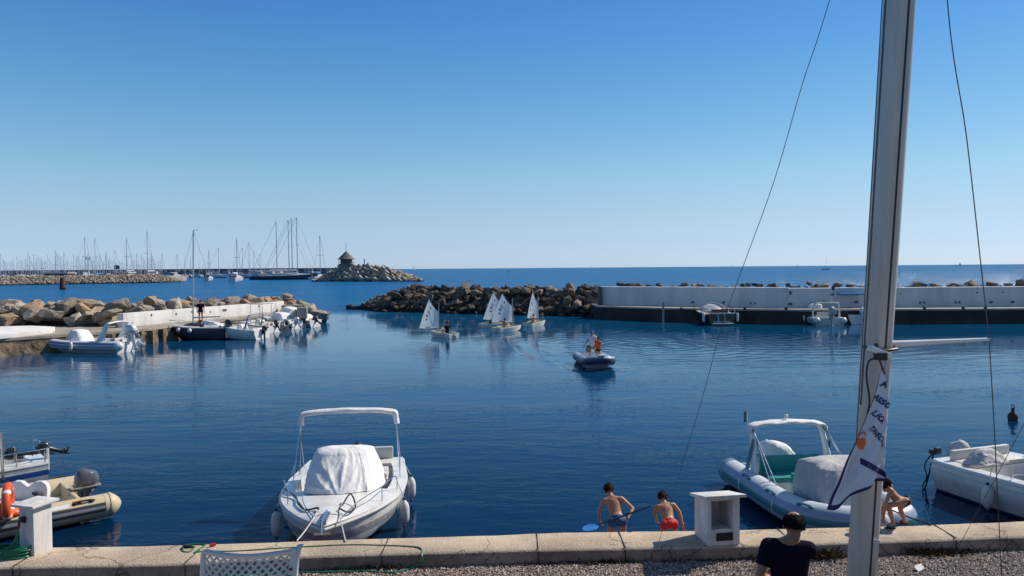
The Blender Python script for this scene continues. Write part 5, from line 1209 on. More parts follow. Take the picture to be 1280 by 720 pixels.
rope(sag(Mw5 @ V((X(0.01), sgn5 * 1.05, .86)), Mw5 @ V((X(0) - .15, sgn5 * 1.1, -.1)), .05), 'black rope trailing into the water from the white day boat stern', 'rope_black', .02)
rope(catmull([Mw5 @ V(p) for p in ((X(.01), sgn5 * 1.06, .86), (X(0) - .12, sgn5 * 1.1, .55), (X(0) - .05, sgn5 * 1.12, .3), (X(0) - .16, sgn5 * 1.12, .05), (X(0) - .02, sgn5 * 1.12, -.1))], 5), 'tangled dark line hanging beside the black rope at the day boat stern', 'rope_black', .014)
fend(Mw5, fn5, .245, sgn5, 'short white fender on the day boat, nearer its shrouded outboard', .40, group=G1, L=.42, r=.11)
fend(Mw5, fn5, .50, sgn5, 'long white fender on the day boat below its grey console cover', .38, group=G1, L=.62, r=.13)
# mooring buoy
p = onz(1266, 525, 0); t = thing('mooring_buoy', 'small dark brown mooring buoy floating alone beyond the white day boat', 'buoy', tuple(p))
g = G(); g.rings([[(r_ * math.cos(a), r_ * math.sin(a), z) for a in [2 * math.pi * k / 16 for k in range(16)]] for z, r_ in ((-.15, .08), (0, .13), (.08, .15), (.18, .13), (.24, .07), (.27, .05), (.40, .045))], 0); g.build('float', ['rust'], t)
g = G(); g.tube([(0, .06 * math.cos(a), .44 + .06 * math.sin(a)) for a in [2 * math.pi * k / 14 for k in range(14)]], .014, 6, closed=True); g.build('ring', ['rust'], t)
p = onz(1253, 562, 0); g = G(); g.ell((0, 0, .04), (.07, .07, .08)); g.tube([(0, 0, .1), (0, 0, .15)], .015, 6); o = g.build('mooring_buoy', ['plate_white'], loc=p); tag(o, 'tiny white float on the water just past the white day boat', 'buoy')
# ------------------------------------------------------------------ boulders
def boulder_mesh(seed, cuts=9, sub=2, flat=0.7):
    r = random.Random(seed); bm = bmesh.new()
    pts = []
    for _ in range(16):
        v = V((r.gauss(0, 1), r.gauss(0, 1), r.gauss(0, 1))).normalized(); v = V((v.x * 1.0, v.y * .8, v.z * flat)) * r.uniform(.8, 1.05); pts.append(v)
    # blocky bias
    for sx_ in (-1, 1):
        for sy in (-1, 1):
            for sz in (-1, 1):
                if r.random() < .6: pts.append(V((sx_ * .72, sy * .58, sz * .5 * flat / .7)) * r.uniform(.85, 1.1))
    for p in pts: bm.verts.new(p)
    bmesh.ops.convex_hull(bm, input=bm.verts)
    bmesh.ops.delete(bm, geom=[v for v in bm.verts if not v.link_faces], context='VERTS')
    bmesh.ops.dissolve_limit(bm, angle_limit=R(14), verts=bm.verts, edges=bm.edges)
    bmesh.ops.bevel(bm, geom=bm.edges[:] , offset=.03, segments=1, affect='EDGES', clamp_overlap=True)
    bmesh.ops.triangulate(bm, faces=bm.faces)
    bmesh.ops.subdivide_edges(bm, edges=bm.edges, cuts=2, use_grid_fill=True)
    for v in bm.verts:
        n = noise.noise_vector(v.co * 2.3 + V((seed, 0, 0))); v.co += n * .05 + noise.noise_vector(v.co * 5 + V((seed, 3, 0))) * .045 - v.co * .16 * max(0, .25 - abs(noise.noise(v.co * 2.1 + V((seed, 9, 2))))) * 1.5
    bmesh.ops.recalc_face_normals(bm, faces=bm.faces)
    me = bpy.data.meshes.new('boulder'); bm.to_mesh(me); bm.free(); me.polygons.foreach_set('use_smooth', [True] * len(me.polygons)); me.set_sharp_from_angle(angle=R(14)); return me
RM = {}
for mname in ('rock_tan', 'rock_dark'):
    RM[mname] = []
    for k in range(12): me = boulder_mesh(k * 13 + 5, flat=(.6, .75, .85)[k % 3]); me.materials.append(MT[mname]); RM[mname].append(me)
rb = random.Random(21)
def boulder(loc, size, mname, label, group, rot=None, stretch=(1, 1, 1), k=None, tilt=.5):
    o = bpy.data.objects.new('boulder', RM[mname][rb.randrange(12) if k is None else k]); C.objects.link(o); o.location = loc
    o.scale = [size * q_ for q_ in stretch]; o.rotation_euler = rot if rot is not None else (rb.uniform(-tilt, tilt), rb.uniform(-tilt, tilt), rb.uniform(0, 6.28))
    tag(o, label, 'boulder', group); return o
def rubble(name, label, pts, sizes, mname, seed, z_jit=0.0):
    """many small stones as one mass"""
    r = random.Random(seed); g_v = []; g_f = []
    src = [RM['rock_dark'][k] for k in range(6)]; data = [([v.co.copy() for v in bmm.vertices], [tuple(p.vertices) for p in bmm.polygons]) for bmm in LOW]
    for p, s in zip(pts, sizes):
        vs_, fs_ = data[r.randrange(len(data))]; M_ = Matrix.Translation(V(p)) @ Euler((r.uniform(-1, 1), r.uniform(-1, 1), r.uniform(0, 6.28))).to_matrix().to_4x4() @ Matrix.Diagonal((s, s * r.uniform(.7, 1.1), s * r.uniform(.6, 1), 1))
        n = len(g_v); g_v += [tuple(M_ @ v) for v in vs_]; g_f += [tuple(i + n for i in f) for f in fs_]
    me = bpy.data.meshes.new(name); me.from_pydata(g_v, [], g_f); me.materials.append(MT[mname])
    o = bpy.data.objects.new(name, me); C.objects.link(o); tag(o, label, 'rocks', kind='stuff'); return o
LOW = []
for k in range(6):
    r = random.Random(k + 70); bm = bmesh.new()
    for _ in range(12): v = V((r.gauss(0, 1), r.gauss(0, 1), r.gauss(0, 1))).normalized(); bm.verts.new(v * r.uniform(.8, 1.1))
    bmesh.ops.convex_hull(bm, input=bm.verts); bmesh.ops.delete(bm, geom=[v for v in bm.verts if not v.link_faces], context='VERTS'); me = bpy.data.meshes.new('low'); bm.to_mesh(me); bm.free(); LOW.append(me)
rock_mat('rock_mass_dark', [(0.045, 0.038, 0.034), (0.11, 0.088, 0.07), (0.22, 0.14, 0.085), (0.28, 0.23, 0.19)], 0.0, 0.9)
# per-island variation for stone masses
for mn, cols in (('rock_mass_dark', None), ('rock_mass_far', [(0.16, 0.14, 0.12), (0.36, 0.30, 0.23), (0.28, 0.22, 0.17), (0.46, 0.40, 0.32)])):
    if cols: rock_mat(mn, cols, 0.0, 0.7)
    nt_ = MT[mn].node_tree; oi = [n for n in nt_.nodes if n.type == 'OBJECT_INFO'][0]; ge = [n for n in nt_.nodes if n.type == 'NEW_GEOMETRY'][0]
    for l in list(nt_.links):
        if l.from_node == oi: to = l.to_socket; nt_.links.remove(l); nt_.links.new(ge.outputs['Random Per Island'], to)

# ------------------------------------------------------------------ middle breakwater: boulder mound, then the quay wall to the right
# mound axis: from its left tip to the start of the wall and on behind it
ax = [onz(436, 387.3, 0) + V((1.5, 2.0, 0)), onz(560, 391, 0) + V((0, 4.0, 0)), onz(660, 394, 0) + V((0, 4.4, 0)), onz(752, 399, 0) + V((2.5, 6.5, 0)), V((22, 70.0, 0)), V((36, 68.0, 0)), V((60, 68, 0))]
axc = catmull(ax, 10)
lens = [0]
for p, q_ in zip(axc[:-1], axc[1:]): lens.append(lens[-1] + (q_ - p).length)
def axis_at(s):
    for i in range(len(lens) - 1):
        if lens[i] <= s <= lens[i + 1]:
            t_ = (s - lens[i]) / (lens[i + 1] - lens[i]); tg = (axc[i + 1] - axc[i]).normalized(); return axc[i].lerp(axc[i + 1], t_), tg
    return axc[-1], (axc[-1] - axc[-2]).normalized()
LT = lens[-1]
def crest(s): return 2.75 * max(0, min(1, (s + .6) / 7.5)) ** .75 + .12 * math.sin(s * .9)
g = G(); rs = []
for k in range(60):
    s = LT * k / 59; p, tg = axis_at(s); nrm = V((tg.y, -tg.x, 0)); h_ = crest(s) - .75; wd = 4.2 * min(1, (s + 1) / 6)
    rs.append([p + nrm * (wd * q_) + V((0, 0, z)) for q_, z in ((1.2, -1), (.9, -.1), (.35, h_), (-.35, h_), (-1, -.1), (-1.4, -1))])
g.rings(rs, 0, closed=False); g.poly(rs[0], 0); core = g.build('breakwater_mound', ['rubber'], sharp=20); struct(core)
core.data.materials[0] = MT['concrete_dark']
nrock = 0; fill = []; fsz = []
Lw = None
s_wall = next(s for s in np.arange(0, LT, .2) if axis_at(s)[0].x > onz(752, 399, 0).x + 1.6)
for row, (zf, off, sz) in enumerate(((.03, 4.3, .50), (.20, 3.75, .60), (.42, 3.1, .66), (.64, 2.4, .66), (.86, 1.65, .64), (1.0, .7, .62))):
    s = rb.uniform(-.8, .2)
    while s < s_wall + (0.0 if row < 4 else 1.0):
        p, tg = axis_at(max(0, s)); nrm = V((tg.y, -tg.x, 0)); kf = min(1, (s + 1.2) / 6.0); h_ = crest(s)
        size = sz * rb.choice((rb.uniform(.55, .9), rb.uniform(.9, 1.25), rb.uniform(1.2, 1.6))) * (0.75 + .25 * kf)
        c = p + nrm * (off * kf + rb.uniform(-.25, .25)) + V((0, 0, h_ * zf - .28 + rb.uniform(-.15, .2)))
        boulder(c, size, 'rock_dark', 'dark brown rough boulder in the breakwater mound behind the dinghies', 'dark boulders of the middle breakwater', stretch=(1, rb.uniform(.75, 1), rb.uniform(.7, .95))); nrock += 1
        s += size * rb.uniform(1.15, 1.5)
# tip
for k in range(9):
    a = R(200 + 18 * k); p, _ = axis_at(0); c = p + V((1.6 * math.cos(a) - .1, 1.9 * math.sin(a), rb.uniform(-.1, .25))); boulder(c, rb.uniform(.4, .75), 'rock_dark', 'dark brown rough boulder at the open tip of the middle breakwater', 'boulders at the breakwater tip'); nrock += 1
p = onz(447, 388.5, 0); boulder(p + V((-.6, .3, -.2)), .7, 'rock_dark', 'lone flat dark rock awash just off the breakwater tip', 'awash rocks', rot=(0, 0, .2), stretch=(1.6, .6, .35)); nrock += 1
# crest boulders showing over the wall
s = s_wall + 1.2
while s < LT - 6:
    p, tg = axis_at(s); sz = rb.uniform(.28, .62); q_ = p + V((rb.uniform(-.3, .3), rb.uniform(-.5, .4), 2.98 + rb.uniform(-.22, .16) + (0.12 if rb.random() < .15 else 0)))
    if q_.x / q_.y < .72: boulder(q_, sz, 'rock_dark', 'dark rock tip just showing over the top of the long white quay wall', 'rock tips behind the long wall', stretch=(1.3, .9, .75), tilt=.3); nrock += 1
    s += sz * rb.uniform(1.3, 2.6)
# small filler stones between the boulders
for k in range(4200):
    s = rb.uniform(-.5, s_wall + 2); p, tg = axis_at(max(0, s)); nrm = V((tg.y, -tg.x, 0)); kf = min(1, (s + 1.2) / 6.0); u = rb.random()
    fill.append(p + nrm * ((4.3 - 4.0 * u) * kf) + V((0, 0, crest(s) * u - .25 + rb.uniform(-.15, .2)))); fsz.append(rb.uniform(.12, .48))
for k in range(700):
    s = rb.uniform(s_wall, LT - 4); p, tg = axis_at(s); fill.append(p + V((0, rb.uniform(-1, .6), 2.65 + rb.uniform(-.25, .2)))); fsz.append(rb.uniform(.12, .35))
rubble('rubble', 'small dark stones wedged between the breakwater boulders', fill, fsz, 'rock_mass_dark', 5)

# quay wall: ledge and tall white wall; waterline from (752,400) to (1000,408) to (1300,406)
WL = [onz(745, 398.5, 0), onz(830, 402.3, 0), onz(1000, 405.5, 0), onz(1150, 405, 0), onz(1300, 404, 0), onz(1480, 402.5, 0)]
LZ = 1.25
g = G(); g.rings([[p + V((0, 0, -2)), p + V((0, .0, .35)), p + V((0, 0.05, LZ - .14)), p + V((0, .05, LZ - .13))] for p in WL], 0, closed=False)
g.poly([WL[0] + V((0, 0, -2)), WL[0] + V((0, 0.05, LZ - .13)), WL[0] + V((0, 4.5, LZ - .13)), WL[0] + V((0, 4.5, -2))], 0)
bwq = g.build('far_quay', ['concrete_dark'], sharp=20); tag(bwq, 'long dark stained quay ledge beneath the tall white wall', 'quay')
g = G(); g.rings([[p + V((0, -.04, LZ - .15)), p + V((0, -.04, LZ)), p + V((0, 4.4, LZ))] for p in WL], 0, closed=False); g.poly([WL[0] + V((0, -.04, LZ - .15)), WL[0] + V((0, -.04, LZ)), WL[0] + V((0, 4.4, LZ)), WL[0] + V((0, 4.4, LZ - .15))], 0); g.build('coping', ['concrete_light'], bwq, sharp=20)
g = G()
for px in (845, 922, 972, 1140, 1187, 1214): g = G(); p = onz(px, 404, 0); g.tube([(p.x, onz(px, 406.5, 0).y + .2, LZ), (p.x, onz(px, 406.5, 0).y + .2, LZ + .22)], .12, 8); g.build('bollard', ['rubber'], bwq)
g = G(); 
for px in (829,): a = onz(px, 405, 0); g.box((a.x, a.y - .03, .8), (.16, .1, 2.2))
g.build('tide_post', ['concrete_light'], bwq)
def wallrun(a, b_, top, name='harbour_wall', th=.45, mat_='stucco_far', y_off=2.3):
    g = G(); A = a + V((0, y_off, 0)); B_ = b_ + V((0, y_off, 0)); n_ = 24
    g.rings([[A.lerp(B_, k / n_) + V((0, dy, z)) for dy, z in ((0, LZ - .02), (0, top - .02 + .012 * math.sin(k * 2.1)), (th, top + .012 * math.sin(k * 2.1)), (th, LZ - .02))] for k in range(n_ + 1)], 0); return g.build(name, [mat_], sharp=25)
def xwall(px): 
    for p, q_ in zip(WL[:-1], WL[1:]):
        for t_ in np.linspace(0, 1, 60):
            r_ = p.lerp(q_, t_); x_ = r_.x; y_ = r_.y + 2.3
            if x_ / y_ * F + 640 >= px: return r_
    return WL[-1]
wa, wb, wc = xwall(752), xwall(984), xwall(1475)
w1 = wallrun(wa, wb, 3.03); tag(w1, 'tall whitewashed harbour wall section meeting the boulder mound', 'wall')
w2 = wallrun(wb + V((.01, -.14, 0)), wc, 2.97); tag(w2, 'tall whitewashed harbour wall section running past the mast to the picture edge', 'wall')
g = G(); a = wa + V((-.16, 2.15, 0)); g.box((a.x, a.y + .3, (LZ + 3.02) / 2), (.32, .9, 3.02 - LZ)); g.build('end_pier', ['slate'], w1, bevel=.04)
# little dark fittings on the wall
g = G()
for px, dz, w_, h_ in ((865, .42, .26, .2), (903, .42, .2, .2), (937, .38, .12, .2), (941.5, .38, .12, .2), (1066, .5, .14, .22), (1070, .5, .14, .22), (1149, .42, .14, .2), (1153, .42, .14, .2), (1191, .42, .16, .2), (1196, .42, .16, .2), (1236, .42, .3, .18), (1264, .42, .3, .18), (987, 1.3, .14, .3), (986, .35, .3, .2), (1027, .5, .14, .22), (1031, .5, .14, .22), (1123, 1.2, .1, .1), (1220, 1.25, .12, .1), (1250, 1.25, .12, .1)):
    r_ = xwall(px); g.box((r_.x + .0, r_.y + 2.3 - (.16 if px > 984 else .02), LZ + dz), (w_, .05, h_))
g.build('wall_fitting', ['far_dark'], w2)

# boats along the long wall
def arch_boat_rib(px, py, L, B, hd, label, tube='tube_white', cowl='cowl_white', group=None, cover=None, pw=None, mats=None):
    p = onz(px, py, 0); t = thing('inflatable_boat', label, 'inflatable boat', (p.x, p.y, 0), hd, group); path, _ = rib(t, L, B, .26, .40, tube, cone='tube_white', deck_m='gelcoat', stripes=[(80, 100, 'tube_stripe_grey')]); return t, path
p = onz(1037.5, 407, 0)
t, path = arch_boat_rib(1037.5, 409, 5.8, 2.7, R(91), 'white inflatable with an arched stern frame moored against the far wall')
t.location = (p.x, p.y + 2.8, 0)
arch(t, -1.9, 1.12, .6, 1.80, 'gelcoat', -.15, .12, depth=.16); console(t, (.1, 0, .3), 'gelcoat', 1.35); seatbox(t, (-1.6, 0, .3), (.6, 1.5, .4), 'cushion', back=.35); outboard(t, (-2.8, 0, .75), 1.15, 0, 'cowl_silver')
drape(t, [(.6, .5, .5), (.6, -.5, .5), (-.1, -.55, .5), (-.1, .55, .5)], [(.45, .4, 1.55), (.45, -.4, 1.55), (0, -.42, 1.6), (0, .42, 1.6)], 'canvas_white', 'console_cover', 5, .04)
g = G(); g.tube([(-1.95, -.45, 1.8), (-1.95, -.45, 3.1)], .02, 6); f_ = g.build('flagstaff', ['gelcoat'], t); g = G(); g.grid(lambda u, v: V((-1.95, -.45 - .28 * u + .1 * v, 3.15 - .75 * v + .05 * math.sin(u * 6 + v * 3))), 6, 8, mfun=lambda u, v: 0 if v < .35 else (1 if v < .65 else 2)); g.build('ensign', ['ink', 'plate_white', 'navy_panel'], f_)
Mf = Matrix.Translation(t.location) @ Matrix.Rotation(R(91), 4, 'Z')
for k, (x, y) in enumerate(((-1.2, 1.55), (-.4, 1.65))): c = Mf @ V((x, y, .5)); fender(tuple(c), 'white fender between the arched inflatable and open water, ' + ('higher' if k else 'lower') + ' one', .12, .55, G1, rope_to=tuple(Mf @ V((x + .1, 1.2, .75))))
p = onz(900, 406.5, 0); t = thing('motorboat', 'dark-hulled cabin boat with a pale stern rail showing its transom to the harbour', 'motorboat', (p.x, p.y + 3.0, 0), R(92))
ho, fn_ = hull(t, 6.2, 2.55, .95, 1.25, ['hull_black', 'hull_black', 'gelcoat', 'hull_black'], dr=.4, t0=.35, tr=.9); b, zs, kz, X = fn_
deck(t, fn_, .5, .25, .4, mats=('gelcoat', 'wood_brown'), camber=.1)
g = G(); g.box((X(0) - .02, 0, 1.0), (.06, 2.2, .09)); g.box((X(0) - .35, 0, .18), (.6, 1.7, .06)); g.box((X(0) - .01, 0, .32), (.04, 1.4, .03)); g.build('swim_platform', ['gelcoat'], t)
g = G(); 
for y_ in (.35, -.2): g.tube([(X(0) - .4, y_, .1), (X(0) - .05, y_, 1.0)], .03, 6)
g.build('stern_ladder', ['steel'], t)
seatbox(t, (X(.12), 0, .4), (.4, 1.5, .55), 'cushion_dark', back=.35)
g = G(); g.rings([[(X(tt), b(tt) * .62 * q_, zs(tt) + .03 + hh * math.sqrt(max(0, 1 - abs(q_) ** 3))) for q_ in (1, .9, .5, 0, -.5, -.9, -1)] for tt, hh in ((.38, .02), (.44, .5), (.6, .5), (.78, .2), (.86, .02))], 0, closed=False); g.build('cabin_top', ['gelcoat'], t)
g = G(); g.tube(catmull([(X(.3), 1.15, 1.0), (X(.32), 1.05, 1.45), (X(.34), .5, 1.72), (X(.35), 0, 1.75), (X(.34), -.5, 1.6), (X(.32), -1.0, 1.3), (X(.3), -1.15, 1.0)], 6), .05, 7); g.build('folded_hood', ['canvas_grey'], t)
for sg in (1, -1): rail(t, [(X(.02), sg * 1.12, 1.0), (X(.02), sg * 1.12, 1.3), (X(.3), sg * 1.2, 1.35), (X(.6), sg * 1.1, 1.45), (X(.9), sg * .4, 1.7)], .022)
Mf = Matrix.Translation(t.location) @ Matrix.Rotation(R(92), 4, 'Z')
for k, sg in enumerate((1, -1)): fender(tuple(Mf @ V((X(.05), sg * 1.42, .62))), ('white fender on the mast-facing side of the dark cabin boat', 'white fender on the dinghy-facing side of the dark cabin boat')[k], .12, .7, G1, rope_to=tuple(Mf @ V((X(.06), sg * 1.15, 1.1))))
p = onz(1079, 405.5, 0); t = thing('motorboat', 'white open boat with a bright blue sun awning, half hidden by the mast', 'motorboat', (p.x, p.y + 2.9, 0), R(88))
ho, fn_ = hull(t, 5.6, 2.3, .8, 1.1, ['gelcoat', 'hull_black', 'gelcoat', 'gelcoat'], tr=.9); b, zs, kz, X = fn_; deck(t, fn_, .6, .25, .3)
console(t, (.0, 0, .3), 'gelcoat', 1.3); seatbox(t, (-1.9, 0, .3), (.5, 1.5, .4), 'cushion', back=.3); outboard(t, (X(0), 0, .72), 1.0, 0, 'cowl_white')
g = G(); g.box((-.3, 0, 2.45), (1.2, 2.0, .16)); a_ = g.build('awning', ['canvas_blue'], t, bevel=.05)
g = G()
for y_ in (-.85, .85): g.tube([(-.3, y_, 2.4), (-.2, y_, .9)], .02, 6)
g.build('awning_pole', ['steel'], t)

# ------------------------------------------------------------------ sailing dinghies
def dinghy(px, py, hd, label, sail_az, person_label=None, hue='sail', num='ITA', num2='731', crew=True, s=1.0, boomup=.62, flagtop=False, cap='cap_red'):
    p = onz(px, py, 0); t = thing('sailing_dinghy', label, 'sailing dinghy', (p.x, p.y, 0), hd, 'training dinghies under sail', s)
    L = 2.3; B = 1.13; g = G(); rs = []
    for i in range(13):
        u = i / 12; x = -L / 2 + L * u; w_ = B / 2 * (.80 + .20 * math.sin(min(1, u / .5) * math.pi / 2) - .48 * max(0, (u - .45) / .55) ** 1.8); zt = .30 + .08 * (u - .4) ** 2 + (.06 * u); zb = -.05 + .20 * max(0, (u - .6) / .4) ** 1.6
        rs.append([(x, w_, zt), (x, w_ * 1.02, zt - .03), (x, w_ * .86, zb + .01), (x, w_ * .6, zb - .03), (x, 0, zb - .05), (x, -w_ * .6, zb - .03), (x, -w_ * .86, zb + .01), (x, -w_ * 1.02, zt - .03), (x, -w_, zt)])
    g.rings(rs, 0, closed=False); g.poly(rs[0]); g.poly(rs[-1]); g.build('hull', ['optimist_hull'], t, sharp=30)
    g = G(); g.rings([[(r_[0][0], r_[0][1], r_[0][2] + .005), (r_[0][0], r_[0][1] - .09, r_[0][2] + .005), (r_[0][0], r_[0][1] - .10, .06), (r_[0][0], -r_[0][1] + .10, .06), (r_[0][0], -r_[0][1] + .09, r_[0][2] + .005), (r_[0][0], -r_[0][1], r_[0][2] + .005)] for r_ in rs], 0, closed=False)
    g.box((.55, 0, .30), (.18, 1.0, .03)); g.box((.05, 0, .22), (.04, .95, .22)); g.build('cockpit', ['optimist_inside'], t, sharp=30)
    g = G(); g.box((.1, .0, .36), (.30, .03, .35)); g.build('daggerboard', ['optimist_hull'], t)
    g = G(); g.box((-L / 2 - .03, 0, .12), (.04, .03, .42)); g.box((-L / 2 - .12, 0, .02), (.2, .02, .3)); g.tube([(-L / 2 - .03, 0, .36), (-.45, .1, .46)], .014, 6); g.build('rudder', ['optimist_hull'], t)
    mx = .62; sail_az = math.degrees(R(180) + hd) - sail_az; g = G(); g.tube([(mx, 0, .06), (mx - .05, 0, 2.35)], [.028, .02], 8); mst = g.build('mast', ['alu'], t)
    # sail: luff along the mast, boom and sprit; az = angle of the boom from dead aft
    a = R(sail_az); bd = Matrix.Rotation(-a, 3, 'Z') @ V((-1, 0, 0)); nn = V((bd.y, -bd.x, 0))
    tk = V((mx, 0, boomup)); th_ = V((mx - .04, 0, 2.30)); cl = V((mx, 0, boomup)) + bd * 2.02 + V((0, 0, .10)); pk = V((mx, 0, boomup)) + bd * .92 + V((0, 0, 2.22))
    def sf(u, v):
        lo = tk.lerp(cl, u); hi = th_.lerp(pk, u); 
        q_ = lo.lerp(hi, v); u = max(0, min(1, u)); belly = .22 * math.sin(math.pi * u ** .8) * (1 - .45 * v); leech = .05 * math.sin(math.pi * v) * u
        return q_ + nn * belly + bd * leech + V((0, 0, -.06 * math.sin(math.pi * u) * (1 - v)))
    pk2 = th_ 
    th_ = V((mx - .045, 0, 1.72)); pk = V((mx, 0, boomup)) + bd * .98 + V((0, 0, 2.05)) 
    g = G(); g.grid(sf, 16, 16); sl_ = g.build('sail', [hue], t, sharp=80)
    g = G(); g.tube([tk, cl], .017, 6); g.build('boom', ['alu'], t)
    g = G(); g.tube([V((mx - .02, 0, 1.05)), pk], .012, 6); g.build('sprit', ['alu'], t)
    g = G()
    def txt(tx, u0, v0, sz):
        vs_, fs_ = text_mesh(tx, 1.0, .03)
        for off in (.008, -.008):
            nv_ = []
            for x, y, z in vs_:
                u = u0 + (1 if FLIP else -1) * x * sz / 2.0; v = v0 + y * sz / 1.9; pt = sf(u, v); nv_.append(pt + nn * off)
            g.add(nv_, fs_, 0)
    FLIP = (Matrix.Rotation(hd, 3, 'Z') @ bd).x > 0
    e = 0.20 if FLIP else 0.80
    txt(num, e + (.05 if FLIP else -.05), .60, .26); txt(num2, e, .46, .26); txt(num2[:2] + '4', e + (.06 if FLIP else -.06), .33, .20)
    for off in (.008, -.008):
        for (u0, v0, ru) in ((.60, .86, .035), (.60, .82, .03)):
            g.add([sf(u0 + ru * 1.6 * math.cos(q_), v0 + ru * .9 * math.sin(q_)) + nn * off for q_ in [2 * math.pi * k / 10 for k in range(10)]], [tuple(range(10))])
        g.add([sf(.30 + du_, .035 + dv_) + nn * off for du_, dv_ in ((0, 0), (.3, 0), (.3, .035), (0, .035))], [(0, 1, 2, 3)])
    g.build('sail_number', ['ink'], sl_)
    if flagtop: g = G(); g.grid(lambda u, v: pk + V((0, 0, .12)) + bd * (-.05 + .16 * u) + V((0, 0, -.12 * v)), 2, 2); g.build('wind_flag', ['patch_orange'], t)
    return t, p
def crew(root_loc, hd, local, label, lean, cap, skin='skin_child', vest='ink', k=1.0):
    M_ = Matrix.Translation(V(root_loc)) @ Matrix.Rotation(hd, 4, 'Z'); c = M_ @ V(local)
    t = thing('person', label, 'person', tuple(c), hd)
    h0 = 0.10
    J = dict(hipL=(0, .09, h0), hipR=(0, -.09, h0), shL=(lean * .5, .17, h0 + .42), shR=(lean * .5, -.17, h0 + .42), head=(lean * .6, 0, h0 + .66), elL=(lean * .5 + .12, .24, h0 + .20), wrL=(lean * .5 + .32, .2, h0 + .25), elR=(lean * .5 + .1, -.24, h0 + .2), wrR=(lean * .5 + .32, -.18, h0 + .22),
             knL=(.36, .12, h0 + .12), anL=(.42, .12, h0 - .18), toeL=(.58, .12, h0 - .2), knR=(.36, -.12, h0 + .12), anR=(.42, -.12, h0 - .18), toeR=(.58, -.12, h0 - .2))
    person(t, J, 1.35, skin=skin, voxel=.02, look=(1, 0, -.1), shirt=vest, shorts='shorts_navy', child=True, cap=cap, far=True, hands=True); return t
d1, p1_ = dinghy(555, 421, R(133), 'sailing dinghy with a yellowish cockpit and its own sail apart, nearest the open harbour mouth', 235, num='ITA', num2='466', s=1.02)
crew(p1_, R(133), (-.62, .18, .30), 'young sailor in black with a red cap sitting upright in the dinghy', -.05, 'cap_red', vest='shirt_navy')
g = G(); g.ell((0, 0, .50), (.16, .12, .17)); o = g.build('bailer_bag', ['plate_white'], loc=(p1_.x - .12, p1_.y + .1, 0)); tag(o, 'white bag lying in the cockpit of the dinghy with the upright sailor', 'bag')
d2, p2_ = dinghy(619, 409.5, R(20), 'sailing dinghy half hidden behind the other sail of the close pair', 225, num='ITA', num2='582', s=1.1)
d3, p3_ = dinghy(634, 414, R(48), 'sailing dinghy in front of the close pair with a broad white sail', 222, num='ITA', num2='847', s=1.1)
crew(p3_, R(48), (-.45, .0, .16), 'sailor crouching low in the front dinghy of the close pair', .35, None, vest='skin_child')
crew(p2_, R(20), (-.45, .0, .14), 'sailor mostly hidden in the rear dinghy of the close pair', .3, None, vest='shirt_navy')
d4, p4_ = dinghy(668.5, 407.5, R(60), 'sailing dinghy with a narrow sail seen almost edge on, nearest the long wall', 243, num='ITA', num2='72', flagtop=True, s=1.1)
crew(p4_, R(60), (-.4, .0, .16), 'sailor crouching in the dinghy with the narrow sail', .3, None, vest='skin_child')

# ------------------------------------------------------------------ patrol inflatable under way
hd = R(-86)
t = thing('inflatable_boat', 'grey and navy instructor inflatable under way across the harbour with two people aboard', 'inflatable boat', (PB[0], PB[1] + .9, 0), hd, None, .92)
path, _ = rib(t, 4.3, 1.85, .23, .30, 'tube_grey', cone='tube_white', hull_m='gelcoat_worn', lift=.30, deck_m='gelcoat', stripes=[(58, 130, 'navy_panel')])
grabs(t, path, .23, [5, 11, 23, 29], 'tube_white')
console(t, (-.35, .1, .2), 'gelcoat', .75, screen=False); outboard(t, (-2.05, 0, .45), .62, 0, 'cowl_grey')
g = G(); tpn = path[17]; g.box((tpn.x, 0, tpn.z + .25), (.35, .3, .05)); g.build('bow_step', ['gelcoat'], t)
Mp = Matrix.Translation(t.location) @ Matrix.Rotation(hd, 4, 'Z')
def stander(loc, hd, H, label, J=None, **kw):
    t = thing('person', label, 'person', tuple(loc), hd); k = H / 1.75
    J0 = dict(hipL=(0, .10, .90), hipR=(0, -.10, .90), shL=(0, .19, 1.42), shR=(0, -.19, 1.42), head=(.02, 0, 1.64), elL=(-.02, .27, 1.14), wrL=(.06, .26, .88), elR=(-.02, -.27, 1.14), wrR=(.06, -.26, .88),
              knL=(.02, .11, .49), anL=(0, .12, .09), toeL=(.15, .14, .03), knR=(.02, -.11, .49), anR=(0, -.12, .09), toeR=(.15, -.14, .03))
    if J: J0.update(J)
    J0 = {a: (tuple(c * k for c in b_) if isinstance(b_, tuple) and not a.startswith('hd') else b_) for a, b_ in J0.items()}
    person(t, J0, H, look=kw.pop('look', (1, 0, -.05)), **kw); return t
stander(Mp @ V((-.75, -.02, .15)), hd, 1.50, 'instructor in a blue cap and white top standing at the inflatable console', dict(elR=(.10, -.30, 1.18), wrR=(.02, -.42, .95)), skin='skin_man', voxel=.02, shirt='shirt_white', shorts='shorts_navy', cap='cap_blue', far=True)
stander(Mp @ V((-.15, .18, .15)), hd, 1.22, 'child in an orange and navy life vest standing in front of the instructor', None, skin='skin_child', voxel=.02, vest='vest_orange', shorts='shorts_navy', child=True, far=True, hair='hair_black')

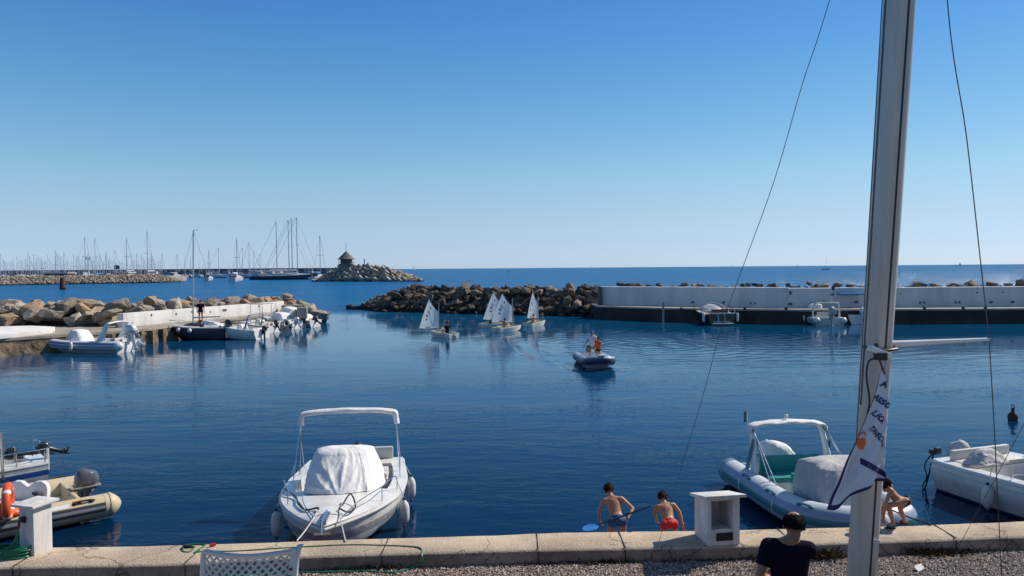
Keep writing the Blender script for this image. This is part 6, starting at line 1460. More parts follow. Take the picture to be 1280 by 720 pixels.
# ------------------------------------------------------------------ left pier
PZ = 1.04
PL = [onz(-160, 470, 0), onz(-10, 449, 0), onz(150, 433, 0), onz(215, 428, 0), onz(300, 419, 0), onz(378, 410, 0), onz(392, 407, 0)]
PL = [V((p.x, p.y, 0)) for p in PL]
fpx = [(-160, 440), (0, 423.5), (60, 419.5), (150, 413.3), (185, 410.5), (215, 406.5), (285, 399), (350, 392.5), (368, 391.5)]
FP = []
for a, b_ in fpx:
    p = onz(a, b_, PZ); FP.append(V((p.x, p.y, PZ)))
WLp = [onz(a, b_, 0) for a, b_ in ((-160, 468), (0, 449), (60, 443.5), (150, 434.5), (215, 430), (285, 421), (350, 413), (372, 411))]
g = G(); rs = []; NB = 70
for k in range(NB + 1):
    s = k / NB * (len(FP) - 1); i = min(int(s), len(FP) - 2); p = FP[i].lerp(FP[i + 1], s - i)
    e = .06 * noise.noise(V((k * .7, 1, 0)))
    rs.append([(p.x + e * 2 + .15, p.y - .1, -1.5), (p.x + e * 2 + .05, p.y, .2), (p.x + e, p.y, PZ - .16), (p.x + .06, p.y, PZ - .15), (p.x + .06, p.y, PZ), (p.x - 3.2, p.y + 1.2, PZ), (p.x - 9, p.y + 3, PZ - .05)])
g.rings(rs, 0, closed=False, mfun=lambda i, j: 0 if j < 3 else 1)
last = rs[-1]; g.poly([last[0], last[2], last[4], last[5], (last[5][0], last[5][1], -1.5)], 0)
for px, yy in ((140, 0), (152, 0), (164, 0), (176, 0), (190, 0), (203, 0)): p = onz(px, np.interp(px, [60, 150, 185, 215], [419.5, 413.3, 410.5, 406.5]), PZ); g.box((p.x + .10, p.y - .25, .35), (.34, .4, 1.1), 0)
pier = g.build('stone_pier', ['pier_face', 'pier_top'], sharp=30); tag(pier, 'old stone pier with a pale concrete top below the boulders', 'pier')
# low white block and white parapet
a, b_ = onz(0, 423, PZ), onz(68, 416, PZ)
def px_prism(pts, z0, z1, name, mats, label, cat, parent=None):
    P_ = [onz(x, y, z0) for x, y in pts]; g = G(); g.rings([[(p.x, p.y, z) for p in P_] for z in (z0, z1)], 0); o = g.build(name, mats, parent, bevel=.03); 
    if label: tag(o, label, cat)
    return o
px_prism([(-60, 429), (0, 424), (62, 417.5), (69, 414), (40, 412.5), (-70, 415)], PZ + .004, PZ + .30, 'white_slab', ['white_wall'], 'low white painted slab on the stone pier near the blue inflatable', 'slab')
g = G(); wa_ = onz(153, 409.5, PZ); wb_ = onz(355, 389.5, PZ); dv = (wb_ - wa_).normalized(); nv = V((-dv.y, dv.x, 0))
g.rings([[wa_.lerp(wb_, q_) + nv * o_ + V((0, 0, h)) for o_, h in ((0, 0), (0, .96), (.42, .96), (.42, 0))] for q_ in np.linspace(0, 1, 20)], 0); o = g.build('parapet_wall', ['white_wall'], bevel=.02); tag(o, 'white parapet wall between the tan boulders and the moored boats', 'wall')
g = G()
for q_, h, w_ in ((.14, .7, .1), (.27, .62, .1), (.36, .7, .12), (.47, .55, .08), (.56, .6, .45), (.80, .7, .1)): c = wa_.lerp(wb_, q_) - nv * .012; g.box((c.x, c.y, PZ + h), (.03, w_, .16), rz=math.atan2(dv.y, dv.x) - math.pi / 2)
g.build('wall_ring', ['rust'], o)
p = onz(358, 391, PZ); g = G(); g.box((p.x + .2, p.y + 1.0, PZ + .35), (1.8, 1.0, .6), rz=.3); o = g.build('concrete_block', ['pier_top'], bevel=.04); tag(o, 'squat grey concrete block at the end of the white parapet', 'block')
p = onz(371, 396, PZ); g = G(); g.box((p.x, p.y + 1.6, PZ + .25), (.8, 1.0, .9), rz=.2); o = g.build('concrete_block', ['concrete_light'], bevel=.04); tag(o, 'tan concrete block standing among the rocks at the pier tip', 'block')
# big tan boulders behind
GB = 'tan boulders piled along the stone pier'
LB = 'tan boulder piled behind the stone pier and its white parapet'
big = [((33, 80), (384, 406), 'broad grey slab-faced boulder behind the low white slab'), ((7, 40), (384, 405), 'pale wedge boulder beside the broad grey slab-faced one'), ((80, 121), (394, 409), 'long tan block boulder resting on the pier beside the parapet end'), ((123, 153), (395, 411), 'brown block boulder touching the end of the white parapet'), ((0, 22), (375, 392), 'orange rounded boulder highest up at the picture edge'), ((90, 120), (375, 388), 'dark flat-topped boulder on the crest of the pier rocks'), ((138, 160), (382, 396), 'pale tilted slab boulder above the parapet end'), ((-20, 8), (390, 407), 'shadowed boulder cut off by the picture edge'), ((40, 52), (373, 382), 'small pale boulder on the crest above the broad grey one')]
nb = 0
def yfoot(px): return 1
for (x0, x1), (y0, y1), lb_ in big:
    cxp = (x0 + x1) / 2; depth = 3.86 / ((409 - 339.5) / 930) + (409 - y1) * .16 + 1.0; c = ony(cxp, (y0 + y1) / 2, depth + .6); w_ = (x1 - x0) / 930 * depth; h_ = (y1 - y0) / 930 * depth
    boulder(c, 1.0, 'rock_tan', lb_, None, rot=(rb.uniform(-.12, .12), rb.uniform(-.15, .15), rb.uniform(-.3, .3)), stretch=(w_ * .60, .95, h_ * .85), k=rb.randrange(12)); nb += 1
def parr(s):   # along the parapet and beyond: pixel x from -60 to 400
    return s
for row in range(5):
    px = -70 + rb.uniform(0, 10)
    while px < 372:
        # foot of rocks: behind the pier (left) or behind the wall
        base = wa_ + (wb_ - wa_) * ((px - 153) / 202) if px > 153 else onz(px, 409 - (px - 0) * .0, PZ) + V((0, .5, 0))
        if px <= 153: base = onz(px, 410, PZ)
        dep = base.y + (1.0 + row * 1.05 if px > 153 else .9 + row * 1.0)
        size = rb.uniform(.55, 1.05) * (1.0 if px < 160 else .92)
        z = PZ + (.15, .72, 1.12, 1.30, .95)[row] + rb.uniform(-.2, .25) - (0 if px < 160 else .08 + .0012 * (px - 160))
        x = (px - 640) / F * dep
        if row == 0 and px < 155: px += size / dep * F * 1.5; continue
        boulder((x, dep, z), size, 'rock_tan', LB, GB, stretch=(1.15, rb.uniform(.75, 1), rb.uniform(.62, .9)), tilt=.4); nb += 1
        px += size / dep * F * rb.uniform(1.25, 1.75)
# rocks at the pier end, down to the water
for k in range(52):
    u = rb.random(); px = 344 + 60 * u; v_ = rb.random(); dep = lerp(69.5, 71.5, u) - 1.5 + 5 * v_; z = lerp(1.9, .75, u ** 1.6) * (.55 + .5 * v_) + rb.uniform(-.2, .15) - .1
    boulder(((px - 640) / F * dep, dep, z), rb.uniform(.5, .95), 'rock_tan', 'tan-grey boulder at the tip of the stone pier', 'boulders at the stone pier tip', stretch=(1.3, .9, .55)); nb += 1
p = ony(398, 397, 67.5); boulder(p, 1.15, 'rock_tan', 'large brown boulder ending the stone pier tip by the water', None, rot=(.1, .2, .3), stretch=(1.0, .9, 1.0)); nb += 1
p = ony(378, 392, 67.5); boulder(p, 1.3, 'rock_tan', 'large grey-brown leaning boulder near the stone pier tip', None, rot=(.2, -.35, .1), stretch=(1.2, .8, .8)); nb += 1
# dark core under the rocks
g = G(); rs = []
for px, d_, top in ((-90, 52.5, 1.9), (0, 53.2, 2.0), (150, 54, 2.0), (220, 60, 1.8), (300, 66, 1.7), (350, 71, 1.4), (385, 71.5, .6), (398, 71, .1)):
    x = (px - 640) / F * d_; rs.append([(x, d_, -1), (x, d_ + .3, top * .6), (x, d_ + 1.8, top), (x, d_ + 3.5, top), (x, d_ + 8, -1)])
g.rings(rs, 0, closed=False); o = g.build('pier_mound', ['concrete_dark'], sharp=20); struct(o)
fill = []; fsz = []
for k in range(900):
    px = rb.uniform(-70, 395); d_ = np.interp(px, [-90, 150, 220, 300, 350, 398], [52.5, 54, 60, 66, 71, 71]) + rb.uniform(0.4, 4.5); fill.append(V(((px - 640) / F * d_, d_, np.interp(px, [-90, 150, 350, 398], [2.0, 2.0, 1.6, .2]) + rb.uniform(-.5, .3)))); fsz.append(rb.uniform(.15, .42))
rubble('rubble', 'smaller tan stones wedged between the stone pier boulders', fill, fsz, 'rock_mass_far', 9)
print('BOULDERS', nrock, nb)

# boats along the left pier
bw = onz(38, 440, 0); stn = onz(137, 441, 0)
loc, rz, L = place((bw.x + .0, bw.y + 1.0), (stn.x + .9, stn.y + .4))
tA = thing('inflatable_boat', 'pale blue inflatable with a white roll bar and tented cover by the stone pier', 'inflatable boat', loc, rz)
path, _ = rib(tA, L + .6, 2.4, .28, .44, 'tube_white', cone='tube_white', hull_m='gelcoat', lift=.50, deck_m='gelcoat', stripes=[(52, 78, 'tube_blue'), (88, 112, 'tube_blue')])
Lr = L + .6
arch(tA, -Lr / 2 + 1.55, .88, .55, 1.78, 'gelcoat', -.55, .13, depth=.34)
drape(tA, [(.95, .5, .45), (.95, -.5, .45), (-.35, -.55, .45), (-.35, .55, .45)], [(.45, .38, 1.30), (.45, -.38, 1.28), (.0, -.40, 1.22), (.0, .40, 1.24)], 'canvas_white', 'console_cover', 4, .035)
outboard(tA, (-Lr / 2 + .25, 0, .85), 1.15, 18, 'cowl_white'); outboard(tA, (-Lr / 2 + .22, -.62, .85), .7, 45, 'cowl_silver')
seatbox(tA, (-Lr / 2 + 1.2, 0, .3), (.5, 1.3, .35), 'cushion', back=.2); seatbox(tA, (1.5, 0, .3), (.7, .9, .3), 'cushion', name='bow_seat')
MA = Matrix.Translation(V(loc)) @ Matrix.Rotation(rz, 4, 'Z')
e_ = MA @ V((-.35, 1.35 if (MA.to_3x3() @ V((0, 1, 0))).y < 0 else -1.35, .42)); fender(tuple(e_), 'white fender amidships on the pale blue inflatable', .10, .55, G1, rope_to=tuple(e_ + V((0, .3, .45))))
# dark sailing boat with the bare mast
bw = onz(209, 425, 0); stn = onz(271, 424, 0); loc, rz, L = place((bw.x, bw.y + .2), (stn.x + .6, stn.y + .2))
tB = thing('sailing_boat', 'small dark grey sailing boat with a bare mast and two round fenders', 'sailing boat', loc, rz)
ho, fB = hull(tB, L, 1.75, .85, 1.0, ['hull_dark', 'hull_black', 'gelcoat_worn', 'hull_dark'], dr=.35, tr=.75, t0=.45); b, zs, kz, X = fB; deck(tB, fB, .45, .2, .45, mats=('gelcoat_worn', 'gelcoat_worn'), camber=.1)
g = G(); g.rings([[(X(tt), b(tt) * .6 * q_, zs(tt) + .03 + hh * math.sqrt(max(0, 1 - abs(q_) ** 3))) for q_ in (1, .9, .5, 0, -.5, -.9, -1)] for tt, hh in ((.38, .28), (.5, .30), (.68, .22), (.78, .03))], 0, closed=False); g.build('cabin_top', ['hull_dark'], tB)
MBm = Matrix.Translation(V(loc)) @ Matrix.Rotation(rz, 4, 'Z'); mt = MBm.inverted() @ ony(241.5, 410, loc[1]); mtop = MBm.inverted() @ ony(241.8, 288, loc[1])
g = G(); g.tube([(mt.x, 0, .9), (mtop.x, 0, mtop.z)], [.055, .045], 8); g.tube([(mtop.x, 0, mtop.z), (mtop.x - .3, 0, mtop.z + .02)], .02, 5); g.build('mast', ['alu'], tB)
g = G(); g.tube([(mtop.x, 0, mtop.z - .05), (X(.98), 0, zs(1))], .008, 4); g.tube([(mtop.x, 0, mtop.z - .05), (X(.0), 0, zs(0))], .008, 4); g.build('rigging', ['wire'], tB)
g = G(); g.tube([(mt.x, 0, 1.55), (X(.1), .1, 1.6)], .05, 7); g.build('boom', ['alu'], tB)
drape(tB, [(X(.45), .45, .95), (X(.45), -.45, .95), (X(.12), -.5, .9), (X(.12), .5, .9)], [(X(.42), .2, 1.28), (X(.42), -.2, 1.28), (X(.15), -.25, 1.12), (X(.15), .25, 1.12)], 'canvas_white', 'cockpit_cover', 31, .06)
for sg in (1, -1): rail(tB, [(X(.75), sg * b(.75), zs(.75)), (X(.8), sg * b(.8), zs(.8) + .35), (X(.97), sg * .1, zs(1) + .38), (X(.99), 0, zs(1) + .38)], .015)
outboard(tB, (X(0), .2, .80), .85, 0, 'black_plastic')
g = G(); g.box((X(0) - .15, .2, .35), (.22, .4, .5)); g.build('motor_well', ['gelcoat'], tB, bevel=.05)
sgB = 1 if (MBm.to_3x3() @ V((0, 1, 0))).y < 0 else -1
for k, (tt, lb_) in enumerate(((.80, 'round white fender nearest the bow of the dark sailing boat'), (.60, 'round white fender amidships on the dark sailing boat'))):
    c = MBm @ V((X(tt), sgB * (b(tt) + .12), zs(tt) - .22)); t = thing('round_fender', lb_, 'fender', tuple(c), 0, 'round fenders on the dark sailing boat'); g = G(); g.ell((0, 0, 0), (.15, .15, .16)); g.tube([(0, 0, .14), (0, 0, .3)], .02, 6); g.build('fender_body', ['fender'], t)
# person on the pier with a lifebuoy beside
p = onz(253, 402, PZ); stander((p.x, p.y - .3, PZ), R(-60), 1.6, 'person in dark clothes standing on the pier by the white parapet', None, skin='skin_man', voxel=.02, shirt='shirt_navy', shorts='shorts_navy', far=True, hair='hair_black')
lbp = ony(251.5, 406.5, p.y - 1.2); lb2_ = thing('lifebuoy', 'orange lifebuoy hanging by the dark sailing boat on the stone pier', 'lifebuoy', tuple(lbp), R(10)); g = G(); g.tube([(.23 * math.cos(a), 0, .34 * math.sin(a)) for a in [2 * math.pi * k / 24 for k in range(24)]], .10, 10, closed=True); g.build('ring', ['lifebuoy_orange'], lb2_)
g = G(); g.tube([(0, .15, -.6), (0, .15, .45)], .03, 6); g.tube([(0, .15, .3), (0, 0, .3)], .02, 6); g.build('stand', ['steel'], lb2_)
# the row of small boats beyond
def small_boat(px0, px1, py, label, L=4.6, B=1.9, mats=('gelcoat', 'hull_black', 'gelcoat', 'gelcoat'), cover=None, motor=('black_plastic', 35), screen=False, frame=None, hd_extra=0, con=True, zf=1.0, dy=0.0, archm=False):
    bw = onz(px0, py, 0); st_ = onz(px1, py, 0); loc, rz, L_ = place((bw.x - 1.2, bw.y + 1.2 + dy), (st_.x + .1, st_.y + .1 + dy)); rz += R(hd_extra)
    t = thing('motorboat', label, 'motorboat', loc, rz, 'small boats moored in a row along the stone pier')
    ho, fn = hull(t, L_, B, .55 * zf, .85 * zf, list(mats), dr=.3, tr=.88); b, zs, kz, X = fn; deck(t, fn, .62, .18, .22)
    if con: console(t, (X(.45), 0, .25), 'gelcoat', .95, screen=screen)
    seatbox(t, (X(.15), 0, .22), (.4, B * .6, .32), 'cushion', back=.25)
    if cover: drape(t, [(X(.66), B * .3, .6), (X(.66), -B * .3, .6), (X(.25), -B * .34, .55), (X(.25), B * .34, .55)], [(X(.58), B * .2, cover), (X(.58), -B * .2, cover), (X(.32), -B * .24, cover * .92), (X(.32), B * .24, cover * .92)], 'canvas_white', 'cover', int(px0), .05)
    if motor: outboard(t, (X(0), 0, .50), .64, motor[1], motor[0])
    if frame:
        g = G()
        for sx_ in (.3, .55):
            for sg in (1, -1): g.tube([(X(sx_), sg * B * .36, .5), (X(sx_), sg * B * .34, frame)], .025, 6)
        g.build('awning_pole', ['steel'], t); g = G(); g.box((X(.42), 0, frame), (abs(X(.6) - X(.25)), B * .75, .06)); g.build('awning', ['canvas_grey'], t, bevel=.02)
    if archm: arch(t, X(.25), B * .42, .5, archm, 'gelcoat_grey', -.4, .08, depth=.12)
    for sg in (1, -1): rail(t, [(X(.62), sg * (b(.62) - .04), zs(.6)), (X(.68), sg * (b(.68) - .04), zs(.68) + .3), (X(.95), sg * .12, zs(.95) + .32), (X(.98), 0, zs(.98) + .3)], .018)
    return t
small_boat(281, 326, 424.0, 'white cuddy motorboat with a black outboard and dark raked windscreen', mats=('gelcoat', 'gelcoat_grey', 'gelcoat', 'gelcoat'), B=2.1, screen=True, motor=('black_plastic', 0), zf=1.25, archm=1.75)
small_boat(306, 340, 416.5, 'white motorboat with a flat grey awning on four thin poles', B=2.0, frame=2.25, motor=('black_plastic', 30), dy=.6)
small_boat(320, 356, 414, 'low dark-hulled open boat with a white ring on its stern', mats=('hull_dark', 'hull_black', 'hull_dark', 'hull_dark'), B=1.8, motor=('black_plastic', 40), con=False)
small_boat(335, 366, 412, 'white boat with a rounded white tarpaulin between two neighbours', cover=1.35, B=2.0, motor=('cowl_white', 30), zf=1.2, con=False, dy=.6)
small_boat(350, 376, 410.5, 'white boat under the tallest wrinkled white tarpaulin near the pier tip', cover=1.75, B=2.1, motor=('black_plastic', 35), zf=1.2, con=False, dy=.4)
small_boat(372, 393, 409, 'white boat with its black outboard tilted up, last before the pier tip', B=1.8, motor=('black_plastic', 50), cover=1.1, zf=1.1, con=False)
c = onz(358, 416, .0); t = thing('lifebuoy', 'white lifebuoy hanging on the stern of the low dark-hulled boat', 'lifebuoy', (c.x, c.y, .75), 0); g = G(); g.tube([(.22 * math.cos(a), 0, .26 * math.sin(a)) for a in [2 * math.pi * k / 20 for k in range(20)]], .065, 8, closed=True); g.build('ring', ['fender'], t)

# ------------------------------------------------------------------ marina breakwater far left
fill = []; fsz = []
def far_mound(pix0, pix1, top_m, base_d, name, n_, seed, smin, smax, prof, label, mname='rock_mass_far', wdt=9):
    r = random.Random(seed); P_ = []; S_ = []
    for k in range(n_):
        u = r.random(); px = lerp(pix0[0], pix1[0], u); a = onz(px, lerp(pix0[1], pix1[1], u), 0); h = top_m * prof(u); v = r.random()
        P_.append(V((a.x + r.uniform(-.5, .5), a.y + v * wdt, h * min(1, v * 1.6) - .1 + r.uniform(-.4, .4)))); S_.append(r.uniform(smin, smax))
    rubble(name, label, P_, S_, mname, seed)
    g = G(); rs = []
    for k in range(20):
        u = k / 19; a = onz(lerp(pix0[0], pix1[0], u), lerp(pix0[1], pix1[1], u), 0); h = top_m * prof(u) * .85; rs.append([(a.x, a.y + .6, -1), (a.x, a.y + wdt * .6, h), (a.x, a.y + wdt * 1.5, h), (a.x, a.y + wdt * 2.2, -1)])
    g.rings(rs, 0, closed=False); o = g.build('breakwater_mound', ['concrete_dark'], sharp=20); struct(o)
far_mound((-25, 357.2), (213, 353.2), 2.6, 0, 'marina_breakwater', 4200, 3, .45, 1.0, lambda u: min(1, (1 - u) * 9) ** .7, 'far rubble breakwater of small tan stones in front of the marina masts')
# marker post, lamp, sign, huts
p = onz(78, 362, 0); t = thing('channel_marker', 'rusty dark marker post standing in the water off the marina rocks', 'marker post', tuple(p)); g = G(); g.tube([(0, 0, -1), (0, 0, 3.2)], [.75, .55], 10); g.build('post', ['rust'], t); g = G(); g.box((.5, 0, .3), (1.2, 1, .5)); g.build('footing', ['rust'], t)
p = onz(77, 354, 0); t = thing('marina_lamp', 'pale lamp post with a double lantern head above the marina rocks', 'lamp post', (p.x, p.y + 20, 0)); g = G(); g.tube([(0, 0, 2), (0, 0, 10.2)], [.32, .2], 8); g.build('post', ['far_white'], t); g = G(); g.box((0, 0, 10.4), (1.9, .5, .3)); g.box((-.8, 0, 10.8), (.5, .5, .7)); g.box((.8, 0, 10.8), (.5, .5, .7)); g.build('lantern', ['alu'], t)
p = onz(146, 352, 0); t = thing('notice_board', 'dark square board on a post above the marina quay', 'board', (p.x, 420, 0)); p = ony(146, 334, 420); t.location = (p.x, 420, 0); g = G(); g.tube([(0, 0, 2), (0, 0, p.z)], .25, 8); g.build('post', ['alu'], t); g = G(); g.box((0, -.2, p.z), (2.9, .3, 2.2)); g.build('panel', ['far_dark'], t)
def shed(px0, px1, y0, y1, d, name, mat_, label, roof):
    a, b_ = ony(px0, y1, d), ony(px1, y0, d); t = thing(name, label, 'building', ((a.x + b_.x) / 2, d, 0)); w_ = b_.x - a.x
    g = G(); g.box((0, 3, (a.z + b_.z) / 2), (w_, 6, b_.z - a.z)); wl_ = g.build('wall', [mat_], t)
    g = G(); g.box((0, 3, b_.z + .25), (w_ + 1, 7, .5)); g.build('roof', [roof], t); g = G()
    for k in range(max(2, int(w_ / 3))): g.box((-w_ / 2 + (k + .5) * w_ / max(2, int(w_ / 3)), -.03, (a.z + b_.z) / 2), (1.3, .08, (b_.z - a.z) * .5))
    g.build('window_row', ['far_dark'], t)
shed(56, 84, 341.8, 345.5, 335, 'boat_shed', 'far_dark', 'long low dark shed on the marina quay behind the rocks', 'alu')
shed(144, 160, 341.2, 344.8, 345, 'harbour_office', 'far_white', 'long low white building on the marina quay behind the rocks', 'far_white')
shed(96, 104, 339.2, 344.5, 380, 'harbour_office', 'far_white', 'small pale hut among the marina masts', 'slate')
# marina quay and the far dark mole
g = G(); a, b_ = ony(-60, 345, 330), ony(213, 345, 330); g.box(((a.x + b_.x) / 2 - 5, 345, .8), (b_.x - a.x, 26, 3.4)); o = g.build('marina_quay', ['concrete_light']); tag(o, 'low pale quay of the marina behind the rubble breakwater', 'quay')
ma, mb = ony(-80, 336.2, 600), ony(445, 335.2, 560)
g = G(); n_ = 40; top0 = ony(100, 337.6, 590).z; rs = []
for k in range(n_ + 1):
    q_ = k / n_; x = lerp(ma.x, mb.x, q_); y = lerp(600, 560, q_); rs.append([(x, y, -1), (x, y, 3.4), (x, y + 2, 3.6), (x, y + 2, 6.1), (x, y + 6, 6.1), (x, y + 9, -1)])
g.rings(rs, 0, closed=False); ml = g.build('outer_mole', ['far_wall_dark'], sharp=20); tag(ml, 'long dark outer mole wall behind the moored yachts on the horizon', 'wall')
g = G()
rr_ = random.Random(4)
for k in range(80):
    g = G(); q_ = (k + rr_.random()) / 80; x = lerp(ma.x, mb.x, q_); y = lerp(600, 560, q_) - .2; g.box((x, y, 4.8), (rr_.uniform(.6, 1.6), .4, rr_.uniform(1.2, 2.2))); g.build('buttress', ['concrete_light'], ml)

# yachts: simple but whole (hull, coachroof, mast, boom, stays)
ry = random.Random(11)
def yacht_protos():
    out = []
    for k in range(4):
        L = (9.5, 11, 12.5, 8.5)[k]; t = thing('yacht', 'x', 'yacht', (0, 0, -500))
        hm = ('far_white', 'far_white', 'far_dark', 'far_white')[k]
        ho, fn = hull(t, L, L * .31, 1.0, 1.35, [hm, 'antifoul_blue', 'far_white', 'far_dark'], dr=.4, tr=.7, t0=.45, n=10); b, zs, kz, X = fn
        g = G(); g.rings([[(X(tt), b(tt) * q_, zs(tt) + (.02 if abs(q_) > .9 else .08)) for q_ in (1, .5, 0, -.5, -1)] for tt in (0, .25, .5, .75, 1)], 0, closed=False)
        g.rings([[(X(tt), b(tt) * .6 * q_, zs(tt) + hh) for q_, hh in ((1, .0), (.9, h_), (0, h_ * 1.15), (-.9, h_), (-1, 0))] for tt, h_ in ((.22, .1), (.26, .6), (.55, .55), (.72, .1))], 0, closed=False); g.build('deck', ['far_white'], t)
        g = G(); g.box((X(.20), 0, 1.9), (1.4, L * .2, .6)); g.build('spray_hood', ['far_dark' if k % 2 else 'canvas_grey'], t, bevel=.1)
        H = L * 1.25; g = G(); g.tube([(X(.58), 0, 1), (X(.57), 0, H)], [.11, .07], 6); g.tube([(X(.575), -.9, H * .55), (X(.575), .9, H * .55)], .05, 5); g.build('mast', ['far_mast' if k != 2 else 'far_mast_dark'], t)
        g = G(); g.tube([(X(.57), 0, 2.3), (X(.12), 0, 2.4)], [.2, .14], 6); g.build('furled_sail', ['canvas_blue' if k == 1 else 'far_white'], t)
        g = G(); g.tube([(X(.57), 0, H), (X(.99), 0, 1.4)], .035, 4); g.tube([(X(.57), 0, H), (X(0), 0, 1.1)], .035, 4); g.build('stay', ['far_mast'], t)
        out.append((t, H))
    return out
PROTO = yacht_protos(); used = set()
GY = 'yachts berthed in the marina behind the far rocks'
def yacht(px, top_y, d, label, group=None, k=None, hd=None, base_px=None):
    k = ry.randrange(4) if k is None else k; t, H = PROTO[k]; o = t if k not in used else copy_tree(t)
    used.add(k); p = ony(px, top_y, d); s = p.z / H
    o.scale = (max(.75, min(1.6, s)),) * 2 + (s,) if False else (s, s, s); hd = ry.choice((R(90), R(-90))) + ry.uniform(-.15, .15) if hd is None else hd
    o.rotation_euler = (0, 0, hd); 
    mo = Matrix.Rotation(hd, 3, 'Z') @ V((0.08 * 10 * s, 0, 0)); o.location = (p.x - mo.x, d - mo.y, 0)
    for kk in ('group', 'label'):
        if kk in o: del o[kk]
    tag(o, label, 'yacht', group); return o
prominent = [(183, 288, 360, 'tall pale yacht mast, highest above the far marina rocks'), (118, 297, 370, 'tall yacht mast with a thick white lower half, midway along the marina rocks'), (106, 296, 400, 'very thin pale tall mast beside the thick white one'), (157, 297, 400, 'thin tall yacht mast above the long low white building'), (70, 313, 380, 'dark yacht mast just beside the double-headed lamp'), (34, 315, 380, 'bright white yacht mast near the outer end of the marina rocks'), (171, 316, 350, 'dark stout yacht mast closest to the tallest one'), (132, 314, 380, 'dark yacht mast between the thick white one and the notice board'), (52, 322, 350, 'short dark slanting yacht mast before the long dark shed'), (144, 312, 385, 'yacht mast directly above the square notice board')]
for i, (px, ty, d, lb_) in enumerate(prominent): yacht(px, ty, d, lb_, None, k=i % 4)
px = -14
while px < 204:
    ty = ry.choice((318, 322, 325, 327, 329, 330, 326)) + ry.uniform(-3, 2); yacht(px, ty, ry.uniform(345, 540), 'white masted yacht berthed among many behind the far rocks', GY); px += ry.uniform(1.1, 3.0)
for px, ty, d, lb_, hd in ((222, 318, 500, 'yacht with a short mast, first beyond the end of the marina rocks', 1.2), (231, 317, 480, 'yacht with a white mast beside the long dark bare mast', 2.0), (238, 320, 520, 'yacht with a stubby dark mast against the outer mole', 1.8), (274, 310, 470, 'yacht with a slanting forestay against the outer mole', .2), (303, 310, 520, 'yacht with the palest thin mast near the mole', .5), (310, 303, 460, 'yacht with a tall dark mast near the middle of the mole', 2.9), (317, 314, 470, 'yacht with a shorter dark mast next to the tall dark one', 2.7), (324.5, 317, 500, 'small yacht with a short mast before the big yachts', 2.5), (249, 328, 540, 'distant yacht with a barely visible short mast', 2.0), (286, 330, 560, 'farthest tiny yacht under the mole', 2.0), (253, 331, 560, 'tiny far yacht whose mast hardly clears the mole', 1.0)):
    yacht(px, ty, d, lb_, None, hd=hd)
yacht(261, 312, 345, 'small white yacht moored alone on a buoy, the more distant of two', None, k=3, hd=R(100)); yacht(296, 297, 318, 'small white yacht moored alone on a buoy, the closer of two', None, k=0, hd=R(95))
# four big yachts
for px, ty, d, lb_, hd, k in ((345.5, 277, 375, 'big yacht with the tallest mast of the outermost of four', .15, 2), (360.5, 275, 368, 'big yacht with raked backstays, second of four tall ones', .1, 0), (364.5, 273, 380, 'big yacht with a slim mast, third of four tall ones', .12, 1), (371, 271.5, 372, 'big yacht with the highest mast of the four, beside the rock head', .05, 2), (400, 294, 350, 'yacht with a single mast and radar arch behind the rock head', 1.4, 1)): yacht(px, ty, d, lb_, None, hd=hd, k=2 if d > 360 else k)
p = onz(365, 349.5, 0); t = thing('motor_yacht', 'long low dark-blue yacht hull lying in front of the four tall masts', 'yacht', tuple(p), R(178)); hull(t, 21, 5, 1.3, 1.9, ['far_dark', 'hull_black', 'far_white', 'far_dark'], tr=.7, t0=.4); g = G(); g.box((0, 0, 1.9), (9, 3, .8)); g.box((-1, 0, 2.5), (4, 2.4, .6)); g.build('coachroof', ['far_white'], t, bevel=.15)
for i, (px, py, L, lb_) in enumerate(((212, 347, 16, 'white low motor yacht just beyond the end of the marina rocks'), (248, 346, 15, 'white motor yacht moored against the mole, near the bare dark mast'), (305, 345.5, 14, 'white motor yacht with a high flybridge before the mole'), (335, 347.5, 13, 'white motor yacht stern-to before the four tall masts'), (383, 345.5, 17, 'white motor yacht tucked beside the rock head'), (280, 346, 14, 'white motor yacht between the two lone moored yachts'))):
    p = onz(px, py, 0); t = thing('motor_yacht', lb_, 'yacht', tuple(p), R(ry.choice((10, 172, 20, 185)))); hull(t, L, L * .28, 1.5, 2.4, ['far_white', 'far_dark', 'far_white', 'far_dark'], tr=.85); g = G()
    g.rings([[(x, y * w_, z) for y in (-1, 1)] + [(x, y * w_ * .8, z2) for y in (1, -1)] for x, w_, z, z2 in ((-L * .3, L * .1, 1.6, 3.6), (0, L * .11, 1.7, 3.9), (L * .22, L * .09, 2, 2.3))], 0); g.build('cabin', ['far_white'], t, sharp=20)
    g = G(); g.box((-L * .05, 0, 3.0), (L * .35, L * .2, .5)); g.box((-L * .12, 0, 4.6), (L * .2, L * .14, .2)); g.tube([(-L * .15, 0, 3.8), (-L * .15, 0, 6)], .12, 6); g.build('window_band', ['far_dark'], t)

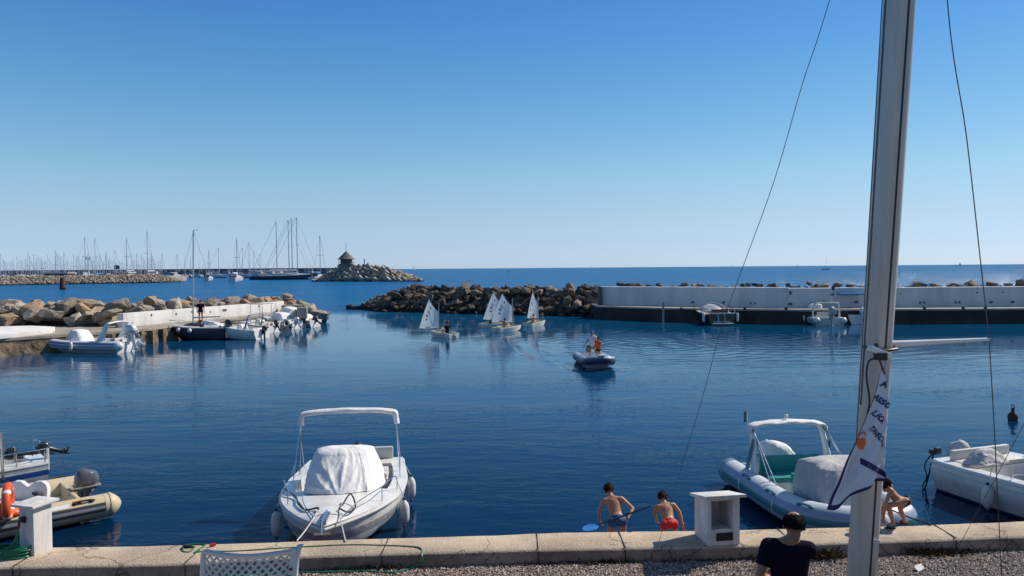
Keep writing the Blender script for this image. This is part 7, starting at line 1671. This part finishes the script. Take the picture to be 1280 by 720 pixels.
# ------------------------------------------------------------------ rock head with the round signal hut
far_mound((391, 352), (523, 352), 5.4, 0, 'rock_head', 500, 8, .8, 1.7, lambda u: max(.06, min(1, u * 4.2, (1 - u) * 2.3)) ** .9, 'rubble filling between the slanted concrete blocks', wdt=12)
rk = random.Random(31)
blk = []
for k in range(3): g = G(); g.box((0, 0, 0), (1.7, 1.7, 4.4)); blk.append(g.mesh('concrete_block', ['block_concrete'], bevel=.16))
for row, (zf, off) in enumerate(((.12, .0), (.42, 2.6), (.74, 5.0), (.98, 7.2))):
    px = 394 + row * 3
    while px < 520 - row * 9:
        u = (px - 391) / 132; prof = max(.06, min(1, u * 4.2, (1 - u) * 2.3)) ** .9; a = onz(px, 352, 0)
        o = bpy.data.objects.new('concrete_block', blk[rk.randrange(3)]); C.objects.link(o); o.location = (a.x, a.y + off, 5.3 * prof * zf + rk.uniform(-.3, .3)); o.rotation_euler = (R(rk.uniform(20, 50)), R(-48 + rk.uniform(-14, 14)), R(rk.uniform(-25, 25))); q_ = rk.uniform(.75, 1.05) * (.55 + .45 * prof); o.scale = (q_, q_, q_)
        tag(o, 'slanted pale concrete block armouring the rock head under the round hut', 'concrete block', 'concrete blocks armouring the rock head'); px += rk.uniform(5.0, 8.0)
hp_ = ony(433, 334, 303); t = thing('signal_hut', 'small round tower hut with a conical dark roof on the rock head', 'tower', (hp_.x, 303, 0)); z0 = 4.4
def ringz(r_, z, n_=16): return [(r_ * math.cos(2 * math.pi * k / n_), r_ * math.sin(2 * math.pi * k / n_), z) for k in range(n_)]
g = G(); g.rings([ringz(2.9, z0), ringz(2.9, 7.0), ringz(2.3, 7.05), ringz(2.3, 7.3)], 0); g.build('wall', ['hut_wall'], t, sharp=30)
g = G(); g.rings([ringz(3.35, 6.9), ringz(3.35, 7.12)], 0); 
for k in range(14): a = 2 * math.pi * k / 14; g.tube([(3.3 * math.cos(a), 3.3 * math.sin(a), 7.1), (3.3 * math.cos(a), 3.3 * math.sin(a), 8.0)], .06, 5)
g.tube([(3.3 * math.cos(2 * math.pi * k / 20), 3.3 * math.sin(2 * math.pi * k / 20), 8.0) for k in range(20)], .08, 5, closed=True); g.build('balcony', ['hut_wall'], t)
g = G(); g.rings([ringz(2.0, 7.2), ringz(2.0, 9.1)], 0); g.build('window_band', ['far_dark'], t)
g = G()
for k in range(8): a = 2 * math.pi * (k + .5) / 8; g.box((2.15 * math.cos(a), 2.15 * math.sin(a), 8.15), (.4, .4, 1.9), rz=a)
g.build('column', ['hut_wall'], t)
g = G(); g.rings([ringz(3.5, 8.85), ringz(3.5, 9.05), ringz(2.3, 10.2), ringz(1.1, 11.4), ringz(.2, 12.3)], 0); rf = g.build('roof', ['slate'], t, sharp=20)
g = G(); g.tube([(0, 0, 12.2), (0, 0, 15.6)], .09, 6); g.build('finial', ['far_mast_dark'], rf)
p = ony(455.5, 334, 300); g = G(); g.tube([(0, 0, 4), (0, 0, ony(455.5, 324.5, 300).z)], .16, 8); g.box((0, 0, ony(455.5, 324.5, 300).z), (.4, .4, .4)); o = g.build('signal_post', ['rust'], loc=(p.x, 300, 0)); tag(o, 'thin dark post on the rock head beside the round hut', 'post')

# sails on the horizon
for px, d, h, hs_, lb_ in ((1032.5, 900, 15, False, 'tiny bare-masted yacht out at sea beyond the long wall'), (1200, 2600, 13, True, 'tiny dark sail on the horizon past the mast'), (997, 3500, 13, True, 'faint tiny sail on the horizon, close to the bare-masted yacht'), (951, 3800, 11, True, 'faintest tiny sail above the dark cabin boat'), (740, 2800, 12, True, 'tiny pale sail on the horizon above the end of the boulder mound'), (914, 4000, 13, True, 'faint tiny sail left of a wire on the horizon'), (517.5, 2300, 13, True, 'tiny white sail just past the rock head')):
    x = (px - 640) / F * d; t = thing('distant_sailboat', lb_, 'sailing boat', (x, d, 0), R(8)); hull(t, h * .75, h * .24, 1.0, 1.3, ['far_dark' if hs_ is False else 'far_white', 'far_dark', 'far_white', 'far_dark'], n=8, tr=.7)
    g = G(); g.tube([(.3, 0, .8), (.3, 0, h)], .12 if d < 1000 else .2, 6); g.build('mast', ['far_mast_dark'], t)
    if hs_: g = G(); g.grid(lambda u, v: V((.2 - h * .36 * u * (1 - v), .6 * u * (1 - u), 1.8 + (h - 2) * v)), 6, 6); g.grid(lambda u, v: V((.5 + h * .28 * u * (1 - v), .5 * u * (1 - u), 1.4 + (h - 3) * v)), 6, 6); g.build('sail', ['far_dark' if px == 1200 else 'sail'], t)
p = onz(636, 340, 0); t = thing('speedboat', 'tiny white motorboat far out between the dinghies and the horizon', 'motorboat', (p.x, p.y, 0), R(5)); hull(t, 5.5, 2.0, .8, 1.2, ['gelcoat', 'gelcoat', 'gelcoat', 'gelcoat'], n=8); g = G(); g.box((.2, 0, 1.3), (1.6, 1.4, .8)); g.build('cabin', ['gelcoat'], t, bevel=.1)

# keep the boulders that show largest as objects; the rest become one mass
bl = [o for o in bpy.data.objects if o.name.startswith('boulder')]
bl.sort(key=lambda o: -(max(o.scale) / max(o.location.y, 1)) * (1.15 if o.get('group') != 'dark boulders of the middle breakwater' else 1.0) * (0.35 if o.get('group') == 'rock tips behind the long wall' else 1.0))
vs_, fs_, ms_ = [], [], []; drop = bl[288:]
bpy.context.view_layer.update()
for o in drop:
    n = len(vs_); Mx = o.matrix_world; vs_ += [tuple(Mx @ v.co) for v in o.data.vertices]; fs_ += [tuple(i + n for i in p.vertices) for p in o.data.polygons]; ms_ += [0 if o.data.materials[0].name == 'rock_dark' else 1] * len(o.data.polygons)
    bpy.data.objects.remove(o)
me = bpy.data.meshes.new('rubble'); me.from_pydata(vs_, [], fs_); me.materials.append(MT['rock_mass_dark']); me.materials.append(MT['rock_mass_far']); me.polygons.foreach_set('material_index', ms_)
o = bpy.data.objects.new('rubble', me); C.objects.link(o); tag(o, 'smaller and half buried boulders filling the breakwater crest and pier tip', 'rocks', kind='stuff')
